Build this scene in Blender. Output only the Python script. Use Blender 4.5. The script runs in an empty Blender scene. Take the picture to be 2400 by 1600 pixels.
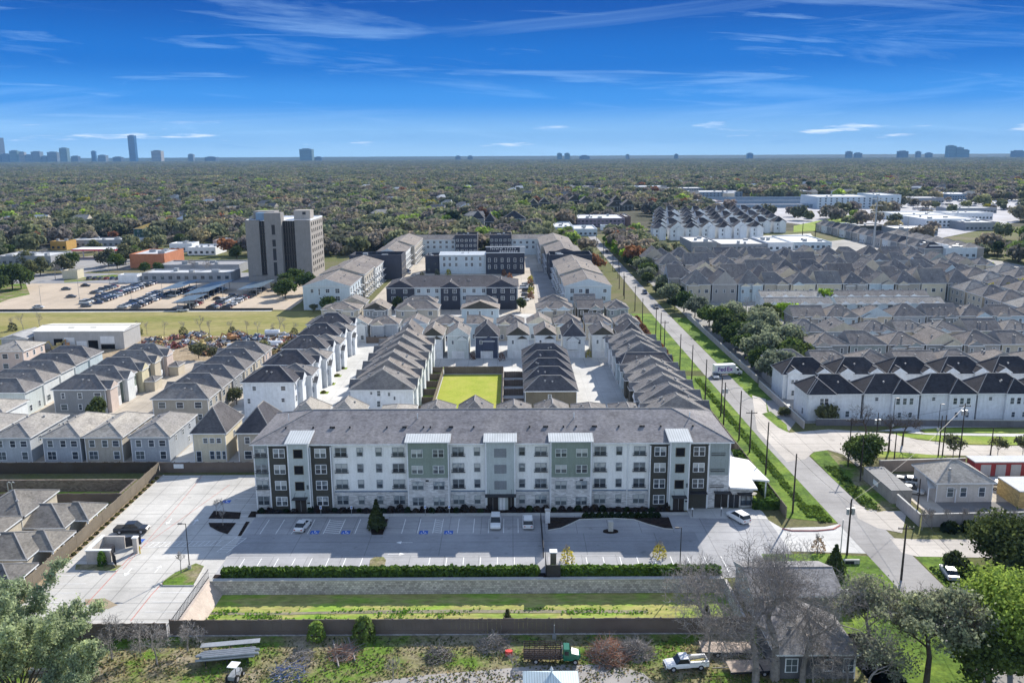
import bpy, bmesh, math, random
import numpy as np
from mathutils import Vector, Matrix
random.seed(7); rng = np.random.default_rng(7)
SC = bpy.context.scene; COL = SC.collection; D = bpy.data
rad = math.radians
# ------------------------------------------------------------------ camera
CH, CF, CP, CR = 63.0, 2000.0, math.atan(437/2000.0), rad(0.28)
_f = (0, math.cos(CP), -math.sin(CP)); _u0 = (0, math.sin(CP), math.cos(CP))
_r = (math.cos(CR), -math.sin(CR)*_u0[1], -math.sin(CR)*_u0[2])
_u = (math.sin(CR), math.cos(CR)*_u0[1], math.cos(CR)*_u0[2])
def G(px, py, z=0.0):
    """ground (or height z) point seen at a photo pixel; used as the survey that turns the photo into a plan"""
    a = (px-1200)/CF; b = -(py-800)/CF
    d = [_f[i]+a*_r[i]+b*_u[i] for i in range(3)]
    t = (z-CH)/d[2]
    return d[0]*t, d[1]*t
cam = D.objects.new('camera', D.cameras.new('camera')); COL.objects.link(cam)
cam.data.sensor_width = 36; cam.data.lens = 30; cam.data.clip_start = 1; cam.data.clip_end = 60000
M = Matrix((( _r[0], _u[0], -_f[0], 0), (_r[1], _u[1], -_f[1], 0), (_r[2], _u[2], -_f[2], CH), (0, 0, 0, 1)))
cam.matrix_world = M
SC.camera = cam
# ------------------------------------------------------------------ materials
MATS = {}
def _new(name):
    m = D.materials.new(name); m.use_nodes = True
    nt = m.node_tree; nt.nodes.clear()
    o = nt.nodes.new('ShaderNodeOutputMaterial'); b = nt.nodes.new('ShaderNodeBsdfPrincipled')
    nt.links.new(b.outputs[0], o.inputs[0])
    return m, nt, b
def _pos(nt, scale=(1, 1, 1), rot=0.0):
    g = nt.nodes.new('ShaderNodeNewGeometry'); mp = nt.nodes.new('ShaderNodeMapping')
    mp.inputs['Scale'].default_value = scale; mp.inputs['Rotation'].default_value[2] = rot
    nt.links.new(g.outputs['Position'], mp.inputs['Vector']); return mp.outputs[0]
def _noise(nt, vec, sc, det=3, rough=.55):
    n = nt.nodes.new('ShaderNodeTexNoise'); n.inputs['Scale'].default_value = sc
    n.inputs['Detail'].default_value = det; n.inputs['Roughness'].default_value = rough
    nt.links.new(vec, n.inputs['Vector']); return n.outputs[0]
def _ramp(nt, fac, stops):
    r = nt.nodes.new('ShaderNodeValToRGB'); el = r.color_ramp.elements
    while len(el) < len(stops): el.new(0.5)
    for e, (p, c) in zip(el, stops):
        e.position = p; e.color = (*c, 1) if len(c) == 3 else c
    nt.links.new(fac, r.inputs[0]); return r.outputs[0]
def _mix(nt, fac, a, b, mode='MIX'):
    m = nt.nodes.new('ShaderNodeMix'); m.data_type = 'RGBA'; m.blend_type = mode
    for s, v in ((m.inputs[0], fac), (m.inputs[6], a), (m.inputs[7], b)):
        if isinstance(v, (int, float)): s.default_value = v
        elif isinstance(v, tuple): s.default_value = (*v, 1)
        else: nt.links.new(v, s)
    return m.outputs[2]
def c3(c, k): return tuple(min(1, max(0, x*k)) for x in c)
def plain(name, c, rough=.8, var=.12, sc=.5, met=0, spec=.3, bump=0, fine=.08):
    if name in MATS: return MATS[name]
    m, nt, b = _new(name); p = _pos(nt)
    n1 = _noise(nt, p, sc); n2 = _noise(nt, p, sc*9, 2)
    col = _ramp(nt, n1, [(.3, c3(c, 1-var)), (.7, c3(c, 1+var))])
    col = _mix(nt, 1.0, col, _ramp(nt, n2, [(.3, (1-fine,)*3), (.7, (1+fine*.8,)*3)]), 'MULTIPLY')
    n3 = _noise(nt, _pos(nt, (1.4, 1.4, .12)), 1.6, 4, .7)
    col = _mix(nt, 1.0, col, _ramp(nt, n3, [(.3, (.9, .9, .89)), (.6, (1.03,)*3)]), 'MULTIPLY')
    nt.links.new(col, b.inputs['Base Color'])
    b.inputs['Roughness'].default_value = rough; b.inputs['Metallic'].default_value = met
    b.inputs['Specular IOR Level'].default_value = spec
    if bump:
        bp = nt.nodes.new('ShaderNodeBump'); bp.inputs['Strength'].default_value = bump
        nt.links.new(n2, bp.inputs['Height']); nt.links.new(bp.outputs[0], b.inputs['Normal'])
    MATS[name] = m; return m
def shingle(name, c):
    """asphalt shingles: courses, tab mottling, weather streaks"""
    if name in MATS: return MATS[name]
    m, nt, b = _new(name); p = _pos(nt)
    n1 = _noise(nt, p, .12, 3); n2 = _noise(nt, _pos(nt, (1.2, 1.2, 5)), 1.3, 3, .7); n3 = _noise(nt, _pos(nt, (.8, .15, .3)), .9, 3)
    col = _ramp(nt, n2, [(.25, c3(c, .62)), (.5, c), (.78, c3(c, 1.42))])
    col = _mix(nt, 1.0, col, _ramp(nt, n1, [(.3, (.84, .84, .87)), (.7, (1.12, 1.1, 1.06))]), 'MULTIPLY')
    col = _mix(nt, 1.0, col, _ramp(nt, n3, [(.3, (.88,)*3), (.65, (1.06,)*3)]), 'MULTIPLY')
    oi = nt.nodes.new('ShaderNodeObjectInfo'); n4 = _noise(nt, _pos(nt, (1, 1, .25)), .5, 4, .7)
    col = _mix(nt, 1.0, col, _ramp(nt, oi.outputs['Random'], [(0, (.8, .8, .82)), (.5, (1, .99, .98)), (1, (1.2, 1.16, 1.1))]), 'MULTIPLY')
    col = _mix(nt, 1.0, col, _ramp(nt, n4, [(.32, (.72,)*3), (.5, (1.04,)*3)]), 'MULTIPLY')
    nt.links.new(col, b.inputs['Base Color']); b.inputs['Roughness'].default_value = .95
    b.inputs['Specular IOR Level'].default_value = .15
    MATS[name] = m; return m
def brickmat(name, c, mort, sx=.6, sz=.2, axis='x', var=.25):
    if name in MATS: return MATS[name]
    m, nt, b = _new(name)
    g = nt.nodes.new('ShaderNodeNewGeometry'); sp = nt.nodes.new('ShaderNodeSeparateXYZ'); cb = nt.nodes.new('ShaderNodeCombineXYZ')
    ad = nt.nodes.new('ShaderNodeMath'); ad.operation = 'ADD'
    nt.links.new(g.outputs['Position'], sp.inputs[0]); nt.links.new(sp.outputs[0], ad.inputs[0]); nt.links.new(sp.outputs[1], ad.inputs[1])
    nt.links.new(ad.outputs[0], cb.inputs[0]); nt.links.new(sp.outputs[2], cb.inputs[1])
    br = nt.nodes.new('ShaderNodeTexBrick'); nt.links.new(cb.outputs[0], br.inputs[0])
    br.inputs['Scale'].default_value = 1; br.inputs['Brick Width'].default_value = sx; br.inputs['Row Height'].default_value = sz
    br.inputs['Mortar Size'].default_value = sz*.06
    br.inputs['Color1'].default_value = (*c3(c, 1-var), 1); br.inputs['Color2'].default_value = (*c3(c, 1+var), 1); br.inputs['Mortar'].default_value = (*mort, 1)
    n = _noise(nt, _pos(nt), .35, 4)
    col = _mix(nt, 1.0, br.outputs[0], _ramp(nt, n, [(.3, (.85,)*3), (.7, (1.1,)*3)]), 'MULTIPLY')
    nt.links.new(col, b.inputs['Base Color']); b.inputs['Roughness'].default_value = .9; b.inputs['Specular IOR Level'].default_value = .2
    MATS[name] = m; return m
def ground(name, stops, sc=.08, det=6, sc2=1.6, amp2=.3, rough=1.0, stretch=(1, 1, 1)):
    """multi-coloured patchy ground (grass, dirt, canopy)"""
    if name in MATS: return MATS[name]
    m, nt, b = _new(name); p = _pos(nt, stretch)
    n1 = _noise(nt, p, sc, det, .65); n2 = _noise(nt, p, sc2, 4, .7)
    col = _ramp(nt, n1, stops)
    col = _mix(nt, 1.0, col, _ramp(nt, n2, [(.3, (1-amp2,)*3), (.7, (1+amp2*.8,)*3)]), 'MULTIPLY')
    nt.links.new(col, b.inputs['Base Color']); b.inputs['Roughness'].default_value = rough
    b.inputs['Specular IOR Level'].default_value = .1
    MATS[name] = m; return m
def paving(name, c, slab=4.5, joint=.07, dark=.62, stain=.24, sc=.05, rough=.9):
    if name in MATS: return MATS[name]
    m, nt, b = _new(name); p = _pos(nt)
    br = nt.nodes.new('ShaderNodeTexBrick'); nt.links.new(p, br.inputs[0]); br.offset = 0
    br.inputs['Scale'].default_value = 1; br.inputs['Brick Width'].default_value = slab; br.inputs['Row Height'].default_value = slab
    br.inputs['Mortar Size'].default_value = joint; br.inputs['Mortar Smooth'].default_value = .1
    br.inputs['Color1'].default_value = (*c3(c, .97), 1); br.inputs['Color2'].default_value = (*c3(c, 1.03), 1); br.inputs['Mortar'].default_value = (*c3(c, dark), 1)
    n1 = _noise(nt, p, sc, 5, .6); n2 = _noise(nt, p, 1.1, 4, .7); n3 = _noise(nt, _pos(nt, (1, .2, 1)), .25, 4)
    col = _mix(nt, 1.0, br.outputs[0], _ramp(nt, n1, [(.3, (1-stain,)*3), (.65, (1+stain*.5,)*3)]), 'MULTIPLY')
    col = _mix(nt, 1.0, col, _ramp(nt, n2, [(.3, (.93,)*3), (.7, (1.05,)*3)]), 'MULTIPLY')
    col = _mix(nt, 1.0, col, _ramp(nt, n3, [(.25, (.9,)*3), (.6, (1.03,)*3)]), 'MULTIPLY')
    n4 = _noise(nt, p, .55, 2, .5); n5 = _noise(nt, _pos(nt, (.12, 1.3, 1)), .8, 5, .7)
    col = _mix(nt, 1.0, col, _ramp(nt, n4, [(.66, (1, 1, 1)), (.73, (.78,)*3)]), 'MULTIPLY')
    col = _mix(nt, 1.0, col, _ramp(nt, n5, [(.3, (.86,)*3), (.5, (1.02,)*3)]), 'MULTIPLY')
    nt.links.new(col, b.inputs['Base Color']); b.inputs['Roughness'].default_value = rough
    b.inputs['Specular IOR Level'].default_value = .2
    MATS[name] = m; return m
def leafmat(name, c, hue=.25, br=.35, isl=1.0):
    if name in MATS: return MATS[name]
    m, nt, b = _new(name); nt.nodes.remove(b)
    out = [n for n in nt.nodes if n.type == 'OUTPUT_MATERIAL'][0]
    oi = nt.nodes.new('ShaderNodeObjectInfo'); g = nt.nodes.new('ShaderNodeNewGeometry')
    n = _noise(nt, _pos(nt), .45, 3, .7)
    col = _ramp(nt, n, [(.3, c3(c, 1-br)), (.55, c), (.75, (min(1, c[0]*(1+br+hue*.5)), c[1]*(1+br), c[2]*(1+br*.3)))])
    col = _mix(nt, 1.0, col, _ramp(nt, oi.outputs['Random'], [(0, (1-hue*.8, 1-hue, 1-hue*.4)), (.5, (1, 1, 1)), (1, (1+hue, 1+hue*.7, 1-hue*.1))]), 'MULTIPLY')
    col = _mix(nt, 1.0, col, _ramp(nt, g.outputs['Random Per Island'], [(0, (1-.38*isl, 1-.38*isl, 1-.34*isl)), (1, (1+.38*isl, 1+.36*isl, 1+.2*isl))]), 'MULTIPLY')
    nb = _noise(nt, _pos(nt), .011, 3, .6)
    col = _mix(nt, 1.0, col, _ramp(nt, nb, [(.35, (.72, .76, .82)), (.5, (1, 1, 1)), (.65, (1.3, 1.22, 1.12))]), 'MULTIPLY')
    d = nt.nodes.new('ShaderNodeBsdfDiffuse'); t = nt.nodes.new('ShaderNodeBsdfTranslucent'); mx = nt.nodes.new('ShaderNodeMixShader')
    mx.inputs[0].default_value = .45
    nt.links.new(col, d.inputs[0]); nt.links.new(col, t.inputs[0]); nt.links.new(d.outputs[0], mx.inputs[1]); nt.links.new(t.outputs[0], mx.inputs[2])
    nt.links.new(mx.outputs[0], out.inputs[0])
    MATS[name] = m; return m
def glassmat(name, c=(.035, .045, .06), rough=.12, vary=True):
    if name in MATS: return MATS[name]
    m, nt, b = _new(name)
    if vary:
        oi = nt.nodes.new('ShaderNodeObjectInfo')
        n = _noise(nt, _pos(nt), .9, 1)
        ad = nt.nodes.new('ShaderNodeMath'); ad.operation = 'ADD'; nt.links.new(oi.outputs['Random'], ad.inputs[0]); nt.links.new(n, ad.inputs[1])
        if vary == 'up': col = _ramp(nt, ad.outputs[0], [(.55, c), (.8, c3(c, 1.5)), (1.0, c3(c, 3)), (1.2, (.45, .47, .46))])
        else: col = _ramp(nt, ad.outputs[0], [(.5, c), (.95, c3(c, 1.8)), (1, (.1, .12, .13))])
        nt.links.new(col, b.inputs['Base Color'])
    else: b.inputs['Base Color'].default_value = (*c, 1)
    b.inputs['Roughness'].default_value = rough; b.inputs['Specular IOR Level'].default_value = .45
    MATS[name] = m; return m
def paint(name, c, rough=.3, met=0):
    if name in MATS: return MATS[name]
    m, nt, b = _new(name)
    n = _noise(nt, _pos(nt), 1.5, 3)
    nt.links.new(_ramp(nt, n, [(.3, c3(c, .93)), (.7, c3(c, 1.05))]), b.inputs['Base Color'])
    b.inputs['Roughness'].default_value = rough; b.inputs['Metallic'].default_value = met
    b.inputs['Coat Weight'].default_value = .4; b.inputs['Coat Roughness'].default_value = .15
    MATS[name] = m; return m
def ribbed(name, c, axis=0, pitch=.45, rough=.8):
    """standing seam / corrugated metal"""
    if name in MATS: return MATS[name]
    m, nt, b = _new(name); g = nt.nodes.new('ShaderNodeNewGeometry')
    w = nt.nodes.new('ShaderNodeTexWave'); w.bands_direction = 'XYZ'[axis]; w.inputs['Scale'].default_value = 1/(pitch*3.183); w.inputs['Distortion'].default_value = 0
    nt.links.new(g.outputs['Position'], w.inputs['Vector'])
    n = _noise(nt, _pos(nt), .4, 4)
    col = _ramp(nt, w.outputs[1], [(0, c3(c, .72)), (.35, c), (1, c3(c, 1.05))])
    col = _mix(nt, 1.0, col, _ramp(nt, n, [(.3, (.88,)*3), (.7, (1.05,)*3)]), 'MULTIPLY')
    nt.links.new(col, b.inputs['Base Color']); b.inputs['Roughness'].default_value = rough; b.inputs['Specular IOR Level'].default_value = .2
    MATS[name] = m; return m
# palette
W_TRIM = plain('white_trim', (.72, .74, .76), .6, .05)
GLASS = glassmat('window_glass'); DARK = plain('dark_metal', (.03, .03, .035), .5, .1)
BARK = plain('bark', (.075, .06, .05), .95, .3, 2); BARK_G = plain('pale_bark', (.3, .275, .255), .95, .3, 2)
WOOD_P = plain('pole_wood', (.05, .042, .038), .9, .25, 1.5)
METAL_G = plain('grey_metal', (.33, .35, .37), .45, .1, 1, .3)
WHITE = plain('white_plaster', (.74, .76, .78), .7, .05); CREAM = plain('cream_siding', (.62, .56, .43), .8, .06)
TYRE = plain('tyre_rubber', (.02, .02, .02), .85, .1)
# ------------------------------------------------------------------ mesh builder
class MB:
    def __init__(s): s.v = []; s.f = []; s.m = []; s.mats = []
    def mi(s, mat):
        if mat not in s.mats: s.mats.append(mat)
        return s.mats.index(mat)
    def face(s, pts, mat):
        n = len(s.v); s.v += [tuple(p) for p in pts]; s.f.append(tuple(range(n, n+len(pts)))); s.m.append(s.mi(mat))
    def box(s, x0, y0, z0, x1, y1, z1, mat, bottom=True):
        n = len(s.v)
        s.v += [(x0, y0, z0), (x1, y0, z0), (x1, y1, z0), (x0, y1, z0), (x0, y0, z1), (x1, y0, z1), (x1, y1, z1), (x0, y1, z1)]
        fs = [(4, 5, 6, 7), (0, 1, 5, 4), (1, 2, 6, 5), (2, 3, 7, 6), (3, 0, 4, 7)] + ([(3, 2, 1, 0)] if bottom else [])
        i = s.mi(mat)
        for f in fs: s.f.append(tuple(n+k for k in f)); s.m.append(i)
    def obox(s, c, ax, ay, az, mat):
        """oriented box: centre and three half-axis vectors"""
        c = Vector(c); ax = Vector(ax); ay = Vector(ay); az = Vector(az); n = len(s.v)
        for k in (-1, 1):
            for i, j in ((-1, -1), (1, -1), (1, 1), (-1, 1)): s.v.append(tuple(c+ax*i+ay*j+az*k))
        i = s.mi(mat)
        for f in [(4, 5, 6, 7), (0, 1, 5, 4), (1, 2, 6, 5), (2, 3, 7, 6), (3, 0, 4, 7), (3, 2, 1, 0)]:
            s.f.append(tuple(n+k for k in f)); s.m.append(i)
    def tube(s, a, b, ra, rb, mat, n=6, cap=True):
        a = Vector(a); b = Vector(b); d = (b-a)
        if d.length < 1e-6: return
        d.normalize(); t = d.orthogonal().normalized(); w = d.cross(t); k = len(s.v); i = s.mi(mat)
        for p, r in ((a, ra), (b, rb)):
            for j in range(n):
                q = 2*math.pi*j/n; s.v.append(tuple(p+t*(r*math.cos(q))+w*(r*math.sin(q))))
        for j in range(n):
            s.f.append((k+j, k+(j+1) % n, k+n+(j+1) % n, k+n+j)); s.m.append(i)
        if cap:
            s.f.append(tuple(k+n+j for j in range(n))); s.m.append(i)
            s.f.append(tuple(k+n-1-j for j in range(n))); s.m.append(i)
    def prism(s, poly, z0, z1, mat, top=None):
        n = len(poly); k = len(s.v); i = s.mi(mat); it = s.mi(top) if top else i
        s.v += [(x, y, z0) for x, y in poly]+[(x, y, z1) for x, y in poly]
        for j in range(n): s.f.append((k+j, k+(j+1) % n, k+n+(j+1) % n, k+n+j)); s.m.append(i)
        s.f.append(tuple(k+n+j for j in range(n))); s.m.append(it)
        s.f.append(tuple(k+n-1-j for j in range(n))); s.m.append(i)
    def mesh(s, name, smooth=False):
        me = D.meshes.new(name); me.from_pydata(s.v, [], s.f)
        for m in s.mats: me.materials.append(m)
        me.polygons.foreach_set('material_index', s.m)
        if smooth: me.polygons.foreach_set('use_smooth', [True]*len(s.f))
        me.update(); return me
    def build(s, name, parent=None, smooth=False, **k):
        return link(name, s.mesh(name, smooth), parent, **k)
def link(name, me, parent=None, loc=(0, 0, 0), rz=0, label=None, cat=None, group=None, kind=None, scale=None):
    o = D.objects.new(name, me); COL.objects.link(o); o.location = loc
    if rz: o.rotation_euler[2] = rz
    if scale: o.scale = scale
    if parent: o.parent = parent
    tag(o, label, cat, group, kind); return o
def tag(o, label=None, cat=None, group=None, kind=None):
    for k, v in (('label', label), ('category', cat), ('group', group), ('kind', kind)):
        if v: o[k] = v
    return o
def empty(name, loc, label, cat, group=None, rz=0):
    return link(name, None, None, loc, rz, label, cat, group)
def copy_tree(o, loc=None, rz=None, label=None, group=None, scale=None):
    c = o.copy(); COL.objects.link(c)
    if loc is not None: c.location = loc
    if rz is not None: c.rotation_euler[2] = rz
    if label: c['label'] = label
    if group: c['group'] = group
    if scale: c.scale = scale
    for ch in o.children:
        d = ch.copy(); COL.objects.link(d); d.parent = c
        for g in ch.children:
            e = g.copy(); COL.objects.link(e); e.parent = d
    return c
ORD = ['', 'first', 'second', 'third', 'fourth', 'fifth', 'sixth', 'seventh', 'eighth', 'ninth', 'tenth', 'eleventh', 'twelfth', 'thirteenth', 'fourteenth', 'fifteenth', 'sixteenth', 'seventeenth', 'eighteenth', 'nineteenth', 'twentieth']
def nth(i): return ORD[i] if i < len(ORD) else str(i)+('st' if i % 10 == 1 else 'nd' if i % 10 == 2 else 'rd' if i % 10 == 3 else 'th')
def sheet(name, poly, z, mat, kind='structure', label=None, thick=0, **k):
    mb = MB()
    if thick: mb.prism(poly, z-thick, z, mat)
    else: mb.face([(x, y, z) for x, y in poly], mat)
    return mb.build(name, kind=kind, label=label, **k)
def rect(x0, y0, x1, y1): return [(x0, y0), (x1, y0), (x1, y1), (x0, y1)]
# ------------------------------------------------------------------ windows
_wc = {}
def window_mesh(w, h, frame, glass, mull=1, key=''):
    k = (round(w, 2), round(h, 2), frame.name, glass.name, mull)
    if k in _wc: return _wc[k]
    mb = MB(); t = .09
    mb.box(-w/2-t, -.07, -h/2-t, -w/2, 0, h/2+t, frame); mb.box(w/2, -.07, -h/2-t, w/2+t, 0, h/2+t, frame)
    mb.box(-w/2, -.07, h/2, w/2, 0, h/2+t, frame); mb.box(-w/2, -.07, -h/2-t, w/2, 0, -h/2, frame)
    mb.box(-w/2, -.05, -.03, w/2, 0, .03, frame)
    for i in range(1, mull):
        x = -w/2+w*i/mull; mb.box(x-.11, -.066, -h/2, x+.06, -.001, h/2, frame)
    pb = MB(); up = glassmat('upper_sash_glass', (.1, .115, .125), .2, 'up')  # pale upper sash: sky reflection and blinds put into the glass colour
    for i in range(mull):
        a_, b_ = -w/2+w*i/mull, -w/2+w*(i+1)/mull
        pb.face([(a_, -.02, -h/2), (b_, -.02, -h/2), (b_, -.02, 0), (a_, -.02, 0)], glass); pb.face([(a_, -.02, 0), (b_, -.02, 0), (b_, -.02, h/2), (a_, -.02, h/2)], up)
    _wc[k] = (mb.mesh('window'), pb.mesh('pane')); return _wc[k]
_w1 = {}
def window_one(w, h, frame, glass, mull=1):
    k = (round(w, 2), round(h, 2), frame.name, glass.name, mull)
    if k in _w1: return _w1[k]
    mb = MB(); t = .1
    mb.box(-w/2-t, -.06, -h/2-t, w/2+t, .0, h/2+t, frame)
    for i in range(mull):
        x0 = -w/2+w*i/mull+.03; x1 = -w/2+w*(i+1)/mull-.03
        mb.face([(x0, -.063, .03), (x1, -.063, .03), (x1, -.063, h/2), (x0, -.063, h/2)], glass)
        mb.face([(x0, -.063, -h/2), (x1, -.063, -h/2), (x1, -.063, -.03), (x0, -.063, -.03)], glass)
    _w1[k] = mb.mesh('window'); return _w1[k]
SIDE = {'s': (0, (0, -1), (1, 0)), 'e': (math.pi/2, (1, 0), (0, 1)), 'n': (math.pi, (0, 1), (-1, 0)), 'w': (-math.pi/2, (-1, 0), (0, -1))}
def add_window(root, side, u, z, w, h, hw, hd, frame=None, glass=None, mull=1, out=0, name='window', rich=False):
    a, n, t = SIDE[side]; dist = hd if side in 'sn' else hw
    loc = (n[0]*(dist+out)+t[0]*u, n[1]*(dist+out)+t[1]*u, z)
    if rich:
        f, p = window_mesh(w, h, frame or W_TRIM, glass or GLASS, mull)
        o = link(name, f, root, loc, a); link('pane', p, o); return o
    return link(name, window_one(w, h, frame or W_TRIM, glass or GLASS, mull), root, loc, a)
# ------------------------------------------------------------------ houses
def roof_mb(mb, x0, y0, x1, y1, z, rise, axis, ends, mat, fas, gab, o=.45, ge=.3, t=.22, hk=1.0):
    """closed roof solid; axis = ridge direction; ends = ('hip'|'gable', ...) at the - and + ends"""
    if axis == 'y':  # build as x then swap
        f = lambda x, y, zz: (y, x, zz); X0, X1, Y0, Y1 = y0, y1, x0, x1; flip = True
    else:
        f = lambda x, y, zz: (x, y, zz); X0, X1, Y0, Y1 = x0, x1, y0, y1; flip = False
    ox0 = o if ends[0] == 'hip' else ge; ox1 = o if ends[1] == 'hip' else ge
    X0 -= ox0; X1 += ox1; Y0 -= o; Y1 += o
    hs = (Y1-Y0)/2; ym = (Y0+Y1)/2
    r0 = X0+(hs*hk if ends[0] == 'hip' else 0); r1 = X1-(hs*hk if ends[1] == 'hip' else 0)
    if r0 > r1: r0 = r1 = (r0+r1)/2
    zt = z+t; R0 = (r0, ym, zt+rise); R1 = (r1, ym, zt+rise)
    def F(pts, m):
        pts = [f(*p) for p in pts]
        if flip: pts = pts[::-1]
        mb.face(pts, m)
    A, B, C, E = (X0, Y0, zt), (X1, Y0, zt), (X1, Y1, zt), (X0, Y1, zt)
    if r1-r0 < .01:
        F([A, B, R0], mat); F([C, E, R0], mat)
    else:
        F([A, B, R1, R0], mat); F([C, E, R0, R1], mat)
    F([B, C, R1], mat if ends[1] == 'hip' else gab); F([E, A, R0], mat if ends[0] == 'hip' else gab)
    a, b, c, e = [(p[0], p[1], z) for p in (A, B, C, E)]
    for p, q, P, Q in ((a, b, A, B), (b, c, B, C), (c, e, C, E), (e, a, E, A)): F([p, q, Q, P], fas)
    F([e, c, b, a], fas)
    # ridge / hip caps, their paler tone paints the light they catch
    cap = plain('ridge_cap', (.3, .29, .28), .9, .15)
    for p, q in ((A, R0), (E, R0), (B, R1), (C, R1), (R0, R1)):
        if p != R0 and ((p in (A, E) and ends[0] != 'hip') or (p in (B, C) and ends[1] != 'hip')): continue
        if p == R0 and r1-r0 < .01: continue
        mb.tube(f(*p), f(*q), .12, .12, cap, 4, False)
VENT = None
def vent_mesh():
    global VENT
    if VENT is None:
        mb = MB(); m = plain('vent_metal', (.3, .3, .3), .6)
        mb.tube((0, 0, -.3), (0, 0, .25), .14, .14, m, 6); mb.tube((0, 0, .25), (0, 0, .45), .32, .2, m, 6)
        VENT = mb.mesh('roof_vent')
    return VENT
def house(x0, y0, x1, y1, H, rise, wall, roof, axis='y', ends=('hip', 'hip'), label='', group=None, wins=(), bays=(), cat='house', name='house',
          z0=0, base=None, base_h=0, trim=None, porch=None, vents=2, garage=None, gab=None, hk=1.0, fr=None, gl=None, band=None):
    trim = trim or W_TRIM; cx, cy = (x0+x1)/2, (y0+y1)/2; hw, hd = (x1-x0)/2, (y1-y0)/2
    root = empty(name, (cx, cy, z0), label, cat, group)
    mb = MB(); mb.box(-hw, -hd, 0, hw, hd, H+.05, wall, False)
    for sx in (-1, 1):
        mb.box(sx*hw-.09 if sx > 0 else -hw-.04, -hd-.04, 0, hw+.04 if sx > 0 else -hw+.09, -hd+.02, H, trim, False)
    mb.build('wall', root)
    if base: b = MB(); b.box(-hw-.05, -hd-.06, 0, hw+.05, hd+.05, base_h, base, False); b.build('lower_wall', root)
    mb = MB(); roof_mb(mb, -hw, -hd, hw, hd, H, rise, axis, ends, roof, trim, gab or wall, hk=hk); rf = mb.build('roof', root)
    for (side, u, bw, out, bh, br, *rest) in bays:
        # cross gable bay on a side: u centre, width, projection, eave height, rise
        a, n, t = SIDE[side]; dist = hd if side in 'sn' else hw
        back = min((hw if side in 'ew' else hd), 3.5+bw/2)
        bm = MB(); bm.box(-bw/2, -out, 0 if len(rest) == 0 else rest[0], bw/2, .3, bh+.02, wall if len(rest) < 2 else rest[1], False)
        w = bm.build('bay_wall', root, loc=(n[0]*dist, n[1]*dist, 0) if side in 'sn' and not u else (n[0]*dist+t[0]*u, n[1]*dist+t[1]*u, 0), rz=a)
        bm = MB(); roof_mb(bm, -bw/2, -out, bw/2, back, bh, br, 'y', (rest[2] if len(rest) > 2 else 'gable', 'gable'), roof, trim, gab or (rest[1] if len(rest) > 1 else wall), o=.3)
        bm.build('gable_roof', root, loc=(n[0]*dist+t[0]*u, n[1]*dist+t[1]*u, 0), rz=a)
    for (side, u, z, w, h, *r) in wins:
        add_window(root, side, u, z, w, h, hw, hd, fr or trim, gl, r[0] if r else 1, r[1] if len(r) > 1 else .0)
    if garage:
        for (side, u, w, h) in garage:
            a, n, t = SIDE[side]; dist = hd if side in 'sn' else hw
            g = MB(); gm = plain('garage_white', (.62, .64, .66), .5); g.box(-w/2-.15, -.08, 0, w/2+.15, 0, h+.15, trim)
            for k in range(4): g.box(-w/2, -.14, h*k/4+.03, w/2, -.08, h*(k+1)/4-.03, gm)
            g.build('garage_door', root, loc=(n[0]*dist+t[0]*u, n[1]*dist+t[1]*u, 0), rz=a)
    if band: b = MB(); b.box(-hw-.07, -hd-.07, band, hw+.07, hd+.07, band+.18, trim, False); b.build('trim_band', root)
    rs = random.Random(hash((round(x0), round(y0))) & 0xffff)
    for k in range(vents):
        u = rs.uniform(.25, .75); s = rs.choice((-.45, .45)) if k else -.5
        if axis == 'y': X = s*hw; Y = -hd+2*hd*u
        else: Y = s*hd; X = -hw+2*hw*u
        zz = H+.22+rise*(1-abs(s))
        m = min(hw, hd)
        edge = (hd-abs(Y)) if axis == 'y' else (hw-abs(X))
        zz = min(zz, H+.22+rise*edge/(m*hk) if 'hip' in ends else zz)
        link('roof_vent', vent_mesh(), root, (X, Y, zz+.1))
    return root
def TP(ox, oy, pts, z=0): return [G(ox+x/3.92, oy+y/3.92, z) for x, y in pts]
# ------------------------------------------------------------------ ground colours
GR_BASE = ground('ground_base', [(.3, (.075, .085, .035)), (.45, (.12, .13, .045)), (.6, (.15, .135, .075)), (.75, (.19, .17, .12))], .03)
GR_LAWN = ground('lawn_green', [(.3, (.15, .24, .035)), (.5, (.22, .3, .05)), (.7, (.3, .31, .09))], .12, 5, 1.5, .22)
GR_STRIP = ground('verge_grass', [(.32, (.05, .09, .02)), (.45, (.1, .17, .03)), (.6, (.17, .25, .04)), (.75, (.23, .25, .07))], .16, 6, 1.2, .45)
GR_DITCH = ground('basin_grass', [(.3, (.17, .26, .05)), (.42, (.25, .32, .07)), (.5, (.36, .33, .12)), (.57, (.25, .36, .06)), (.8, (.17, .38, .04))], .1, 6, 1.3, .35, stretch=(.45, 1.3, 1))
GR_YARD = ground('yard_ground', [(.3, (.06, .11, .02)), (.43, (.12, .2, .03)), (.52, (.2, .19, .09)), (.62, (.28, .24, .16)), (.8, (.36, .31, .24))], .13, 7, 1.6, .5)
GR_LEVEE = ground('levee_grass', [(.3, (.17, .19, .045)), (.5, (.26, .24, .09)), (.7, (.33, .28, .13))], .05, 5, .8, .25, stretch=(.3, 1, 1))
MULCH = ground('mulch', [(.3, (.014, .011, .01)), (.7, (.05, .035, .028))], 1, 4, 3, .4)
DIRT = ground('dirt', [(.3, (.26, .2, .13)), (.7, (.4, .32, .22))], .2, 5)
CONC = paving('concrete_lot', (.5, .485, .45)); CONC_L = paving('concrete_pale', (.55, .545, .52), 4.0, .05, .8)
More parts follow.
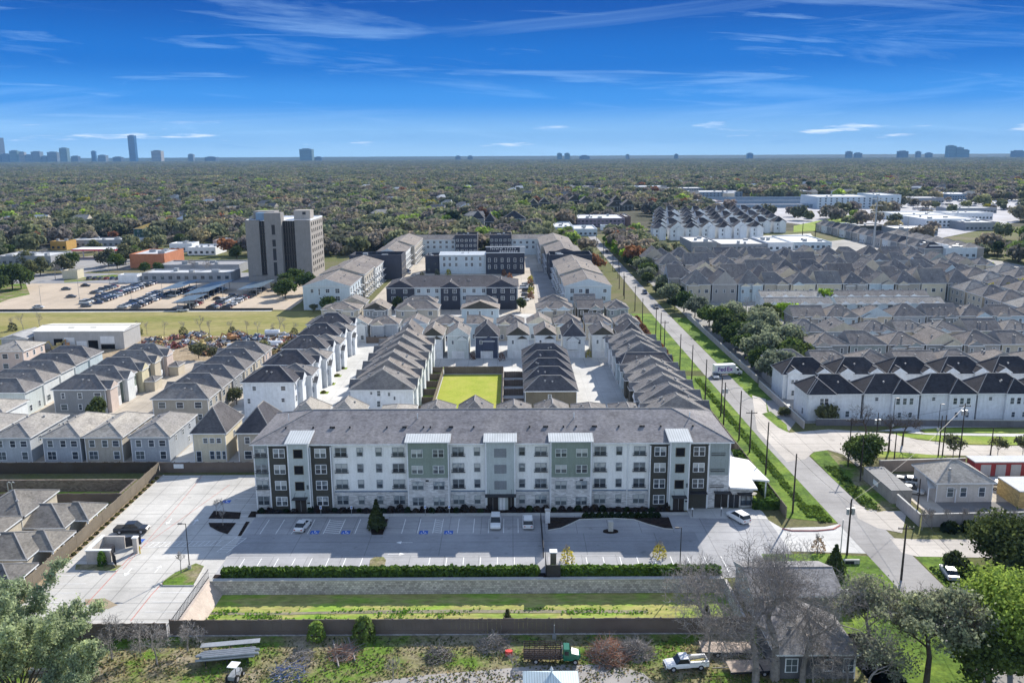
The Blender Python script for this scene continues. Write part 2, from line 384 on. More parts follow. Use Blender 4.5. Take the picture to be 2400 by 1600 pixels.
CONC_T = paving('concrete_tan', (.46, .41, .34), 5); ASPH = paving('asphalt_road', (.31, .3, .29), 60, .001, 1, .2, .09)
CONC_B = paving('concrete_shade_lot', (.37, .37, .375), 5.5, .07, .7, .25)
LOTTAN = paving('tan_gravel_lot', (.47, .39, .3), 40, .001, 1, .15, .03)
PAINTW = plain('line_paint', (.8, .8, .78), .7, .06); PAINTR = plain('red_curb_paint', (.5, .2, .17), .7, .25); PAINTB = plain('blue_paint', (.04, .13, .5), .7, .1)
ROOF_M = shingle('shingle_mid', (.185, .18, .178)); ROOF_D = shingle('shingle_dark', (.085, .085, .095)); ROOF_L = shingle('shingle_light', (.3, .29, .27)); ROOF_B = shingle('shingle_brown', (.215, .197, .183)); ROOF_K = shingle('shingle_black', (.045, .045, .052)); ROOF_G = shingle('shingle_main', (.19, .19, .205))
BRICK_W = brickmat('white_brick', (.55, .55, .55), (.42, .42, .42)); BRICK_G = brickmat('grey_block', (.5, .48, .46), (.22, .21, .2), .45, .3, var=.3)
S_WHITE = plain('pale_siding', (.63, .66, .67), .7, .05); S_GREY = plain('grey_green_siding', (.27, .31, .31), .8, .06); S_SAGE = plain('sage_siding', (.22, .27, .23), .8, .06)
S_DARK = plain('charcoal_siding', (.062, .06, .05), .8, .1); S_BLUE = plain('blue_siding', (.39, .42, .45), .8, .06); S_BLUE2 = plain('slate_blue_siding', (.33, .36, .4), .8, .06)
S_TAUPE = plain('taupe_siding', (.38, .35, .3), .8, .06); S_BEIGE = plain('beige_siding', (.5, .45, .36), .8, .06); S_PINK = plain('salmon_siding', (.55, .46, .41), .8, .06)
S_YEL = plain('yellow_siding', (.6, .55, .38), .8, .06); S_OLIVE = plain('olive_brick', (.17, .15, .11), .9, .12); S_NAVY = plain('navy_siding', (.06, .075, .12), .8, .08); S_AQUA = plain('aqua_siding', (.53, .58, .58), .8, .06)
STUCCO = plain('stucco_white', (.7, .73, .76), .8, .06, .15); S_LBLUE = plain('light_blue_siding', (.42, .5, .55), .8, .06)
FENCEW = brickmat('fence_boards', (.46, .4, .34), (.16, .13, .11), .3, 9, var=.3); FENCEP = brickmat('fence_boards_pale', (.55, .49, .41), (.2, .17, .13), .3, 9, var=.2)
PINKC = plain('pink_concrete', (.5, .42, .36), .9, .12); CURB = plain('curb_concrete', (.48, .47, .44), .9, .1)
# ------------------------------------------------------------------ ground with two sunk basins
def ground_sheet():
    xs = [-30000, -250, -105, -75.5, -46, 32, 400, 30000]; ys = [-2000, 60, 104.2, 118.6, 151, 160.6, 500, 40000]
    holes = [(-46, 104.2, 32, 118.6), (-105, 151, -75.5, 160.6)]
    mb = MB()
    for i in range(len(xs)-1):
        for j in range(len(ys)-1):
            if any(xs[i] >= h[0] and xs[i+1] <= h[2] and ys[j] >= h[1] and ys[j+1] <= h[3] for h in holes): continue
            mb.face([(xs[i], ys[j], 0), (xs[i+1], ys[j], 0), (xs[i+1], ys[j+1], 0), (xs[i], ys[j+1], 0)], GR_BASE)
    mb.build('ground', kind='structure')
ground_sheet()
# long grass basin between the parking lot and the yard
sheet('basin_ground', rect(-46, 104.2, 32, 118.6), -2.1, GR_DITCH)
mb = MB(); mb.box(-46, 118.6, -2.1, 32, 119.1, .12, BRICK_G); mb.box(-46.1, 118.5, .12, 32, 119.2, .25, CURB)
mb.build('block_retaining_wall', label='long grey block retaining wall below the hedge, facing the grass basin', cat='retaining wall')
mb = MB(); mb.face([(-46, 104.2, .25), (-44.2, 104.2, -2.1), (-44.2, 118.6, -2.1), (-46, 118.6, .25)], PINKC); mb.box(-46.35, 104.2, -.5, -46, 118.9, .3, PINKC)
mb.build('sloped_basin_wall', label='pinkish concrete end wall at the left end of the grass basin', cat='retaining wall')
mb = MB(); mb.box(-46, 103.7, -2.1, 32, 104.18, .02, BRICK_G); mb.build('basin_kerb', label='low block wall under the fence at the near side of the basin', cat='retaining wall')
sheet('pale_path', rect(-8, 106.8, 32, 107.2), -2.07, CONC_L); sheet('pale_path', rect(-8.2, 104.3, -7.8, 106.79), -2.07, CONC_L)
sheet('muddy_channel', TP(600, 1200, [(-700, 905), (0, 925), (900, 905), (1100, 900), (1800, 895), (3600, 900), (3600, 925), (1700, 925), (900, 930), (0, 945), (-700, 930)], -2.1), -2.06, ground('mud', [(.3, (.2, .19, .13)), (.7, (.3, .27, .19))], .3))
# sunk detention pit at the left
sheet('pit_ground', rect(-105, 151, -75.5, 160.6), -2.4, GR_DITCH)
PITM = brickmat('pit_block', (.2, .165, .14), (.1, .08, .07), .5, .25, var=.3)
mb = MB(); mb.box(-105, 160.6, -2.4, -75.5, 161, .1, PITM); mb.box(-75.5, 151, -2.4, -75.1, 161, .1, PITM); mb.box(-105, 150.6, -2.4, -75.5, 151, .1, PITM)
mb.build('pit_wall', label='brown block wall round the sunken grass pit at far left', cat='retaining wall')
for i, x in enumerate((-98.4, -97.6)):
    mb = MB(); mb.tube((0, 0, -2.4), (0, 0, 1.1), .09, .09, METAL_G, 8); mb.tube((0, 0, 1.1), (.35, 0, 1.35), .09, .09, METAL_G, 8); mb.tube((.35, 0, 1.35), (.6, 0, 1.15), .09, .09, METAL_G, 8)
    mb.build('vent_pipe', loc=(x, 156.5, 0), label='hooked grey vent pipe at the sunken pit, '+['left', 'right'][i]+' one of the pair', cat='pipe', group='hooked vent pipes at the pit')
# ------------------------------------------------------------------ paving
sheet('parking_pavement', rect(-46, 119.2, 45, 143.4), .03, CONC_B)
sheet('drive_lane', rect(-46, 127, 31, 135), .037, paving('concrete_lane', (.3, .305, .315), 12, .07, .7, .22))
sheet('side_lot_pavement', rect(-70.5, 103.2, -46, 163), .03, CONC)
sheet('driveway', [(45, 128), (57, 127), (57.2, 138.5), (54, 137.2), (46.3, 136.8), (45, 140)], .03, CONC_L)
sheet('entry_lot', [(31.5, 141), (45, 140.3), (45, 143.4), (44.5, 145.2), (31.5, 145.2)], .06, CONC_L)
sheet('main_road', [(57, 40), (64.4, 40), (64, 126), (63.2, 171), (63, 330), (66.5, 700), (60.5, 700), (56.4, 330), (56, 177), (57, 120)], .05, ASPH)
def TC(pts): return [G(1688+.576*x, 892+.576*y) for x, y in pts]
ST_P = paving('street_pale', (.5, .46, .41), 5)
sheet('cross_street', TC([(130, 60), (185, 75), (190, 125), (280, 212), (440, 198), (560, 205), (720, 218), (800, 240), (1000, 262), (1400, 268), (1400, 335), (1000, 305), (860, 302), (700, 288), (560, 284), (600, 320), (560, 350), (500, 300), (440, 282), (380, 290), (345, 320), (270, 330), (150, 200)]), .055, ST_P)
sheet('driveway', TC([(185, 80), (235, 78), (320, 150), (280, 205), (200, 130)]), .05, ASPH)
sheet('cross_street', TC([(690, 640), (790, 645), (1400, 648), (1400, 690), (1100, 720), (800, 715), (740, 700)]), .055, ST_P)
sheet('verge_grass', [(48.5, 140.8), (57, 138.6), (56.5, 177), (56.5, 240), (48.5, 240)], .035, GR_STRIP)
sheet('verge_grass', rect(46, 246, 56.5, 340), .035, GR_STRIP)
sheet('verge_grass', TC([(365, 305), (385, 290), (430, 284), (520, 385), (560, 445), (640, 520), (570, 500), (480, 420)]), .07, GR_STRIP); sheet('rough_ground', TC([(430, 283), (540, 340), (720, 520), (640, 535), (560, 445)]), .066, GR_YARD); sheet('dirt_shoulder', TC([(540, 500), (640, 530), (760, 530), (740, 620), (640, 600), (560, 560)]), .056, ST_P)
sheet('verge_grass', TC([(170, 135), (205, 125), (270, 180), (275, 210), (235, 190)]), .07, GR_STRIP); sheet('verge_grass', [(63.2, 205), (69, 205), (69, 330), (63.2, 330)], .035, GR_STRIP)
sheet('verge_grass', [(48, 60), (57, 60), (57, 126), (50, 127), (40, 127), (40, 119)], .035, GR_STRIP)
sheet('verge_grass', [(64.3, 60), (75, 60), (72, 126), (64.3, 125.9)], .035, GR_STRIP)
sheet('park_grass', TC([(700, 214), (860, 222), (1400, 232), (1400, 266), (1000, 258), (860, 242), (740, 228)]), .06, GR_LAWN); sheet('footpath', TC([(760, 212), (800, 200), (830, 213), (1400, 218), (1400, 231), (860, 221)]), .066, CONC_L); sheet('park_grass', TC([(815, 198), (900, 193), (1400, 200), (1400, 216), (835, 212)]), .07, GR_LAWN)
sheet('footpath', TC([(640, 205), (760, 190), (900, 176), (1400, 170), (1400, 188), (900, 190), (790, 205)]), .062, CONC_L); sheet('park_grass', TC([(640, 300), (660, 288), (920, 306), (910, 314), (640, 312)]), .064, GR_LAWN)
sheet('club_lawn', rect(43.8, 145.5, 48.4, 177), .04, GR_LAWN)
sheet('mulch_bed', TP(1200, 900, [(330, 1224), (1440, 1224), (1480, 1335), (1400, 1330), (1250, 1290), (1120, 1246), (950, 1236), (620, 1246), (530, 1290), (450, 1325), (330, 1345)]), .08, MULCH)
mb = MB(); P = TP(1200, 900, [(1480, 1335), (1400, 1330), (1250, 1290), (1120, 1246), (950, 1236), (620, 1246), (530, 1290), (450, 1325), (330, 1345)])
for a, b in zip(P, P[1:]): mb.tube((*a, .06), (*b, .06), .14, .14, CURB, 6)
mb.build('curb', kind='structure')
sheet('mulch_bed', rect(-46, 119.52, 32, 120.95), .06, MULCH); sheet('mulch_bed', rect(-46.5, 143.6, 31, 145.7), .07, MULCH)  # first strip: dark mulch also stands in for shadow at the hedge foot
sheet('sidewalk', rect(-46, 142.2, 31.4, 143.55), .08, CURB)
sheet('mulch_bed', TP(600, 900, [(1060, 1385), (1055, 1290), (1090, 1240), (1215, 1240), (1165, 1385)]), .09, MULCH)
sheet('island_grass', TP(600, 1200, [(1040, 498), (1050, 440), (1090, 412), (1170, 412), (1195, 440), (1180, 498)]), .09, GR_YARD)
for pts in ([(1915, 1235), (2200, 1240), (2215, 1180), (1965, 1165)], [(1915, 1275), (2170, 1275), (2090, 1380), (2000, 1350), (1930, 1310)], [(2185, 1395), (2260, 1265), (2295, 1265), (2215, 1395)], [(2275, 1225), (2352, 1225), (2352, 1170), (2310, 1170)]):
    sheet('mulch_bed', TP(0, 900, pts), .09, MULCH)
sheet('island_grass', TP(0, 1200, [(1490, 670), (1780, 675), (1880, 500), (1800, 470), (1600, 560), (1500, 640)]), .09, GR_YARD)
sheet('island_grass', TP(0, 1200, [(690, 530), (1060, 540), (1120, 490), (960, 480), (700, 480)]), .09, GR_YARD)
sheet('bare_dirt', rect(-72, 104, -70.5, 163), .035, DIRT)
sheet('dirt_stain', TP(0, 1200, [(780, 800), (960, 790), (1080, 850), (990, 890), (870, 860), (790, 850)]), .045, plain('brown_stain', (.32, .26, .18), .9, .15))
# yard at the bottom
sheet('yard_grass', rect(-110, 60, 48, 103.6), .035, GR_YARD)
sheet('yard_drive', TP(600, 1200, [(900, 1600), (1100, 1560), (1500, 1500), (2000, 1460), (2352, 1430), (2700, 1400), (3300, 1400), (3560, 1480), (3700, 1600), (3700, 1900), (900, 1900)]), .05, paving('yard_asphalt', (.34, .32, .3), 50, .001, 1, .2, .1))
# ------------------------------------------------------------------ painted markings on the lots
def line(mb, a, b, w=.12, z=.045, m=None):
    a = Vector(a); b = Vector(b); d = (b-a).normalized(); n = Vector((-d.y, d.x))*w/2
    mb.face([(*(a-n), z), (*(b-n), z), (*(b+n), z), (*(a+n), z)][::1], m or PAINTW)
mb = MB()
for x in (-43.2, -40.5, -37.8, -35.1, -32.4, -29.7, -27.0, -19, -16.3, -13.7, -12.3, -9.5, -6.8, -4.2, -1.6, .9): line(mb, (x, 135.3), (x, 141.2))
for a, b in ((-32.4, -29.7), (-13.7, -12.3)):
    for k in range(7): line(mb, (a, 136+k*.8), (b, 135.4+k*.8), .14)
for x in [-43+2.7*i for i in range(17)]:
    if not -19.5 < x < -15: line(mb, (x, 121), (x, 126.3), z=.05)
for x in [9+2.7*i for i in range(10)]: line(mb, (x, 121), (x, 126.3), z=.05)
line(mb, (-46, 135.2), (45, 135.2), .05, .044, plain('joint', (.15, .15, .16)))
for (x, y, s) in ((-18, 131.8, -1), (-19, 127.6, 1)):
    line(mb, (x-1.3, y), (x+1.3, y), .14, .05); mb.face([(x+s*1.5, y, .051), (x+s*.6, y+.5, .051), (x+s*.6, y-.5, .051)][::s], PAINTW)
for k in range(14):  # stalls of the left lot
    y = 104.5+2.75*k
    if 122 < y < 132: continue
    line(mb, (-70.2, y), (-64.6, y), .1, .05)
for k in range(5): line(mb, (-52.2, 104.5+2.75*k), (-46.8, 104.5+2.75*k), .1, .05)
for k in range(9): line(mb, (-52.2, 140+2.75*k), (-46.8, 140+2.75*k), .1, .05)
def hatch(P, Q, w, n):
    P = Vector(P); Q = Vector(Q); d = (Q-P); N = Vector((-d.y, d.x)).normalized()*w
    line(mb, P, Q, .12, .05); line(mb, P+N, Q+N, .12, .05)
    for k in range(n): line(mb, P+d*(k/n), P+d*((k+.6)/n)+N, .12, .05)
hatch(TP(0, 900, [(1300, 1500)])[0], TP(0, 900, [(2030, 1480)])[0], 1.8, 14)
hatch(TP(0, 900, [(1990, 1540)])[0], TP(0, 900, [(2180, 1400)])[0], -1.8, 7)
for p in ((1185, 545, 1), (1445, 530, -1), (1560, 80, 1), (1790, 95, -1)):
    x, y = TP(0, 1200, [p[:2]])[0]; line(mb, (x, y-1), (x, y+1), .14, .05); mb.face([(x, y-p[2]*1.5, .051), (x+.5, y-p[2]*.6, .051), (x-.5, y-p[2]*.6, .051)], PAINTW)
mb.build('lot_markings', kind='structure')
mb = MB()
for pts in ([(2110, 925), (1200, 1570)], [(1860, 840), (1640, 1110), (1130, 1700)]):
    P = TP(0, 900, pts)
    for a, b in zip(P, P[1:]): line(mb, a, b, .1, .052, PAINTR)
for pts in ([(1250, 350), (560, 1100)], [(1560, 580), (1390, 760), (1200, 1000)]):
    P = TP(0, 1200, pts)
    for a, b in zip(P, P[1:]): line(mb, a, b, .14, .052, PAINTR)
P = TP(1800, 900, [(130, 1330), (220, 1350), (450, 1350), (600, 1335), (660, 1300)])
for a, b in zip(P, P[1:]): mb.tube((*a, .08), (*b, .08), .16, .16, PAINTR, 6)
mb.build('red_curb_lines', kind='structure')
def ada(x, y, z=.06):
    mb = MB(); mb.face([(x-.75, y-.7, z), (x+.75, y-.7, z), (x+.75, y+.7, z), (x-.75, y+.7, z)], PAINTB)
    for (dx, dy, r) in ((-.05, .45, .12),): mb.prism([(x+dx+r*math.cos(q), y+dy+r*math.sin(q)) for q in [k*math.pi/4 for k in range(8)]], z+.002, z+.006, PAINTW)
    line(mb, (x-.05, y+.3), (x, y-.1), .1, z+.004); line(mb, (x, y-.1), (x+.35, y-.1), .1, z+.005); line(mb, (x+.35, y-.1), (x+.5, y-.45), .1, z+.006)
    pr = None
    for k in range(7):
        q = math.pi*.75+k*math.pi*.22; p = (x-.05+.38*math.cos(q), y-.25+.38*math.sin(q))
        if pr: line(mb, pr, p, .09, z+.007)
        pr = p
    mb.build('wheelchair_marking', kind='structure')
for zx in (540, 825, 1540, 1770): ada(*TP(600, 900, [(zx, 1362)])[0])
ada(*TP(0, 900, [(1280, 1440)])[0]); ada(*TP(0, 900, [(2080, 1080)])[0])
# curbs
mb = MB(); mb.box(-46, 119.2, 0, 4.6, 119.5, .18, CURB); mb.box(5.2, 119.2, 0, 32, 119.5, .18, CURB); mb.box(-70.7, 104, 0, -70.5, 163, .18, CURB)
P = TP(0, 1200, [(1880, 500), (1780, 678), (1500, 680), (1475, 665), (1500, 630), (1600, 560), (1740, 500)])
for a, b in zip(P, P[1:]): mb.tube((*a, .08), (*b, .08), .12, .12, CURB, 6)
P = TP(0, 1200, [(750, 550), (1060, 545), (1120, 500)])
for a, b in zip(P, P[1:]): mb.tube((*a, .08), (*b, .08), .12, .12, CURB, 6)
mb.build('curb', kind='structure')
# ------------------------------------------------------------------ fences, hedges
def fence(x0, y0, x1, y1, h, label, mat=None, thick=.12, name='wood_fence', posts=3.0, z=0, cat='fence'):
    L = math.hypot(x1-x0, y1-y0); a = math.atan2(y1-y0, x1-x0); rs = random.Random(int(x0*7+y0))
    root = empty(name, (x0, y0, z), label, cat, None, a)
    mb = MB(); n = max(1, int(L/.6)); m = mat or FENCEW
    for k in range(n):
        hh = h+rs.uniform(-.035, .035); off = rs.uniform(-.012, .012)
        mb.box(L*k/n+.006, -thick/2+off, 0, L*(k+1)/n-.006, thick/2+off, hh, m, False)
    mb.build('boards', root)
    mb = MB(); mb.box(0, -thick, h*.2, L, -thick/2-.02, h*.2+.12, m); mb.box(0, -thick, h*.8, L, -thick/2-.02, h*.8+.12, m); mb.build('rail', root)
    pm = None
    np_ = int(L/posts)
    if np_ <= 60:
        for k in range(np_+1):
            if pm is None: q = MB(); q.box(-.08, -.1, 0, .08, .1, h+.08, m); pm = q.mesh('post')
            link('post', pm, root, (min(L, posts*k), .09, 0))
    return root
fence(-46.2, 104, 32, 104, 2.2, 'weathered brown board fence along the near side of the grass basin', z=0.05)
fence(-72, 103.3, -46.4, 103.3, 2.2, 'brown board fence at the near end of the left parking lot')
fence(-72, 104, -72, 164.3, 2.3, 'long pale board fence along the left side of the left parking lot', FENCEP)
fence(-110, 164.4, -72.1, 164.4, 2.4, 'dark board fence behind the sunken pit, in front of the blue houses', brickmat('dark_fence_boards', (.22, .185, .155), (.06, .05, .04), .3, 9, var=.3))
fence(-71.9, 164.6, -47.3, 164.6, 2.2, 'board fence with a white sign behind the far end of the left lot')
mb = MB(); mb.box(0, -.06, 0, 2.0, 0, .9, WHITE); mb.build('notice_board', loc=(G(417, 1100)[0], 164.4, 1.0), label='blank white notice board on the fence behind the left lot', cat='sign')
fence(-110, 137.5, -104.2, 160, 1.8, 'orange brown new fence at far left edge', plain('new_cedar', (.5, .25, .12), .8, .15))
fence(48.4, 141, 48.4, 240, 2.1, 'long board fence between the grass verge and the apartment side houses', FENCEP, cat='fence')
fence(39.5, 177.2, 48.2, 177.2, 2.1, 'short board fence closing the club lawn at the back')
def hedge(x0, y0, x1, y1, h, label, mat, name='hedge', z=0, n=900, sz=.28):
    root = empty(name, ((x0+x1)/2, (y0+y1)/2, z), label, 'hedge')
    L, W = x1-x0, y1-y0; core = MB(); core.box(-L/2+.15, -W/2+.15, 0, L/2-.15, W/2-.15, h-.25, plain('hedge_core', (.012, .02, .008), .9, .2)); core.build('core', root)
    fl = leaf_cloud(n, lambda k: box_surface(k, L, W, h), sz)
    fl.materials.append(mat); link('foliage', fl, root)
    return root
def box_surface(k, L, W, h):
    a = np.array([L*W, L*h, L*h, W*h, W*h]); c = rng.choice(5, k, p=a/a.sum()); u = rng.random((k, 2)); p = np.zeros((k, 3)); nn = np.zeros((k, 3))
    for i, (n, f) in enumerate([((0, 0, 1), lambda u: ((u[:, 0]-.5)*L, (u[:, 1]-.5)*W, h+0*u[:, 0])), ((0, -1, 0), lambda u: ((u[:, 0]-.5)*L, -W/2+0*u[:, 0], u[:, 1]*h)), ((0, 1, 0), lambda u: ((u[:, 0]-.5)*L, W/2+0*u[:, 0], u[:, 1]*h)), ((1, 0, 0), lambda u: (L/2+0*u[:, 0], (u[:, 0]-.5)*W, u[:, 1]*h)), ((-1, 0, 0), lambda u: (-L/2+0*u[:, 0], (u[:, 0]-.5)*W, u[:, 1]*h))]):
        s = c == i; p[s] = np.stack(f(u[s]), 1); nn[s] = n
    p[:, 2] *= 1+.07*np.sin(p[:, 0]*3.1)*np.sin(p[:, 0]*.7+1)+.05*np.sin(p[:, 0]*7.7); p += rng.normal(0, .12, (k, 3)); return p, nn
def leaf_cloud(k, fn, size, spread=.6, name='foliage', elong=1.0):
    """k small leaf-clump quads around points p facing roughly n"""
    p, n = fn(k); k = len(p)
    d = n+rng.normal(0, spread, (k, 3)); d /= np.linalg.norm(d, axis=1)[:, None]+1e-9
    r = rng.normal(0, 1, (k, 3)); t = np.cross(d, r); t /= np.linalg.norm(t, axis=1)[:, None]+1e-9; b = np.cross(d, t)
    s = size*(.55+.9*rng.random((k, 1))); s2 = s*elong
    v = np.stack([p-t*s2-b*s*.5, p+t*s2*.3-b*s, p+t*s2+b*s*.4, p-t*s2*.2+b*s], 1).reshape(-1, 3)
    me = D.meshes.new(name); me.vertices.add(4*k); me.vertices.foreach_set('co', v.astype(np.float32).ravel())
    me.loops.add(4*k); me.loops.foreach_set('vertex_index', np.arange(4*k, dtype=np.int32))
    me.polygons.add(k); me.polygons.foreach_set('loop_start', np.arange(0, 4*k, 4, dtype=np.int32)); me.polygons.foreach_set('loop_total', np.full(k, 4, dtype=np.int32))
    me.update(calc_edges=True); return me
L_HEDGE = leafmat('hedge_leaves', (.11, .2, .045), .2, .4); L_SHRUB = leafmat('purple_shrub_leaves', (.06, .05, .05), .3, .4); L_DKSH = leafmat('dark_shrub_leaves', (.03, .05, .022), .2, .4)
hedge(-44.5, 120.0, 3.8, 120.9, 1.05, 'clipped green hedge left of the gate, along the near edge of the parking lot', L_HEDGE, n=9000, z=.05)
hedge(5.8, 120.0, 31.5, 120.9, 1.05, 'clipped green hedge right of the gate, along the near edge of the parking lot', L_HEDGE, n=7000, z=.05)
hedge(43.8, 144.6, 48.3, 145.4, 1.6, 'short dark green hedge in front of the club lawn', L_HEDGE, n=1400)
hedge(47.2, 146, 48.1, 172, 1.6, 'dark green hedge inside the fence of the club lawn', L_HEDGE, n=3500)
mb = MB()  # black metal fence on the left basin wall
for k in range(32): mb.box(-46.6, 104.3+k*.5-.02, 0, -46.56, 104.3+k*.5+.02, 1.5, DARK)
mb.box(-46.62, 104.2, 1.4, -46.54, 120, 1.46, DARK); mb.box(-46.62, 104.2, .15, -46.54, 120, .21, DARK); mb.build('metal_fence', label='thin black metal fence on top of the left basin wall', cat='fence')
# gate between the lots
mb = MB(); mb.box(4.85, 126, .0, 4.95, 141, .12, DARK); mb.box(4.85, 126, 1.7, 4.95, 141, 1.8, DARK)
for k in range(75): mb.box(4.87, 126+k*.2, .1, 4.93, 126.05+k*.2, 1.7, DARK)
mb.build('metal_gate', label='long black sliding gate across the middle of the parking lot', cat='gate')
root = empty('gate_pillar', (6.1, 139.5, 0), 'white plaster pillar at the far end of the sliding gate', 'pillar'); mb = MB(); mb.box(-.4, -.4, 0, .4, .4, 2.3, WHITE); mb.build('shaft', root); mb = MB(); mb.box(-.5, -.5, 2.3, .5, .5, 2.45, CURB); mb.build('cap', root)
root = empty('gate_pillar', (6.3, 123.2, 0), 'stone pillar with dark gate panel at the near end of the sliding gate', 'pillar'); mb = MB(); mb.box(-.45, -.45, 0, .45, .45, 2.5, S_OLIVE); mb.build('shaft', root); mb = MB(); mb.box(-.6, -.6, 2.5, .6, .6, 2.65, WHITE); mb.build('cap', root)
mb = MB(); mb.box(5.0, 119.3, 0, 5.1, 123.4, 2.4, DARK); mb.box(5.0, 119.3, 0, 7.2, 119.4, 2.2, DARK); mb.build('gate_panel', label='solid dark panel fence cutting through the hedge at the gate', cat='fence')
# fountain post in the turning bay
root = empty('stone_post', (G(1431, 1246)[0], G(1431, 1246)[1], 0), 'small pale square post standing alone in the shaded turning bay', 'post')
mb = MB(); mb.box(-.4, -.4, .05, .4, .4, 2.0, CURB); mb.build('shaft', root)
mb = MB(); mb.prism([(1.3*math.cos(q), .7*math.sin(q)) for q in [k*math.pi/8 for k in range(16)]], .03, .25, MULCH); mb.build('planting_ring', root)
# shrubs along the facade
def shrub_mesh(r, h, n, mat, sz):
    def fn(k):
        th = rng.random(k)*2*math.pi; ph = np.arccos(rng.random(k)); n_ = np.stack([np.sin(ph)*np.cos(th), np.sin(ph)*np.sin(th), np.cos(ph)], 1)
        rr = .75+.25*rng.random((k, 1)); return n_*rr*np.array([r, r, h])+np.array([0, 0, .05]), n_
    me = leaf_cloud(n, fn, sz); me.materials.append(mat); return me
SHR = [shrub_mesh(.8, 1.0, 160, L_SHRUB, .16), shrub_mesh(.7, .8, 140, L_DKSH, .16), shrub_mesh(.6, .6, 110, leafmat('sunny_shrub_leaves', (.16, .17, .05), .3), .14)]
i = 0
for k in range(52):
    x = -45.5+k*1.47
    if any(a < x < b for a, b in ((-39.6, -37), (-4.2, -1), (29, 31.5))): continue
    i += 1; link('shrub', SHR[0 if k % 3 else 1], None, (x, 144.4+.3*math.sin(k*2.3), .05), k, f'low dark shrub, {nth(i)} from left at the foot of the apartment building', 'shrub', 'shrubs along the apartment facade', scale=(.7+.5*random.random(), .7+.4*random.random(), .6+.7*random.random()))
for k in range(12): link('shrub', SHR[1], None, (13+k*1.15, 141.6, .1), k*2, f'small round shrub, {nth(k+1)} from left edging the curved mulch bed', 'shrub', 'shrubs edging the curved mulch bed')
for k in range(20): link('shrub', SHR[2], None, (-71.2, 124+k*1.95, .05), k*2, f'small young shrub, {nth(k+1)} from the near end along the pale board fence', 'shrub', 'shrubs along the left lot fence', scale=(.7, .7, .7))
mb = MB(); mb.box(32, 104.2, -2.1, 32.4, 118.6, .1, BRICK_G); mb.build('basin_wall', label='block wall closing the right end of the grass basin behind the bare tree', cat='retaining wall')
# ------------------------------------------------------------------ the four storey apartment building
BX, BY = -4.0, 150.0; F0 = 145.8; EAVE = 12.4
apt = empty('apartment_building', (BX, BY, 0), 'long four storey apartment building with grey hip roof, white siding, sage and charcoal bays', 'apartment building')
def AB(mb, name, parent=None): return mb.build(name, parent or apt, loc=(-BX, -BY, 0) if (parent or apt) is apt else (0, 0, 0))
S_BLG = plain('blue_grey_siding', (.42, .47, .47), .8, .05); S_MAIN = plain('main_siding', (.79, .8, .785), .7, .04)
mb = MB(); mb.box(-46.6, F0, 0, 39.2, 164, EAVE, S_MAIN, False); AB(mb, 'wall')
for a, b in ((-46.6, -43.9), (-32.5, -19), (-11.4, -4.9), (.5, 6.7), (14.3, 24.6)): mb = MB(); mb.box(a, F0-.1, 0, b, F0+.05, 3.4, BRICK_W, False); AB(mb, 'brick_base')
mb = MB(); mb.box(-46.65, F0, 0, -46.55, 164, 3.4, BRICK_W, False); AB(mb, 'brick_base')
def seg(a, b, out, z0, z1, mat, name='wall_bay'):
    mb = MB(); mb.box(a, F0-out, z0, b, F0+.02, z1, mat, False)
    t = .16
    mb.box(a-.04, F0-out-.05, z0, a+t, F0-out+.02, z1, W_TRIM, False); mb.box(b-t, F0-out-.05, z0, b+.04, F0-out+.02, z1, W_TRIM, False)
    return AB(mb, name)
seg(-46.6, -43.95, .12, 6.3, EAVE, S_GREY); seg(-46.6, -43.95, .14, 0, 6.3, BRICK_W, 'brick_bay')
seg(-43.9, -40.25, .5, 0, EAVE-.3, S_DARK); seg(-36.4, -32.6, .5, 0, EAVE-.3, S_DARK)
seg(24.7, 28.1, .5, 0, EAVE-.3, S_DARK); seg(31.75, 35.3, .5, 0, EAVE-.3, S_DARK)
seg(35.35, 39.15, .25, 6.3, EAVE, S_GREY); seg(35.35, 39.15, .27, 0, 6.3, BRICK_W, 'brick_bay')
for a, b in ((-40.2, -36.45), (28.15, 31.7)): seg(a, b, 1.3, 0, 13.0, S_BLG, 'stair_tower')
seg(-4.85, .45, .9, 0, 13.1, S_BLG, 'entry_tower')
for a, b in ((-18.9, -11.45), (6.8, 14.15)):
    seg(a, b, .9, 6.3, 13.1, S_SAGE, 'sage_bay'); seg(a, b, .92, 0, 6.3, BRICK_W, 'brick_bay')
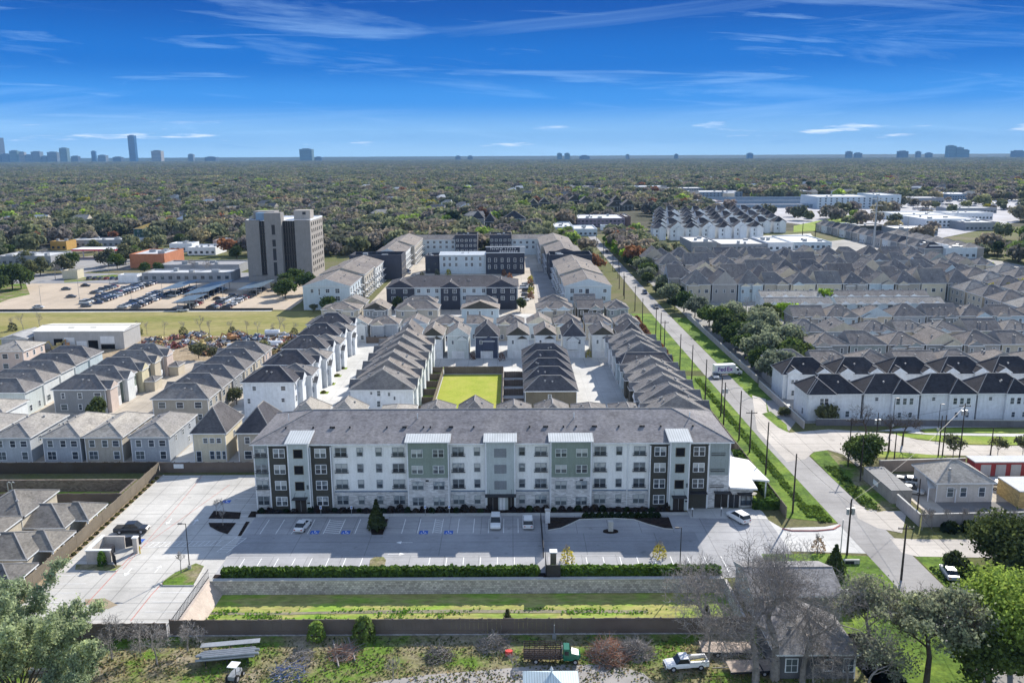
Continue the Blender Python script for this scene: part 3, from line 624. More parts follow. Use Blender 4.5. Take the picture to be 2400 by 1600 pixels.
# shed roofs of metal over towers and bays
RIB = ribbed('seam_metal_roof', (.5, .53, .54))
for a, b, fr, bk in ((-40.2, -36.45, 1.3, 3.0), (28.15, 31.7, 1.3, 3.0), (-4.85, .45, .9, 1.9), (-18.9, -11.45, .9, 1.9), (6.8, 14.15, .9, 1.9)):
    mb = MB(); y0, y1 = F0-fr-.5, F0+bk; z0, z1 = 13.05, 13.95 if fr > 1 else 13.6; t = .14; A, B = a-.35, b+.35
    mb.face([(A, y0, z0+t), (B, y0, z0+t), (B, y1, z1+t), (A, y1, z1+t)], RIB); mb.face([(A, y1, z1), (B, y1, z1), (B, y0, z0), (A, y0, z0)], W_TRIM)
    mb.face([(A, y0, z0), (B, y0, z0), (B, y0, z0+t), (A, y0, z0+t)], W_TRIM); mb.face([(B, y0, z0), (B, y1, z1), (B, y1, z1+t), (B, y0, z0+t)], W_TRIM); mb.face([(A, y1, z1), (A, y0, z0), (A, y0, z0+t), (A, y1, z1+t)], W_TRIM)
    AB(mb, 'shed_roof')
    mb = MB(); m = S_SAGE if b-a > 6 else S_BLG
    mb.face([(a, F0-fr+.02, 12.2), (b, F0-fr+.02, 12.2), (b, F0-fr+.02, 13.1), (a, F0-fr+.02, 13.1)], m)
    for x in (a, b): mb.face([(x, F0, 12.0), (x, y1, 12.0), (x, y1, z1), (x, F0, 13.3)], m)
    AB(mb, 'roof_cheek')
mb = MB(); roof_mb(mb, -46.6, F0, 39.2, 164, EAVE, 3.55, 'x', ('hip', 'hip'), ROOF_G, W_TRIM, W_TRIM, o=.55); AB(mb, 'roof')
for a, b in ((-32.3, -19.1), (-11.2, -5), (.6, 6.6), (14.5, 20.6), (20.9, 24.5)): mb = MB(); mb.box(a, F0-.22, 3.35, b, F0-.1, 3.55, plain('blue_band', (.16, .22, .3), .6), False); AB(mb, 'trim_band')
for x in (-43.95, -32.55, -19.0, -11.3, -4.95, .5, 6.7, 14.3, 20.75, 24.65, 35.32): mb = MB(); mb.box(x-.06, F0-.14, 0, x+.06, F0-.02, EAVE, W_TRIM, False); AB(mb, 'downpipe')
FRM = plain('grey_window_frame', (.3, .33, .35), .6); FRL = plain('sage_window_frame', (.55, .6, .58), .6)
ZW = [1.8+3.05*k for k in range(4)]
gl_main = glassmat('facade_glass', (.03, .036, .045), .15)
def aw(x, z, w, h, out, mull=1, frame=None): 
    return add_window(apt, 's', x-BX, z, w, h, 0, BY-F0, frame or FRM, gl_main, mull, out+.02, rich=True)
def juliet(x, z, out):
    mb = MB(); mb.box(-1.25, -.22, -.06, 1.25, -.02, .04, DARK); mb.box(-1.25, -.2, .45, 1.25, -.16, .5, DARK)
    for k in range(13): mb.box(-1.23+k*.205-.012, -.19, 0, -1.23+k*.205+.012, -.17, .46, DARK)
    mb.build('balcony_rail', apt, loc=(x-BX, F0-out-BY, z-.85))
for k, z in enumerate(ZW):
    for x, jb in ((-45.3, 1), (-30.9, 1), (-20.6, 1), (-9.8, 1), (5.1, 1), (15.8, 1), (22.9, 1), (37.0, 1)):
        if x > 36 and k == 0: continue
        out = .14 if x < -40 or x > 36 else .02
        if k == 0: out = max(out, .12)
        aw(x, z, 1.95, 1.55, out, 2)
        if k > 0: juliet(x, z, out)
    for x in (-27.5, -24.1, -6.4, 1.7, 19.2): aw(x, z, .95, 1.45, .12 if k == 0 else .02)
    for x in (-41.9, -34.5, 26.5, 33.5):
        if x > 33 and k == 0: continue
        aw(x, z, 1.9, 1.6, .52, 2, W_TRIM)
    for x in (-17.1, -13.3, 8.7, 12.4): aw(x, z, 1.9, 1.4, .95, 2, FRL if k > 1 else FRM)
    for x in (-38.3, 29.95):
        if k == 0: continue
        mb = MB(); mb.box(-.85, -.06, -.85, .85, 0, .85, S_OLIVE); mb.box(-.75, -.09, -.75, .75, -.06, .75, plain('void_black', (.008, .008, .01), .9)); mb.build('stair_opening', apt, loc=(x-BX, F0-1.3-BY, z+.15))
    if k > 0: mb = MB(); mb.box(-1.1, -.05, -.82, 1.1, 0, .82, plain('panel_grey', (.2, .22, .24), .5)); mb.build('louvre_panel', apt, loc=(-2.2-BX, F0-.9-BY, z))
# canopies and doors
def canopy(x, w, out, z=2.9, d=1.3):
    mb = MB(); mb.box(-w/2, -d, 0, w/2, 0, .15, DARK)
    for s in (-1, 1): mb.tube((s*w*.35, -d+.1, .15), (s*w*.35, 0, 1.0), .03, .03, DARK, 4)
    mb.build('entrance_canopy', apt, loc=(x-BX, F0-out-BY, z))
def door(x, w, h, out, mat=None, name='door'):
    mb = MB(); mb.box(-w/2, -.06, 0, w/2, 0, h, mat or plain('door_dark', (.03, .025, .022), .5)); mb.box(-.03, -.08, .05, .03, -.06, h-.05, METAL_G); mb.build(name, apt, loc=(x-BX, F0-out-BY, .08))
canopy(-38.3, 2.6, 1.3, 2.75); door(-38.3, 2.0, 2.6, 1.3); canopy(29.95, 2.6, 1.3, 2.75); door(29.95, 2.0, 2.6, 1.3)
canopy(-2.2, 5.6, .9, 3.0); door(-3.6, 1.9, 2.8, .9); door(-.3, 1.1, 2.8, .9); door(-1.9, 1.0, 2.8, .9, W_TRIM)
canopy(33.5, 3.1, .5, 3.2); canopy(38.0, 3.0, .27, 3.1); door(37.9, 2.4, 2.7, .27)
# roof vents on the main roof
rv = MB(); rv.box(-.14, -.14, -.2, .14, .14, .32, DARK); RVM = rv.mesh('roof_vent')
vy = 149.6; vz = EAVE+.22+3.55*(vy-F0+.55)/9.65
for zx in (308, 555, 710, 727, 744, 885, 1220, 1365, 1378, 1391, 1550, 1612, 1785, 1798, 1811, 2003, 2507, 2637, 2652, 2667, 2812, 2927, 3075, 3090, 3107, 3312, 3505, 3520, 3538, 3690, 3980):
    link('roof_vent', RVM, apt, ((600+zx/3.92-1200)/12.55-BX, vy-BY, vz))
pm = MB(); pm.tube((0, 0, -.3), (0, 0, 1.0), .09, .09, W_TRIM, 6); PMM = pm.mesh('roof_pipe')
for px in (688, 983, 1341, 1606): link('roof_pipe', PMM, apt, ((px-1200)/12.3-BX, 152.2-BY, EAVE+.22+3.55*(152.2-F0+.55)/9.65))
# house numbers on the stair towers
mb = MB()
for (x) in (-36.9, 31.35):
    mb.box(x-.18, F0-1.34, 4.4, x+.18, F0-1.3, 5.2, plain('number_plate', (.12, .14, .15))); mb.box(x-.25, F0-1.34, 1.6, x+.25, F0-1.3, 1.9, DARK)
AB(mb, 'number_plate')
for x in (-16.9, 10.9): mb = MB(); mb.box(-.3, -.04, 0, .3, 0, .3, DARK); mb.build('vent_louvre', apt, loc=(x+1.5-BX, F0-.92-BY, 5.6))
# ------------------------------------------------------------------ club house wing
cw = empty('club_house', (41.4, 150, 0), 'single storey white brick club house with flat white roof, right of the apartment building', 'building')
mb = MB(); mb.box(-2.15, -4.3, 0, 2.3, 9, 3.9, BRICK_W, False); mb.build('wall', cw)
rp = [(-2.1, -5.2), (2.6, -5.9), (2.8, -1.2), (5.9, -2.0), (5.0, 9.0), (1.5, 11.2), (-2.1, 11.6)]
mb = MB(); mb.prism(rp, 3.95, 4.25, W_TRIM, plain('white_roof_membrane', (.7, .7, .69), .7, .04)); mb.build('roof', cw)
mb = MB(); mb.box(-.9, -.1, 0, .9, 0, 2.5, DARK); mb.box(-.04, -.12, 0, .04, -.1, 2.5, METAL_G); mb.build('door', cw, loc=(-1.1, -4.3, 0))
add_window(cw, 's', 1.1, 1.35, 1.8, 1.7, 0, 4.3, DARK, None, 2, .02, rich=True)
mb = MB(); mb.box(-1.5, -1.2, 0, 1.5, 0, .12, DARK); mb.build('entrance_canopy', cw, loc=(.9, -4.3, 2.75))
for (x, y) in ((5.4, -1.5), (4.6, 3.5), (4.4, 8.4)): mb = MB(); mb.box(-.12, -.12, 0, .12, .12, 3.95, W_TRIM); mb.build('column', cw, loc=(x, y, 0))
# patio furniture glimpsed under the overhang
for i, (x, y) in enumerate(((45.3, 150.5), (45.7, 153.5))):
    t = empty('patio_table', (x, y, 0), ('nearer' if i == 0 else 'farther')+' round dark patio table beside the white roofed club house', 'table', 'patio tables')
    mb = MB(); mb.prism([(.6*math.cos(q), .6*math.sin(q)) for q in [k*math.pi/5 for k in range(10)]], .72, .77, DARK); mb.build('table_top', t); mb = MB(); mb.tube((0, 0, 0), (0, 0, .72), .06, .06, DARK, 6); mb.build('leg', t)
R3 = random.Random(11)
def wins_for(w, H, side='s', n=None, lo=True, sz=(1.0, 1.4), garage=False, skip=()):
    n = n or (2 if w < 9 else 3); out = []; fl = int(H//3)
    for f in range(fl):
        if f == 0 and not lo: continue
        z = 1.55+f*3.0 if H > 5.8 else (1.5 if f == 0 else 4.1)
        if z > H-.8: continue
        for k in range(n):
            u = -w/2+w*(k+.5)/n
            out.append((side, u+R3.uniform(-.2, .2), z, sz[0]*R3.choice((.8, 1, 1.6)), sz[1], 1))
    return out
CN = {'pale': S_WHITE, 'white': STUCCO, 'blue': S_BLUE, 'slate blue': S_BLUE2, 'taupe': S_TAUPE, 'beige': S_BEIGE, 'salmon pink': S_PINK, 'yellow': S_YEL, 'olive brick': S_OLIVE, 'navy': S_NAVY, 'aqua': S_AQUA, 'light blue': S_LBLUE, 'grey green': S_GREY, 'sage': S_SAGE, 'cream': CREAM, 'charcoal': S_DARK, 'mid grey': plain('mid_grey_siding', (.25, .26, .27), .8, .06), 'warm grey': plain('warm_grey_siding', (.36, .34, .32), .8, .06)}
RN = {'m': ROOF_M, 'd': ROOF_D, 'l': ROOF_L, 'b': ROOF_B, 'k': ROOF_K}
def H_(x0, y0, x1, y1, H, rise, col, rf, lab, grp, axis='y', ends=('hip', 'hip'), ws='s', **k):
    w = []
    for s in ws:
        L = (x1-x0) if s in 'sn' else (y1-y0)
        w += wins_for(L, H, s, lo=k.get('lo', True))
    k.pop('lo', None)
    return house(x0, y0, x1, y1, H, rise, CN[col], RN[rf], axis, ends, f'{col} {lab}', grp, w, **k)
# --- row behind the pit fence
g = 'houses behind the pit fence'
rowE = [(-119, -111, 'blue', 'l'), (-109.5, -101.5, 'blue', 'l'), (-98.8, -91.0, 'slate blue', 'l'), (-90.0, -82.2, 'taupe', 'l'), (-80.3, -72.3, 'slate blue', 'l')]
for i, (a, b, c, r) in enumerate(rowE):
    house(a, 171, b, 186.5, 5.4, 1.9, CN[c], RN[r], 'y', ('hip', 'hip'), f'{c} two storey house, {nth(i+1)} from left behind the dark pit fence', g,
          [('s', -2.4, 4.1, 1.1, 1.4), ('s', .3, 4.1, 1.1, 1.4), ('s', 2.6, 4.1, 1.3, 1.2), ('s', -2.3, 1.5, 1.8, 1.7, 2), ('s', 2.6, 1.5, 1.2, 1.6), ('e', -4, 4.1, .9, 1.2), ('e', 0, 4.1, .9, 1.2), ('e', 4, 4.1, .9, 1.2), ('e', 3, 1.5, .9, 1.2)], vents=3, hk=.95)
house(-67, 170.5, -60.2, 182, 6.3, 4.6, CREAM, ROOF_D, 'y', ('hip', 'hip'), 'cream house with steep dark roof behind the left lot, left of its brown neighbour', g, [('s', 2, 4.8, .9, 1, 1), ('s', .6, 4.8, .9, 1), ('s', -.8, 4.8, .9, 1), ('s', 1.7, 1.6, .9, 1.7), ('s', .4, 1.6, .9, 1.7), ('s', 3-.1, 1.6, .7, 1.7), ('s', -2.4, 1.3, 1, 2.2), ('e', 0, 4.6, 1, 1.3)], hk=1.0)
house(-57.6, 170.5, -50.6, 182, 6.3, 4.6, S_TAUPE, ROOF_D, 'y', ('hip', 'hip'), 'taupe house with steep dark roof, beside the left end of the apartment building', g, [('s', -1.5, 4.8, 1, 1.3), ('s', .8, 4.8, 1, 1.3), ('s', -1.5, 1.6, 1.5, 1.6), ('e', 0, 4.6, 1, 1.3)], hk=1.0)
g = 'houses peeking over the apartment roof'
for i, (x, r, zz) in enumerate(((-45.8, 'l', 9.6), (-37.2, 'l', 9.8), (-26, 'l', 7.8), (-17, 'm', 8.8), (-8.4, 'm', 9.8), (.4, 'm', 8.8), (9, 'm', 9.0), (17.5, 'm', 8), (26, 'm', 8))):
    H_(x-3.6, 179, x+3.6, 190, 6.2, zz-6.4, 'pale', r, f'house peeking over the apartment roof ridge, {nth(i+1)} from left', g, ws='n', hk=.9)
# --- left neighbourhood columns
g = 'houses of the left neighbourhood'
colL = [(204, 212.5, 'aqua'), (213.5, 222, 'pale'), (223, 231, 'pale'), (232, 240, 'light blue'), (241.5, 250, 'light blue')]
for i, (a, b, c) in enumerate(colL):
    H_(-137, a+.3, -121-i*.5, b-.5, 5.9, 2.6, c, 'm', f'house, {nth(i+1)} from front in the leftmost street row, facing right', g, 'x', ws='es')
for i, (a, b, c, d) in enumerate([(206, 215, 'mid grey', S_PINK), (216, 224.5, 'sage', S_WHITE), (225.5, 233, 'yellow', S_YEL), (234, 241.5, 'grey green', S_BEIGE), (242.5, 250.5, 'salmon pink', S_PINK)]):
    H_(-115, a+.3, -102, b-.5, 6, 2.8, c, 'm', f'house, {nth(i+1)} from front on the left side of the tan alley', g, 'x', ws='es', bays=[('e', -1.5, 4, 1.0, 6.0, 1.6, 0, d)], garage=[('e', 2.2, 3, 2.3)])
    bx = MB(); bx.box(-100.9, a+1, 0, -98.2, a+6, 2.7, CN['beige'])
    bx2 = MB(); roof_mb(bx2, -101, a+1, -98.2, a+6, 2.7, .9, 'x', ('hip', 'hip'), ROOF_M, W_TRIM, W_TRIM, o=.3)
    if i in (2, 4):
        r_ = empty('garage', (-99.5, a+3.5, 0), ('yellow' if i == 2 else 'beige')+' low garage jutting into the tan alley, '+('nearer' if i == 2 else 'farther')+' of two', 'garage', 'low garages on the alley')
        o1 = bx.build('wall', r_, loc=(99.5, -a-3.5, 0)); o2 = bx2.build('roof', r_, loc=(99.5, -a-3.5, 0))
for i in range(6):
    a = 197.5+9.6*i
    H_(-86.5, a, -73.2, a+7.9, 6, 2.8, ['taupe', 'taupe', 'mid grey', 'beige', 'beige', 'salmon pink'][i], 'm', f'house, {nth(i+1)} from front on the right side of the tan alley', g, 'x', ws='es', bays=[('w', 2, 4, .6, 5.9, 1.2)] if i % 2 else [])
H_(-131, 188, -117, 198, 5.6, 2, 'pale', 'l', 'house with light roof at far left behind the blue houses', g, 'x', ws='es')
H_(-158, 250, -147, 262, 6, 2, 'salmon pink', 'l', 'house alone at the far left edge below the warehouse', g, 'x', ws='es')
H_(-160, 222, -146, 234, 6, 2, 'beige', 'm', 'house at the left edge, second behind the leftmost street row', g, 'x', ws='es')
H_(-160, 204, -146, 214, 6, 2, 'pale', 'm', 'house at the left edge, beside the aqua house', g, 'x', ws='es')
# --- white three storey houses left of the white alley
g = 'white houses left of the white alley'
for i, a in enumerate((202, 220, 239, 257.5, 275)):
    wl = [('s', -3.5, 7.4, .9, 1), ('s', 3.6, 7.4, 1.1, 1), ('s', 3.4, 4.4, .8, .9), ('s', -5, 4.2, .7, 1.2)]
    if i: wl = [('s', -2, 7.6, .7, .9), ('s', -.4, 7.6, .7, .9), ('s', 4, 4.4, .9, .9)]
    for k in range(3):
        for f in range(3): wl.append(('e', -3+3*k, 1.6+2.9*f, 1.0, 1.5))
    house(-66, a, -53.5, a+9, 8.8, 3.0, STUCCO, ROOF_D, 'x', ('hip', 'hip'), f'tall white house with dark hip roof, {nth(i+1)} from front left of white alley', g, wl, vents=3, bays=[('e', 1.6, 3.6, 1.0, 8.3, 1.5)])
    if i < 4:
        house(-61, a+9.6, -51.5, a+(17.2 if i else 16.8), 8.0, 2.3, STUCCO, ROOF_M, 'y', ('hip', 'hip'), f'smaller white house tucked behind the {nth(i+1)} tall white one, left of white alley', g,
              [('e', -2, 6.4, 1, 1.4), ('e', 1.8, 6.4, 1, 1.4), ('e', -2, 3.9, 1, 1.4), ('e', 1.8, 3.9, 1, 1.4)], bays=[('e', 0, 3.4, .8, 5.5, 1.2)], garage=[('e', 0, 2.6, 2.2)])
# --- column right of the white alley
g = 'houses between white alley and lawn'
for i in range(6):
    a = 199+9.5*i; x1 = -24; x0 = -39
    wl = [('s', -.8, 6.9, .8, 1.4), ('s', 1.7, 6.6, .6, .8), ('s', -.9, 4.2, .8, 1.4), ('s', -1.2, 1.6, .9, 1.5), ('s', 6, 1.5, .9, 1.5), ('s', -2.6, 6.9, .5, .6), ('s', 3, 5.6, .5, .8)] if i == 0 else []
    for f in range(3): wl += [('w', -2, 1.6+2.7*f, 1.2, 1.4), ('w', 2.2, 1.6+2.7*f, 1, 1.4), ('e', -2, 1.6+2.7*f, 1, 1.4), ('e', 2, 1.6+2.7*f, 1, 1.4)]
    house(x0, a, x1, a+8.2, 7.6, 4.4, STUCCO if i % 2 == 0 else S_WHITE, ROOF_B if i % 2 else ROOF_M, 'y', ('hip', 'hip'), f'wide {"white" if i % 2 == 0 else "pale"} house, {nth(i+1)} from front between the white alley and the lawn', g, wl, hk=.36, vents=4, bays=[('w', -1, 4, .8, 7.2, 1.6), ('e', 1, 4.2, .5, 7.2, 1.9)])
# --- olive row
g = 'olive brick houses right of the lawn'
for i in range(5):
    a = 201.5+9.3*i
    house(3.2, a, 15.8, a+7.4, 6.4, 2.9, S_OLIVE, ROOF_D, 'x', ('hip', 'hip'), f'olive brick house with dark hip roof, {nth(i+1)} from front right of lawn', g, [('s', -.3, 5.1, .7, .9)] if i == 0 else [], vents=2)
# --- column along the road
g = 'houses along the inside of the road fence'
for i in range(9):
    a = 170+9.3*i if i else 178; a = 177.5+8.9*i; y1 = a+7.8
    if y1 > 259: break
    wl = []
    for f in range(3): wl += [('w', -2.4, 1.6+2.7*f, 1.3, 1.5), ('w', .4, 1.6+2.7*f, 1.3, 1.5), ('w', 2.8, 1.6+2.7*f, .9, 1.5), ('e', -2, 1.6+2.7*f, 1, 1.4), ('e', 2, 1.6+2.7*f, 1, 1.4)]
    col = ['pale', 'white', 'charcoal', 'charcoal', 'light blue', 'light blue', 'pale', 'white', 'pale'][i]
    house(29.5, a, 43, y1, 7.8, 3.4 if i != 5 else 2.4, CN[col], ROOF_M if i != 5 else ROOF_D, 'y' if i != 5 else 'x', ('hip', 'hip'), f'{col} house, {nth(i+1)} from front in the column beside the road fence', g, wl, hk=.45, vents=4, bays=[('w', -1.5, 3.2, .9, 7.2, 1.4, 2.7), ('e', 1, 4.5, .4, 7.4, 1.9)])
# --- row facing the lawn street
g = 'narrow houses facing the lawn street'
pr = [(-36, -29.5, 'white', 'b', 'd'), (-28, -22, 'white', 'b', 'g'), (-20.4, -13.8, 'aqua', 'm', 'g'), (-11.6, -4.4, 'navy', 'd', 'd'), (-1.4, 5.2, 'pale', 'm', 'g'), (7.4, 13.8, 'white', 'b', 'g'), (16.2, 23, 'pale', 'd', 'd'), (25.4, 32, 'pale', 'm', 'g'), (34, 42, 'mid grey', 'd', 'd')]
for i, (a, b, c, r, st) in enumerate(pr):
    w = b-a; cx = (a+b)/2; H = 7.2 if st == 'g' else 6.8
    house(a, 263.5, b, 276, H, 2.6 if st == 'g' else 3.8, CN[c], RN[r], 'y', ('gable' if st == 'g' else 'hip', 'hip'), f'narrow {c} house, {nth(i+1)} from left facing the lawn street', g,
          [('s', -w*.25, 5.2, .7, 1.1), ('s', w*.2, 5.2, 1.5, 1.3, 2)], garage=[('s', 0 if i != 1 else -.6, 3.6, 2.2)], hk=.75, gab=CN['charcoal'] if st == 'g' and c != 'aqua' else CN[c],
          bays=[('s', .6 if i % 2 else -.4, 3.4, .7, 5.6 if st == 'd' else 6.2, 1.4, 2.9)] if st == 'd' else [('s', w*.2, 2.6, .4, 6.1, 1.0, 2.9)], vents=2)
# --- further rows
def rowgen(y, depth, xs, H, rise, cols, rfs, rowdesc, grp, ws='s', start='left', **k):
    for i, (a, b) in enumerate(xs):
        c = cols[i % len(cols)]; r = rfs[(i*3+int(y)) % len(rfs)]; w = b-a; sty = (i*7+int(y)) % 4
        bays = []
        if sty == 0: bays = [('s', -w*.22, w*.42, .8, H-.3, w*.13)]
        elif sty == 1: bays = [('s', w*.2, w*.45, 1.0, H-.2, w*.14)]
        elif sty == 2: bays = [('s', w*.24, w*.36, .6, H-.5, w*.11), ('s', -w*.24, w*.36, .9, H-.8, w*.11)]
        ends = [('hip', 'hip'), ('gable', 'hip'), ('hip', 'hip'), ('gable', 'gable')][(i*5+int(y)//3) % 4] if not k.get('hips') else ('hip', 'hip')
        ax = 'x' if w > depth*.9 and (i+int(y)) % 3 else 'y'
        wl = wins_for(w, H, 's', lo=k.get('lo', True)) if 's' in ws else []
        for q in wl[:]:
            pass
        wl = [(q[0], q[1], q[2], q[3], q[4], 1, 1.05 if any(abs(q[1]-bb[1]) < bb[2]/2 for bb in bays) else 0) for q in wl]
        wl += [(s, u, z, 1, 1.3) for s in ws if s in 'ew' for u in (-2.5, 2) for z in (1.6, 4.6)]
        house(a, y, b, y+depth, H, rise*R3.uniform(.85, 1.15), CN[c], RN[r], ax, ends, f'{c} house, {nth(i+1)} from {start} in {rowdesc}', grp, wl, bays=bays, vents=3, hk=.95, gab=CN[R3.choice(cols)])
def spans(x0, x1, w, gap): 
    out = []; x = x0
    while x+w <= x1+.1: out.append((x, x+w)); x += w+gap
    return out
g = 'houses of the centre back rows'
rowgen(290, 9, [(-71, -58), (-56.5, -50.2), (-49, -39.5), (-37.5, -29.5), (-28, -17.5), (-15.5, -7), (-5, 4), (5.5, 13.5), (15, 24), (25.5, 34.5), (36, 44)], 5.8, 2.4, ['white', 'pale', 'slate blue', 'light blue', 'beige', 'light blue', 'taupe', 'aqua', 'cream', 'beige', 'mid grey'], 'mmb', 'the row just behind the lawn street houses', g, 'se')
rowgen(318, 10, [(-72, -58), (-56, -47), (-44, -28), (-19, -5), (9.5, 23), (25, 34.5), (36, 44)], 6, 2.6, ['beige', 'mid grey', 'taupe', 'light blue', 'taupe', 'charcoal', 'grey green'], 'bmm', 'the row before the dark gabled apartments', g, 'se', lo=False)
rowgen(333, 8, [(-68, -58), (-43, -30), (-18, -6), (11, 22), (25, 33)], 5.8, 2.4, ['taupe', 'beige', 'warm grey'], 'bm', 'the short row touching the gabled apartments', g, 'e')
# --- right neighbourhood
g = 'white duplex houses with black roofs'
for i in range(6):
    a = 71+13.7*i
    house(a, 197.6, a+13, 207, 6.4, 3.7, STUCCO, ROOF_K, 'x', ('hip', 'hip'), f'white duplex with black roof, {nth(i+1)} from road in the front row', g,
          [('s', 3, 4.8, .9, 1.5, 1, .65), ('s', 4.6, 4.8, .9, 1.5, 1, .65), ('s', 1.4, 4.8, .9, 1.5, 1, .65), ('s', -3.5, 5.2, .8, .8), ('s', 2, 1.4, .8, 1.2, 1, .65), ('s', 4.6, 1.4, .8, 1.2, 1, .65), ('w', -2, 4.5, .9, 1.4), ('w', 2, 1.6, .9, 1.4)] if i else
          [('s', -3.2, 4.8, .9, 1.5, 1, .65), ('s', -2.1, 4.8, .9, 1.5, 1, .65), ('s', 3.4, 1.5, .9, 1.4), ('w', 2, 1.6, .9, 1.4)], hk=.9, vents=2, bays=[('s', 3.2 if i else -3.2, 6.4, .65, 6.38, 3.0, 0, STUCCO, 'hip')])
for i in range(6):
    a = 71+13.7*i
    rr = house(a, 216.2, a+12.8, 225.6, 6.4, 3.5, STUCCO, ROOF_K if i else ROOF_K, 'x', ('hip', 'hip'), f'white duplex with small white gables, {nth(i+1)} from road in the second row', g,
          [('s', -4.2, 4.8, .7, 1.0, 1, .9), ('s', -3.2, 4.8, .7, 1.0, 1, .9), ('s', -4, 1.8, .7, 1.3, 1, .9), ('s', 4, 4.4, .8, 1.5, 1, .9), ('s', .5, 4.4, .6, .7)], bays=[('s', -3.8, 3.2, .8, 6.9, 1.3), ('s', 3.9, 3.2, .8, 6.9, 1.3)], hk=.85, vents=1)
g = 'houses of the right neighbourhood'
CG = ['mid grey', 'slate blue', 'warm grey', 'beige', 'taupe', 'grey green', 'light blue']
rowgen(229.3, 9.2, spans(72, 160, 11, .6), 6.2, 2.6, ['warm grey', 'light blue', 'mid grey', 'warm grey'], 'bbm', 'the row behind the white duplexes', g, '', lo=False)
rowgen(252, 10.2, spans(91, 175, 10.8, .7), 6.2, 3.5, ['mid grey', 'grey green', 'warm grey', 'mid grey', 'warm grey', 'beige'], 'bmb', 'the windowed row right of the oak grove', g, 'sw')
rowgen(272, 10.2, spans(91, 190, 10.8, .7), 6.2, 3.0, CG, 'bbm', 'the row right of the oak grove, second back', g, 'w', lo=False)
rowgen(298, 10.2, spans(100, 205, 11.2, .7), 6.2, 3.3, ['warm grey', 'light blue', 'beige', 'slate blue', 'mid grey'], 'mbm', 'the blue grey row beyond the oak grove', g, 'sw')
def townrow(x0, x1, y, d, w, lab, grp, H=5.2, col='pale', rf='l'):
    n = int((x1-x0)/w); root = empty('terrace', ((x0+x1)/2, y+d/2, 0), lab, 'terrace', grp); ox, oy = -(x0+x1)/2, -(y+d/2)
    mb = MB(); mb.box(x0, y, 0, x1, y+d, H, CN[col], False); mb.build('wall', root, loc=(ox, oy, 0))
    mb = MB(); roof_mb(mb, x0, y, x1, y+d, H, 1.8, 'x', ('gable', 'gable'), RN[rf], W_TRIM, CN[col], o=.3); mb.build('roof', root, loc=(ox, oy, 0))
    for k in range(n):
        u = x0+w*(k+.5)
        mb = MB(); roof_mb(mb, u-w*.28, y-.6, u+w*.28, y+d*.45, H-.2, 1.1, 'y', ('gable', 'gable'), RN[rf], W_TRIM, W_TRIM, o=.2); mb.build('gable_roof', root, loc=(ox, oy, 0))
        add_window(root, 's', u+ox, 3.9, 1.6, 1.1, 0, d/2, DARK, None, 2, .02)
townrow(100, 126, 331, 8, 6, 'long grey terrace of small gables, left one of the front pair beyond the oaks', g)
townrow(128, 170, 331, 8, 6, 'long grey terrace of small gables, right one of the front pair beyond the oaks', g, col='light blue')
townrow(103, 128, 348, 8, 6.5, 'second long terrace with pale gables, left of the two behind', g, col='aqua')
townrow(130, 172, 348, 8, 6.5, 'second long terrace with pale gables, right of the two behind', g, col='light blue', rf='m')
rowgen(368, 11, spans(76, 205, 10.6, .8), 7.4, 5.2, ['beige', 'warm grey', 'light blue', 'taupe', 'cream'], 'bbm', 'the tall row behind the terraces', g, 'sw', lo=False)
rowgen(389, 11, spans(72, 215, 11.2, 1.2), 7.2, 5.0, CG, 'bmb', 'the second tall row behind the terraces', g, 'w', lo=False)
rowgen(410, 12, spans(74, 225, 12, 1.4), 7.2, 5.2, ['beige', 'warm grey', 'cream', 'taupe'], 'bmm', 'the third tall row behind the terraces', g, 'sw', lo=False)
rowgen(438, 12, spans(76, 190, 12, 1.8), 7.2, 5, ['taupe', 'warm grey', 'beige'], 'mbb', 'the fourth tall row behind the terraces', g, 'w', lo=False)
rowgen(465, 12, spans(72, 165, 12, 2.5), 7.4, 5, ['warm grey', 'beige', 'taupe'], 'mmb', 'the rearmost tall row behind the terraces', g, 's', lo=False)
rowgen(436, 10, spans(208, 248, 9.4, .8), 6.6, 3.8, CG, 'bmb', 'the short front row before the long diagonal row', g, 'w', lo=False)
rowgen(456, 10, spans(194, 246, 9.4, .8), 6.6, 3.8, CG, 'mbb', 'the middle short row before the long diagonal row', g, 'w', lo=False)
rowgen(482, 11, spans(80, 236, 10.4, 1.5), 6.8, 4.2, ['beige', 'warm grey', 'taupe'], 'bmm', 'the last tall row before the white flat roofs', g, 'w', lo=False)
for q in range(3):
    for i in range(9):
        x = 190+q*19+(q*3); y = 300+i*13.5
        H_(x, y, x+13, y+11.5, 6.2, 3.8, CG[(i+q*2) % 7], 'mlb'[(i+q) % 3], f'house, {nth(i+1)} from front in the {["left", "middle", "right"][q]} column at the right edge', 'houses at the right edge', 'x', ws='w', vents=1)
for i in range(15):
    y = 522+i*13
    H_(253, y, 265, y+9.4, 5.6, 3.6, ('mid grey', 'pale', 'warm grey')[i % 3], 'dmb'[i % 3], f'house, {nth(i+1)} from front in the long diagonal row far right', 'long far row of houses', 'x', ('hip', 'hip'), ws='w', vents=0)
for i in range(8):
    y = 520+i*14
    H_(276, y, 288, y+11, 6, 2.6, 'warm grey', 'm', f'house, {nth(i+1)} from front in the row behind the long diagonal row', 'long far row of houses', 'x', ws='w', vents=0)
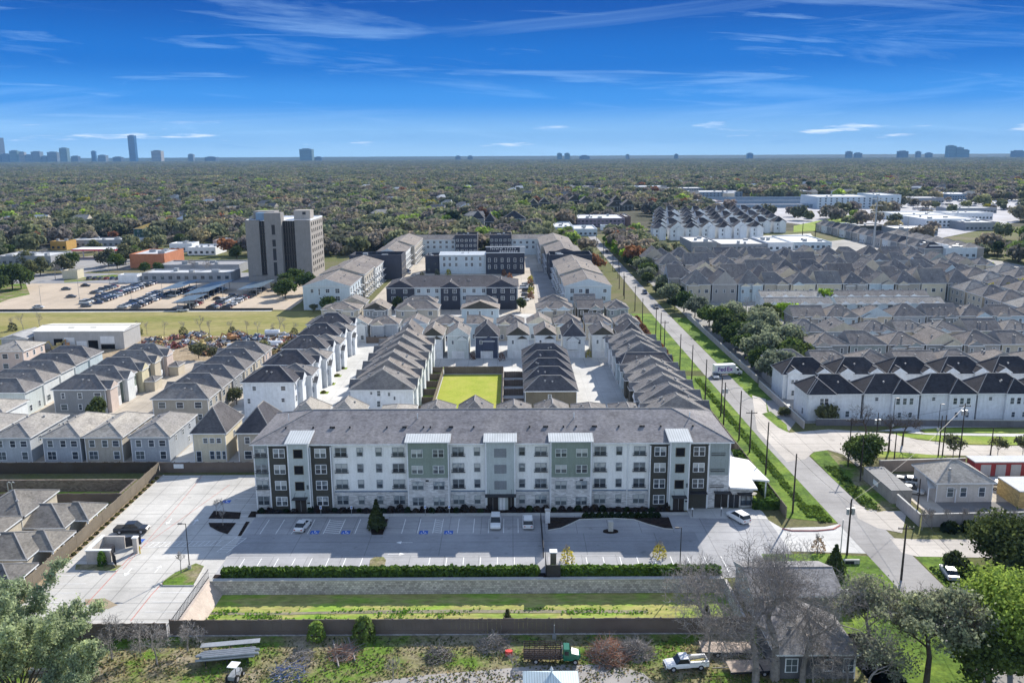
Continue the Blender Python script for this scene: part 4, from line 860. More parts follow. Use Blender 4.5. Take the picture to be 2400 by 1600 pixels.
# white cluster of three storey houses
k = 0
for r in range(6):
    y = 640+r*40; n = 9
    for i in range(n):
        x = 106+i*12.6+r*7; k += 1
        if r == 0 and i in (7, 8): continue
        yy = y+R3.uniform(-3, 3)+i*2.2
        house(x, yy, x+9.6, yy+12, 8.6, 4.2, STUCCO, ROOF_K if (i+r) % 5 else ROOF_D, 'y' if (i+r) % 2 else 'x', ('gable', 'hip') if i % 2 else ('hip', 'hip'), f'tall white townhouse, {nth(i+1)} from left in row {["one", "two", "three", "four", "five", "six"][r]} of the white cluster', 'white townhouse cluster',
              [('s', -2, 6.6, 1.1, 1.6), ('s', 2, 6.6, 1.1, 1.6), ('s', -2, 3.6, 1.1, 1.6), ('s', 2, 3.6, 1.1, 1.6)] if r < 2 else [('s', 0, 6.4, 2.4, 1.4)], vents=0, bays=[('s', 1.5, 4, .8, 8.8, 1.4)] if r < 3 else [])
# --- single storey houses with porches left of the side lot
g = 'porched houses left of the side lot'
ROOF_P = shingle('shingle_porch', (.17, .165, .155))
for i, y in enumerate((131.3, 120, 108.6)):
    r = house(-89, y, -81, y+11, 5.0, 2.5, CN['beige'], ROOF_P, 'x', ('hip', 'hip'), ['farthest', 'middle', 'nearest'][i]+' beige house with sharp grey hips and a corner porch, left of the side lot', g, [('e', -2, 1.7, 1.2, 1.2), ('s', 1, 3.7, 1, 1.2)], vents=1, hk=.8)
    m = 85; yc = y+5.5
    mb = MB(); mb.box(5.6, -5.2, 0, 10.6, 4.4, 3.05, CN['beige'], False); mb.build('wing_wall', r)
    add_window(r, 's', 8, 1.6, 1.2, 1.2, 0, 5.2)
    mb = MB(); roof_mb(mb, 4.2, -5.2, 10.6, 4.4, 3.0, 2.1, 'x', ('gable', 'hip'), ROOF_P, W_TRIM, W_TRIM, o=.35, hk=.9); mb.build('wing_roof', r)
    mb = MB(); roof_mb(mb, 9.3, -2.0, 13.0, 4.6, 2.85, 1.8, 'x', ('gable', 'hip'), ROOF_P, W_TRIM, W_TRIM, o=.3, hk=.9); mb.build('porch_roof', r)
    for (px_, py_) in ((12.9, -1.9), (12.9, 1.3), (12.9, 4.4)):
        mb = MB(); mb.box(-.12, -.12, 0, .12, .12, 2.85, W_TRIM); mb.build('porch_post', r, loc=(px_, py_, 0))
    sheet('patio', rect(-74.3, y+1, -72.9, y+10.5), .05, CONC_T)
    sheet('side_lawn', rect(-72.85, y, -72.15, y+10.9), .05, plain('turf_green', (.09, .28, .03), .9))
fence(-110, 149.6, -73, 149.6, 1.7, 'dark picket fence just beyond the porched houses at left')
# ------------------------------------------------------------------ vehicles
def loft(mb, secs, mat, tuck=.88):
    k = len(mb.v); i = mb.mi(mat); n = 8
    for (x, hw, z0, z1) in secs:
        zm = z0+(z1-z0)*.6
        for p in ((-hw*.95, z0), (-hw, z0+.08), (-hw, zm), (-hw*tuck, z1), (hw*tuck, z1), (hw, zm), (hw, z0+.08), (hw*.95, z0)): mb.v.append((x, p[0], p[1]))
    for s in range(len(secs)-1):
        for j in range(n): mb.f.append((k+s*n+j, k+s*n+(j+1) % n, k+(s+1)*n+(j+1) % n, k+(s+1)*n+j)[::-1]); mb.m.append(i)
    mb.f.append(tuple(k+j for j in range(n))); mb.m.append(i); e = k+(len(secs)-1)*n; mb.f.append(tuple(e+n-1-j for j in range(n))); mb.m.append(i)
CARG = glassmat('car_glass', (.02, .025, .03), .08, False); LAMP = plain('lamp_white', (.8, .8, .75), .3); LAMPR = plain('lamp_red', (.4, .03, .02), .3)
RIM = plain('rim_metal', (.4, .4, .42), .4)
def wheel_mesh(r=.34, w=.24):
    mb = MB(); mb.tube((0, -w/2, 0), (0, w/2, 0), r, r, TYRE, 14); mb.tube((0, -w/2-.012, 0), (0, w/2+.012, 0), r*.55, r*.55, RIM, 10); return mb.mesh('wheel')
WH = wheel_mesh(); WHB = wheel_mesh(.5, .3)
CSPEC = {
 'sedan': dict(body=[(-2.35, .7, .38, .72), (-2.2, .86, .28, .92), (-1.4, .9, .25, 1.0), (0, .91, .24, .97), (1.2, .9, .25, .93), (2.05, .86, .28, .8), (2.33, .7, .38, .64)], cab=[(-1.85, .76, .9, .98), (-1.15, .72, .9, 1.4), (.15, .72, .9, 1.43), (1.05, .78, .9, .96)], roof=[(-1.15, .66, 1.38, 1.44), (.15, .66, 1.41, 1.47)], wx=(-1.42, 1.42), wr=.33),
 'suv': dict(body=[(-2.35, .78, .42, .95), (-2.25, .92, .32, 1.05), (-1.4, .95, .28, 1.1), (0, .95, .28, 1.08), (1.2, .95, .28, 1.05), (2.1, .92, .32, .98), (2.35, .78, .42, .75)], cab=[(-2.25, .84, 1.0, 1.1), (-1.95, .8, 1.0, 1.66), (.25, .8, 1.0, 1.7), (1.15, .86, 1.0, 1.08)], roof=[(-2.0, .76, 1.64, 1.72), (.25, .76, 1.68, 1.76)], wx=(-1.45, 1.45), wr=.37),
 'pickup': dict(body=[(-2.85, .9, .5, 1.0), (-2.8, .95, .4, 1.05), (0, .96, .38, 1.08), (1.5, .96, .38, 1.08), (2.6, .92, .4, 1.0), (2.85, .8, .5, .8)], cab=[(-.95, .86, 1.0, 1.1), (-.8, .82, 1.0, 1.72), (.8, .82, 1.0, 1.75), (1.55, .88, 1.0, 1.1)], roof=[(-.85, .78, 1.7, 1.79), (.8, .78, 1.73, 1.82)], wx=(-1.8, 1.85), wr=.4)}
_cm = {}
def car_meshes(kind, col, cname):
    k = (kind, cname)
    if k in _cm: return _cm[k]
    s = CSPEC[kind]; m = paint('car_paint_'+cname.replace(' ', '_'), col)
    b = MB(); loft(b, s['body'], m); loft(b, s['roof'], m, .95)
    L0 = s['body'][0][0]; L1 = s['body'][-1][0]; z = s['body'][-1][3]
    for y in (-.6, .6): b.box(L1-.12, y-.18, z-.14, L1+.02, y+.18, z+.0, LAMP); b.box(L0-.02, y-.15, z-.05, L0+.1, y+.15, z+.12, LAMPR)
    if kind == 'pickup': b.box(-2.7, -.78, .95, -1.05, .78, 1.09, plain('bed_liner', (.03, .03, .03), .8))
    for t in (-1, 1):
        for x in (s['cab'][1][0]+.75,): b.box(x-.05, t*s['cab'][1][1]-.05, .95, x+.05, t*s['cab'][1][1]+.03, s['cab'][1][3]-.06, m)
    g = MB(); loft(g, s['cab'], CARG, .95)
    _cm[k] = (b.mesh('body', False), g.mesh('car_window')); return _cm[k]
def car(x, y, rz, kind, cname, col, label, group=None, z=.05, sc=1):
    b, g = car_meshes(kind, col, cname); r = empty({'sedan': 'parked_car', 'suv': 'parked_car', 'pickup': 'pickup_truck'}[kind], (x, y, z), label, 'pickup truck' if kind == 'pickup' else 'car', group, rz)
    link('body', b, r); link('window_glass', g, r); s = CSPEC[kind]
    for wx in s['wx']:
        for t in (-1, 1): link('wheel', WH, r, (wx, t*.8, s['wr']), scale=(s['wr']/.34,)*3 if s['wr'] != .34 else None)
    if sc != 1: r.scale = (sc,)*3
    return r
CC = [('silver', (.42, .44, .46)), ('white', (.75, .76, .76)), ('black', (.015, .015, .018)), ('dark grey', (.09, .095, .1)), ('dark blue', (.03, .06, .14)), ('dark red', (.2, .02, .025)), ('light grey', (.5, .51, .5)), ('steel blue', (.13, .2, .28))]
CD = dict(CC)
R4 = random.Random(5)
def lotrow(x, y0, y1, step, rz, rowname, grp='cars in the tan parking lot', skip=.08, ax='y'):
    n = int((y1-y0)/step); i = 0
    for k in range(n+1):
        if R4.random() < skip: continue
        i += 1; cn, c = R4.choice(CC[:5]+CC+[CC[2], CC[3]]); p = y0+k*step
        car(x if ax == 'y' else p, p if ax == 'y' else x, rz+R4.uniform(-.03, .03), R4.choice(('sedan', 'sedan', 'suv')), cn, c, f'{cn} car, {nth(i)} from the {"near end" if ax == "y" else "left"} of {rowname}', grp)
lotrow(-187.5, 370, 428, 2.9, 0, 'the left file, tan lot double row')
lotrow(-181.8, 370, 428, 2.9, math.pi, 'the right file, tan lot double row')
lotrow(-196.5, 398, 421, 2.9, 0, 'the short left row, tan lot')
lotrow(-166, 359, 398, 2.9, 0, 'the left file before the solar canopies')
lotrow(-160.2, 359, 398, 2.9, math.pi, 'the right file before the solar canopies')
lotrow(-156, 388, 412, 2.9, 0, 'the row under leftmost solar canopy')
lotrow(-139.5, 376, 410, 2.9, 0, 'the row under the middle solar canopy')
lotrow(-137, 350, 368, 2.9, 0, 'the row under the nearest solar canopy')
lotrow(-127, 356, 386, 2.9, 0, 'the left file right of the canopies')
lotrow(-121.2, 356, 386, 2.9, math.pi, 'the right file right of the canopies')
lotrow(-120, 390, 410, 2.9, 0, 'the row under the rightmost solar canopy')
lotrow(446, -222, -198, 3, math.pi/2, 'the far row beside the white shed', ax='x')
for (x, y, cn, w) in ((-202, 359, 'light grey', 'near the left front of the tan lot'), (-202, 387, 'dark grey', 'in the middle of the empty left part of the tan lot'), (-216, 410, 'dark grey', 'the left one of two far out in the tan lot'), (-212, 421, 'black', 'the right one of two far out in the tan lot'), (-132, 379, 'black', 'waiting beside the middle solar canopy'), (-98, 425, 'silver', 'parked in the tower shadow'), (-183, 362, 'dark grey', 'closest to the levee in the tan lot')):
    car(x, y, .1, 'sedan', cn, CD[cn], f'{cn} car {w}', 'cars in the tan parking lot')
# near vehicles
x, y = G(600+415/3.92, 900+1330/3.92); car(-36.4, 137.6, rad(83), 'sedan', 'white', (.78, .79, .8), 'white sedan parked in the shaded stalls, leftmost car at the apartments')
car(-3.0, 138.3, rad(-90), 'suv', 'white', (.78, .79, .8), 'large white suv parked below the apartment entrance canopy')
car(2.6, 138.4, rad(90), 'suv', 'pearl', (.74, .75, .74), 'white suv parked beside the sliding gate')
car(*G(1200+2080/3.92, 900+1250/3.92), rad(115), 'suv', 'white', (.78, .79, .8), 'white suv standing at the edge of the shadow near the club house')
car(*G(310, 1199+48), rad(2), 'pickup', 'black', (.02, .022, .03), 'black pickup truck alone in the sunny left lot')
car(58.6, 238, rad(-97), 'sedan', 'silver', CD['silver'], 'silver car driving on the road beside the box truck')
car(60.5, 352, rad(-92), 'sedan', 'dark grey', CD['dark grey'], 'grey car on the road beyond the poles')
car(61.5, 390, rad(-90), 'suv', 'dark blue', CD['dark blue'], 'dark car far up the road in tree shade'); car(62.5, 560, rad(-90), 'suv', 'black', CD['black'], 'black car at the far end of the road')
car(69, 206, rad(80), 'sedan', 'white', (.78, .79, .8), 'white car parked at the corner beside the nearest white duplex')
car(78.5, 155.5, rad(-20), 'suv', 'silver', CD['silver'], 'silver car parked behind the grey bungalow'); car(75.5, 152, rad(-30), 'sedan', 'light grey', CD['light grey'], 'light grey car beside the grey bungalow, nearer than the silver one')
car(76, 156.5, rad(-30), 'sedan', 'dark grey', CD['dark grey'], 'dark grey car in the cluster behind the grey bungalow')
car(96, 155.5, rad(0), 'sedan', 'dark red', (.3, .03, .08), 'purple red car in front of the red storage doors'); car(93.5, 153.5, rad(-10), 'sedan', 'white', (.78, .79, .8), 'white car next to the purple red car at the storage doors')
car(66.5, 119.5, rad(80), 'sedan', 'silver', CD['silver'], 'silver car half hidden under the dark trees at right edge')
for i, (x, y, cn) in enumerate(((7, 415, 'silver'), (6, 408, 'white'), (7, 398, 'black'), (6.5, 383, 'dark grey'), (5.5, 372, 'white'), (-58, 470, 'black'), (-57, 462, 'silver'), (-49, 450, 'white'), (-50, 444, 'dark grey'))):
    car(x, y, 0, 'suv', cn, CD[cn], f'{cn} car, number {["one", "two", "three", "four", "five", "six", "seven", "eight", "nine"][i]} of those between the far apartment buildings', 'cars between the far apartments')
# box truck with lettering
def text_obj(s, size, loc, rot, mat, parent, name='lettering', sx=1):
    cu = D.curves.new(name, 'FONT'); cu.body = s; cu.size = size; cu.extrude = .01; cu.offset = .02*size
    t = D.objects.new(name, cu); COL.objects.link(t); dg = bpy.context.evaluated_depsgraph_get(); me = D.meshes.new_from_object(t.evaluated_get(dg)); D.objects.remove(t)
    me.materials.clear(); me.materials.append(mat); o = link(name, me, parent, loc); o.rotation_euler = rot; o.scale = (sx, 1, 1); return o
bt = empty('box_truck', (62.6, 241, .05), 'white delivery box truck with purple lettering, crossing the road edge under the trees', 'truck', rz=rad(8))
W_T = paint('truck_white', (.8, .8, .8), .4)
bt.scale = (.84,)*3
mb = MB(); mb.box(-4.8, -1.25, .9, 2.6, 1.25, 3.9, W_T); mb.build('cargo_box', bt)
mb = MB(); loft(mb, [(2.7, 1.05, .6, 2.7), (3.0, 1.1, .5, 2.8), (3.9, 1.1, .5, 2.6), (4.4, 1.05, .5, 1.7), (5.2, 1.0, .5, 1.4)], W_T); mb.build('cab', bt)
mb = MB(); mb.box(3.1, -1.12, 1.7, 3.9, 1.12, 2.4, CARG); mb.build('cab_window', bt)
mb = MB(); mb.box(-4.6, -1.0, .55, 4.8, 1.0, .9, DARK); mb.build('chassis', bt)
for wx in (-2.8, 4.0):
    for t in (-1, 1): link('wheel', WHB, bt, (wx, t*1.02, .5))
text_obj('Fed', 2.1, (-3.9, -1.28, 1.75), (math.pi/2, 0, 0), plain('lettering_purple', (.1, .03, .28), .5), bt); text_obj('Ex', 2.1, (-.62, -1.28, 1.75), (math.pi/2, 0, 0), plain('lettering_violet', (.3, .06, .4), .5), bt)
# green stake truck
gt = empty('stake_truck', (G(1300, 1549)[0], G(1300, 1549)[1], .05), 'green flatbed truck with brown slatted stake sides in the yard', 'truck', rz=rad(-2))
gt.scale = (.7, .78, .78)
GRN = paint('green_paint', (.01, .14, .08)); WDK = plain('dark_stakes', (.06, .045, .04), .9)
mb = MB(); mb.box(-5.6, -1.2, 1.0, 1.2, 1.2, 1.2, WDK); mb.build('bed', gt)
for nm, a, b in (('side_rack', (-5.6, -1.2), (1.2, -1.15)), ('side_rack', (-5.6, 1.15), (1.2, 1.2))):
    mb = MB()
    for k in range(5): mb.box(a[0], a[1], 1.35+k*.34, b[0], b[1], 1.5+k*.34, WDK)
    for k in range(8): mb.box(a[0]+k*.95, a[1]-.03, 1.2, a[0]+k*.95+.09, b[1]+.03, 3.0, WDK)
    mb.build(nm, gt)
mb = MB()
for k in range(5): mb.box(-5.65, -1.15, 1.35+k*.34, -5.6, 1.15, 1.5+k*.34, WDK); mb.box(1.2, -1.15, 1.35+k*.34, 1.25, 1.15, 1.5+k*.34, WDK)
mb.build('end_rack', gt)
mb = MB(); loft(mb, [(1.5, 1.05, .8, 2.5), (1.6, 1.1, .7, 2.75), (2.6, 1.1, .7, 2.75), (3.0, 1.05, .7, 2.0), (4.3, .95, .8, 1.7), (4.6, .8, .9, 1.4)], GRN); mb.build('cab', gt)
mb = MB(); mb.box(1.75, -1.12, 1.75, 2.5, 1.12, 2.4, CARG); mb.face([(2.68, -.9, 2.66), (2.68, .9, 2.66), (3.04, .9, 2.02), (3.04, -.9, 2.02)][::-1], CARG); mb.build('cab_window', gt)
mb = MB(); mb.box(-5.4, -.45, .7, 4.5, .45, .98, DARK); mb.build('chassis', gt); mb = MB(); mb.tube((1.3, -.9, 1.2), (1.3, -.9, 3.4), .08, .08, METAL_G, 8); mb.build('exhaust_pipe', gt)
for wx in (-3.4, 3.7):
    for t in (-1, 1): link('wheel', WHB, gt, (wx, t*.95, .5))
# white pickup with open bed and trailer
wp = empty('pickup_truck', (21.6, 96.0, .05), 'white work pickup with toolboxes and open bed, beside the flat trailer in the yard', 'pickup truck', rz=rad(184))
wp.rotation_euler[2] = rad(186)
wp.scale = (.9,)*3
mb = MB(); loft(mb, [(1.3, .98, .45, 1.1), (2.7, .92, .5, 1.02), (3.0, .8, .6, .85)], W_T); loft(mb, [(-.3, .98, .45, 1.12), (1.35, .98, .45, 1.12)], W_T); loft(mb, [(-.25, .86, 1.74, 1.86), (1.0, .84, 1.74, 1.84)], W_T, .95)
mb.box(-3.0, -1.0, .55, -.3, -.7, 1.35, W_T); mb.box(-3.0, .7, .55, -.3, 1.0, 1.35, W_T); mb.box(-3.0, -.7, .55, -.3, .7, .7, DARK); mb.box(-3.05, -.95, .5, -2.95, .95, 1.25, W_T); mb.box(-.4, -.95, .5, -.3, .95, 1.4, W_T)
mb.build('body', wp); mb = MB(); loft(mb, [(-.28, .92, 1.05, 1.12), (-.15, .88, 1.05, 1.76), (.95, .86, 1.05, 1.78), (1.6, .9, 1.05, 1.12)], CARG, .95); mb.build('window_glass', wp)
mb = MB(); mb.box(2.96, -.7, .55, 3.04, .7, .85, DARK); mb.box(2.9, -.85, .4, 3.1, .85, .52, METAL_G); mb.build('grille', wp)
for s in (-1, 1): mb = MB(); mb.box(-.1, -.12, -.1, .08, .12, .1, LAMP); mb.build('headlight', wp, loc=(2.95, s*.78, .75))
for wx in (-1.9, 2.0):
    for t in (-1, 1): link('wheel', WH, wp, (wx, t*.88, .42), scale=(1.22, 1.1, 1.22))
mb = MB(); mb.tube((-2.6, -.3, .75), (-.6, .1, .8), .13, .13, plain('yellow_hose', (.7, .6, .2)), 8); mb.build('hose_coil', label='yellow hose lying in the open bed of the white work pickup', cat='hose', loc=(21.6, 96, .1), rz=rad(186))
tr = empty('flat_trailer', (30.3, 95.2, 0), 'low flatbed trailer with bare plywood deck behind the white work pickup', 'trailer', rz=rad(3))
PLY = plain('plywood', (.42, .34, .28), .85, .12); mb = MB(); mb.box(-3.6, -1.25, .7, 3.6, 1.25, .8, PLY); mb.build('deck', tr)
mb = MB(); mb.box(-3.7, -1.35, .6, 3.7, -1.25, .84, DARK); mb.box(-3.7, 1.25, .6, 3.7, 1.35, .84, DARK); mb.box(-5.6, -.06, .6, -3.6, .06, .7, DARK); mb.box(.3, -1.3, .82, .42, 1.3, .9, DARK); mb.build('frame', tr)
for wx in (.6, 1.6):
    for t in (-1, 1): link('wheel', WH, tr, (wx, t*1.1, .34))
tr2 = copy_tree(tr, (27.8, 99.3, 0), rad(178), 'second flat trailer with pinkish deck parked beyond the nearer trailer'); 
# yard objects
def heap(x, y, r, h, n, mat, label, cat, name, seed=1, col2=None, grp=None):
    """pile of sticks and brush"""
    rs = random.Random(seed); mb = MB()
    for k in range(n):
        a = rs.random()*6.28; q = rs.random()**.6*r; zz = h*(1-q/r)*rs.random()+.1; L = rs.uniform(.5, 1.6)*r*.45; b = rs.random()*6.28; up = rs.uniform(-.3, .6)
        p = Vector((q*math.cos(a), q*math.sin(a), zz)); d = Vector((math.cos(b), math.sin(b), up))*L
        mb.tube(p, p+d, .035, .012, mat if not col2 or rs.random() < .6 else col2, 3, False)
    return mb.build(name, loc=(x, y, 0), label=label, cat=cat, group=grp)
RUST = plain('dry_red_brush', (.36, .18, .11), .95, .3); GREYST = plain('grey_sticks', (.25, .23, .21), .95, .3)
heap(*G(1200+880/3.92, 1200+1320/3.92), 2.6, 2.6, 900, RUST, 'big heap of reddish dry brush right of the green truck', 'brush pile', 'brush_pile', 3, GREYST)
heap(*G(1200+1130/3.92, 1200+1290/3.92), 2.4, 1.9, 700, GREYST, 'grey brush heap between the reddish heap and the white pickup', 'brush pile', 'brush_pile', 4)
heap(*G(600+1680/3.92, 1200+1330/3.92), 1.8, 1.4, 350, GREYST, 'small dark brush heap left of the yard drive', 'brush pile', 'brush_pile', 5, plain('dark_sticks', (.05, .04, .03)))
heap(*G(600+2180/3.92, 1200+1230/3.92), 2.2, 1.8, 450, GREYST, 'grey scraggly brush left of the green truck', 'brush pile', 'brush_pile', 6)
heap(*G(600+800/3.92, 1200+1300/3.92), 2.0, .8, 500, GREYST, 'heap of junk and branches between two long rails in the yard', 'debris pile', 'debris_pile', 7, RUST)
heap(*G(600+420/3.92, 1200+1330/3.92), 1.6, .8, 200, GREYST, 'jumbled pallet slats lying on the yard grass', 'pallet wood', 'pallet_pile', 8)
heap(*G(600+300/3.92, 1200+1480/3.92), 2.2, 1.0, 400, plain('tan_straw', (.4, .35, .2)), 'tan straw and rubbish heap at the bottom of the yard', 'debris pile', 'debris_pile', 9, plain('blue_scraps', (.1, .16, .4)))
for i, (p, q) in enumerate((((710, 1190), (760, 1430)), ((850, 1160), (910, 1370)), ((130, 1510), (450, 1340)))):
    a = TP(600, 1200, [p])[0]; b = TP(600, 1200, [q])[0]; mb = MB(); mb.tube((0, 0, .2), (b[0]-a[0], b[1]-a[1], .2), .13, .13, GREYST, 6); mb.build('timber_rail', loc=(*a, 0), label=['left long timber rail beside the junk heap', 'right long timber rail beside the junk heap', 'long thin timber lying below the pallet slats'][i], cat='timber')
mt = empty('metal_rack', (-36.5, 98.2, 0), 'rack of long grey metal tubes and sheets on the grass below the board fence', 'rack', rz=rad(9))
for k in range(9):
    mb = MB(); mb.tube((-3.8+(k % 3)*.4, 0, 0), (3.4+(k % 2)*.5, 0, 0), .17, .17, METAL_G, 8); mb.build('tube', mt, loc=(0, -1.2+(k % 5)*.42, 1.0+(k//5)*.36))
mb = MB(); mb.box(-3.6, .9, 1.5, 3.8, 1.9, 1.56, METAL_G); mb.build('metal_sheet', mt)
for x in (-2.6, 0, 2.6): mb = MB(); mb.box(-.06, -1.4, .75, .06, 1.9, .85, DARK); mb.box(-.06, -1.3, 0, .06, -1.2, .8, DARK); mb.box(-.06, 1.7, 0, .06, 1.8, 1.5, DARK); mb.build('rack_leg', mt, loc=(x, 0, 0))
pl = empty('pipe_stack', (*G(140, 1560), 0), 'stack of pale pipes and planks under the feathery tree at bottom left', 'pipe stack', rz=rad(4))
for k in range(14): mb = MB(); mb.tube((-3, 0, 0), (2.5+(k % 3)*.5, 0, 0), .14, .14, METAL_G if k % 3 else GREYST, 6); mb.build('pipe', pl, loc=(0, -1.6+(k % 7)*.42, .2+(k//7)*.3))
tq = empty('small_tractor', (*G(552, 1590), 0), 'small grey ride-on machine with canopy at the bottom edge of the yard', 'tractor', rz=rad(80))
mb = MB(); loft(mb, [(-1, .5, .4, .9), (0, .55, .35, 1.0), (1.1, .4, .4, .9)], METAL_G); mb.build('body', tq)
mb = MB(); mb.box(-.8, -.6, 2.0, .5, .6, 2.08, W_TRIM)
for sx in (-.7, .4):
    for sy in (-.5, .5): mb.box(sx-.03, sy-.03, .9, sx+.03, sy+.03, 2.0, DARK)
mb.build('canopy', tq)
for (wx, r) in ((-.7, .5), (.8, .32)):
    for t in (-1, 1): link('wheel', WH, tq, (wx, t*.6, r), scale=(r/.34, 1, r/.34))
sh = empty('gazebo', (*G(1292, 1672), 0), 'pale ribbed metal pyramid roof with a finial poking up at the bottom edge', 'gazebo')
mb = MB(); RB = ribbed('pale_blue_metal', (.5, .6, .64), 0, .3); L = 4.6
for k in range(4):
    a = k*math.pi/2+math.pi/4; b = a+math.pi/2; mb.face([(L*math.cos(a), L*math.sin(a), 3.4), (L*math.cos(b), L*math.sin(b), 3.4), (0, 0, 5.4)], RB)
mb.box(-3.2, -3.2, 3.3, 3.2, 3.2, 3.39, W_TRIM); mb.build('roof', sh); mb = MB(); mb.tube((0, 0, 5.3), (0, 0, 5.75), .1, .1, W_TRIM, 8); mb.tube((0, 0, 5.75), (0, 0, 6.15), .22, .03, W_TRIM, 8); mb.build('finial', sh)
for sx in (-3, 3):
    for sy in (-3, 3): mb = MB(); mb.box(-.1, -.1, 0, .1, .1, 3.3, W_TRIM); mb.build('post', sh, loc=(sx, sy, 0))
mb = MB(); mb.tube((0, 0, 0), (0, 0, 2.1), .09, .07, METAL_G, 8); mb.box(-.25, -.15, 0, .25, .15, .7, METAL_G); mb.build('metal_stand_pipe', loc=(*G(1299, 1497), 0), label='thin grey metal standpipe in front of the fence above the green truck', cat='pipe')
mb = MB(); mb.prism([(.5*math.cos(q), .35*math.sin(q)) for q in [k*math.pi/5 for k in range(10)]], 0, .7, plain('red_plastic', (.6, .05, .04), .5)); mb.build('red_barrel', loc=(*G(1193, 1535), 0), label='red barrel on the grass left of the green truck', cat='barrel')
# bin enclosure with open gates
be = empty('bin_enclosure', (-65.5, 127.8, 0), 'pale stone bin enclosure with open gates at the fence of the side lot', 'enclosure')
STN = plain('pale_stone', (.48, .45, .42), .9, .06)
mb = MB(); mb.box(-2.2, -2.8, 0, 1.6, -2.4, 2.1, STN); mb.box(-2.2, -2.4, 0, -1.8, 2.8, 2.1, STN); mb.box(-1.8, 2.4, 0, 1.6, 2.8, 2.1, STN); mb.build('wall', be)
mb = MB(); mb.box(-2.3, -2.9, 2.1, 1.7, -2.3, 2.22, W_TRIM); mb.box(-2.3, -2.3, 2.1, -1.7, 2.9, 2.22, W_TRIM); mb.build('coping', be)
for y, a in ((-2.4, -.9), (2.4, .5)): mb = MB(); mb.box(0, -.03, .2, 2.4, .03, 1.9, DARK); mb.build('gate_leaf', be, loc=(1.7, y, 0), rz=a)
mb = MB(); mb.box(-.9, -1.2, .1, .7, 1.0, 1.4, plain('bin_black', (.03, .03, .035), .6)); mb.build('rubbish_skip', loc=(-65.6, 127.8, .03), label='black rubbish skip inside the pale stone enclosure', cat='skip')
mb = MB(); mb.box(-.35, -.35, 0, .35, .35, 2.6, STN); mb.box(-.45, -.45, 2.6, .45, .45, 2.75, W_TRIM); mb.build('gate_pillar', loc=(-61.4, 128.7, 0), label='tall pale stone pillar between enclosure and black pickup', cat='pillar')
mb = MB(); mb.tube((0, 0, 0), (0, 0, 1.3), .1, .1, plain('bollard_yellow', (.65, .5, .05)), 8); mb.build('bollard', loc=(-60.6, 128.2, 0), label='yellow bollard beside the tall stone pillar', cat='bollard')
# ------------------------------------------------------------------ poles and lamps
def pole(x, y, h, label, arm=True, trans=False, lamp=0, grp='utility poles along the road', r=.19, lean=0.0, mat=None):
    p = empty('utility_pole', (x, y, 0), label, 'utility pole', grp); m = mat or WOOD_P
    mb = MB(); mb.tube((0, 0, -.3), (lean, 0, h), r, r*.62, m, 8); mb.build('shaft', p)
    if arm:
        mb = MB(); mb.box(lean-1.2, -.06, h-.7, lean+1.2, .06, h-.55, m)
        for s in (-1.1, -.5, .5, 1.1): mb.tube((lean+s, 0, h-.55), (lean+s, 0, h-.3), .05, .04, METAL_G, 5)
        mb.build('crossarm', p)
    if trans: mb = MB(); mb.tube((.42+lean, 0, h-2.6), (.42+lean, 0, h-1.5), .26, .26, METAL_G, 10); mb.tube((-.42+lean, 0, h-2.6), (-.42+lean, 0, h-1.6), .22, .22, METAL_G, 10); mb.build('transformer', p)
    if lamp: mb = MB(); mb.tube((0, 0, h*.78), (lamp*.55, 0, h*.78+.9), .06, .05, METAL_G, 5); mb.tube((lamp*.55, 0, h*.78+.9), (lamp, 0, h*.78+1.0), .05, .05, METAL_G, 5); mb.box(lamp-.1, -.15, h*.78+.9, lamp+.6, .15, h*.78+1.03, METAL_G); mb.build('lamp_arm', p)
    return p
ps = [(50.2, 143, 11.2, 0, 0, 0), (50.9, 162, 11, 0, 0, 0), (51.2, 175, 9.5, 1, 0, 0), (51, 183, 11.5, 0, 0, 3), (50.2, 194, 10.5, 0, 1, 3.5), (51.2, 201, 10, 0, 0, 0), (50, 213, 11.5, 0, 0, 0), (50, 230, 11.5, 0, 0, -2), (50, 247, 11, 0, 0, 0), (49, 268, 11, 1, 0, 0), (50.2, 282, 11, 0, 0, 0), (49.4, 287, 11.5, 0, 0, 0), (49.5, 318, 10, 0, 0, 0), (50.5, 345, 10.5, 1, 0, 0), (50, 375, 10.5, 1, 0, 0), (51, 385, 10.5, 0, 0, 0), (51.5, 405, 11, 0, 0, 0), (55.2, 440, 12, 1, 0, 0), (56, 470, 11, 0, 0, 0), (56, 520, 12, 1, 0, 0), (57, 575, 12, 0, 0, 0)]
for i, q in enumerate(ps): pole(q[0], q[1], q[2], f'dark wooden pole, {nth(i+1)} nearest along the verge left of the road'+(' with a lamp arm' if q[5] else ''), q[3], q[4], q[5])
pole(53.6, 126.5, 9.6, 'leaning dark pole with transformers at the driveway mouth, near the SE lawn', False, True)
mb = MB(); mb.tube((0, 0, 0), (0, 0, 6.4), .09, .07, METAL_G, 8); mb.build('metal_pole', loc=(52.3, 125.9, 0), label='thin pale metal pole just left of the leaning pole with transformers', cat='pole')
pole(58.6, 118.2, 9, 'short dark pole at the road edge above the leafy oak')
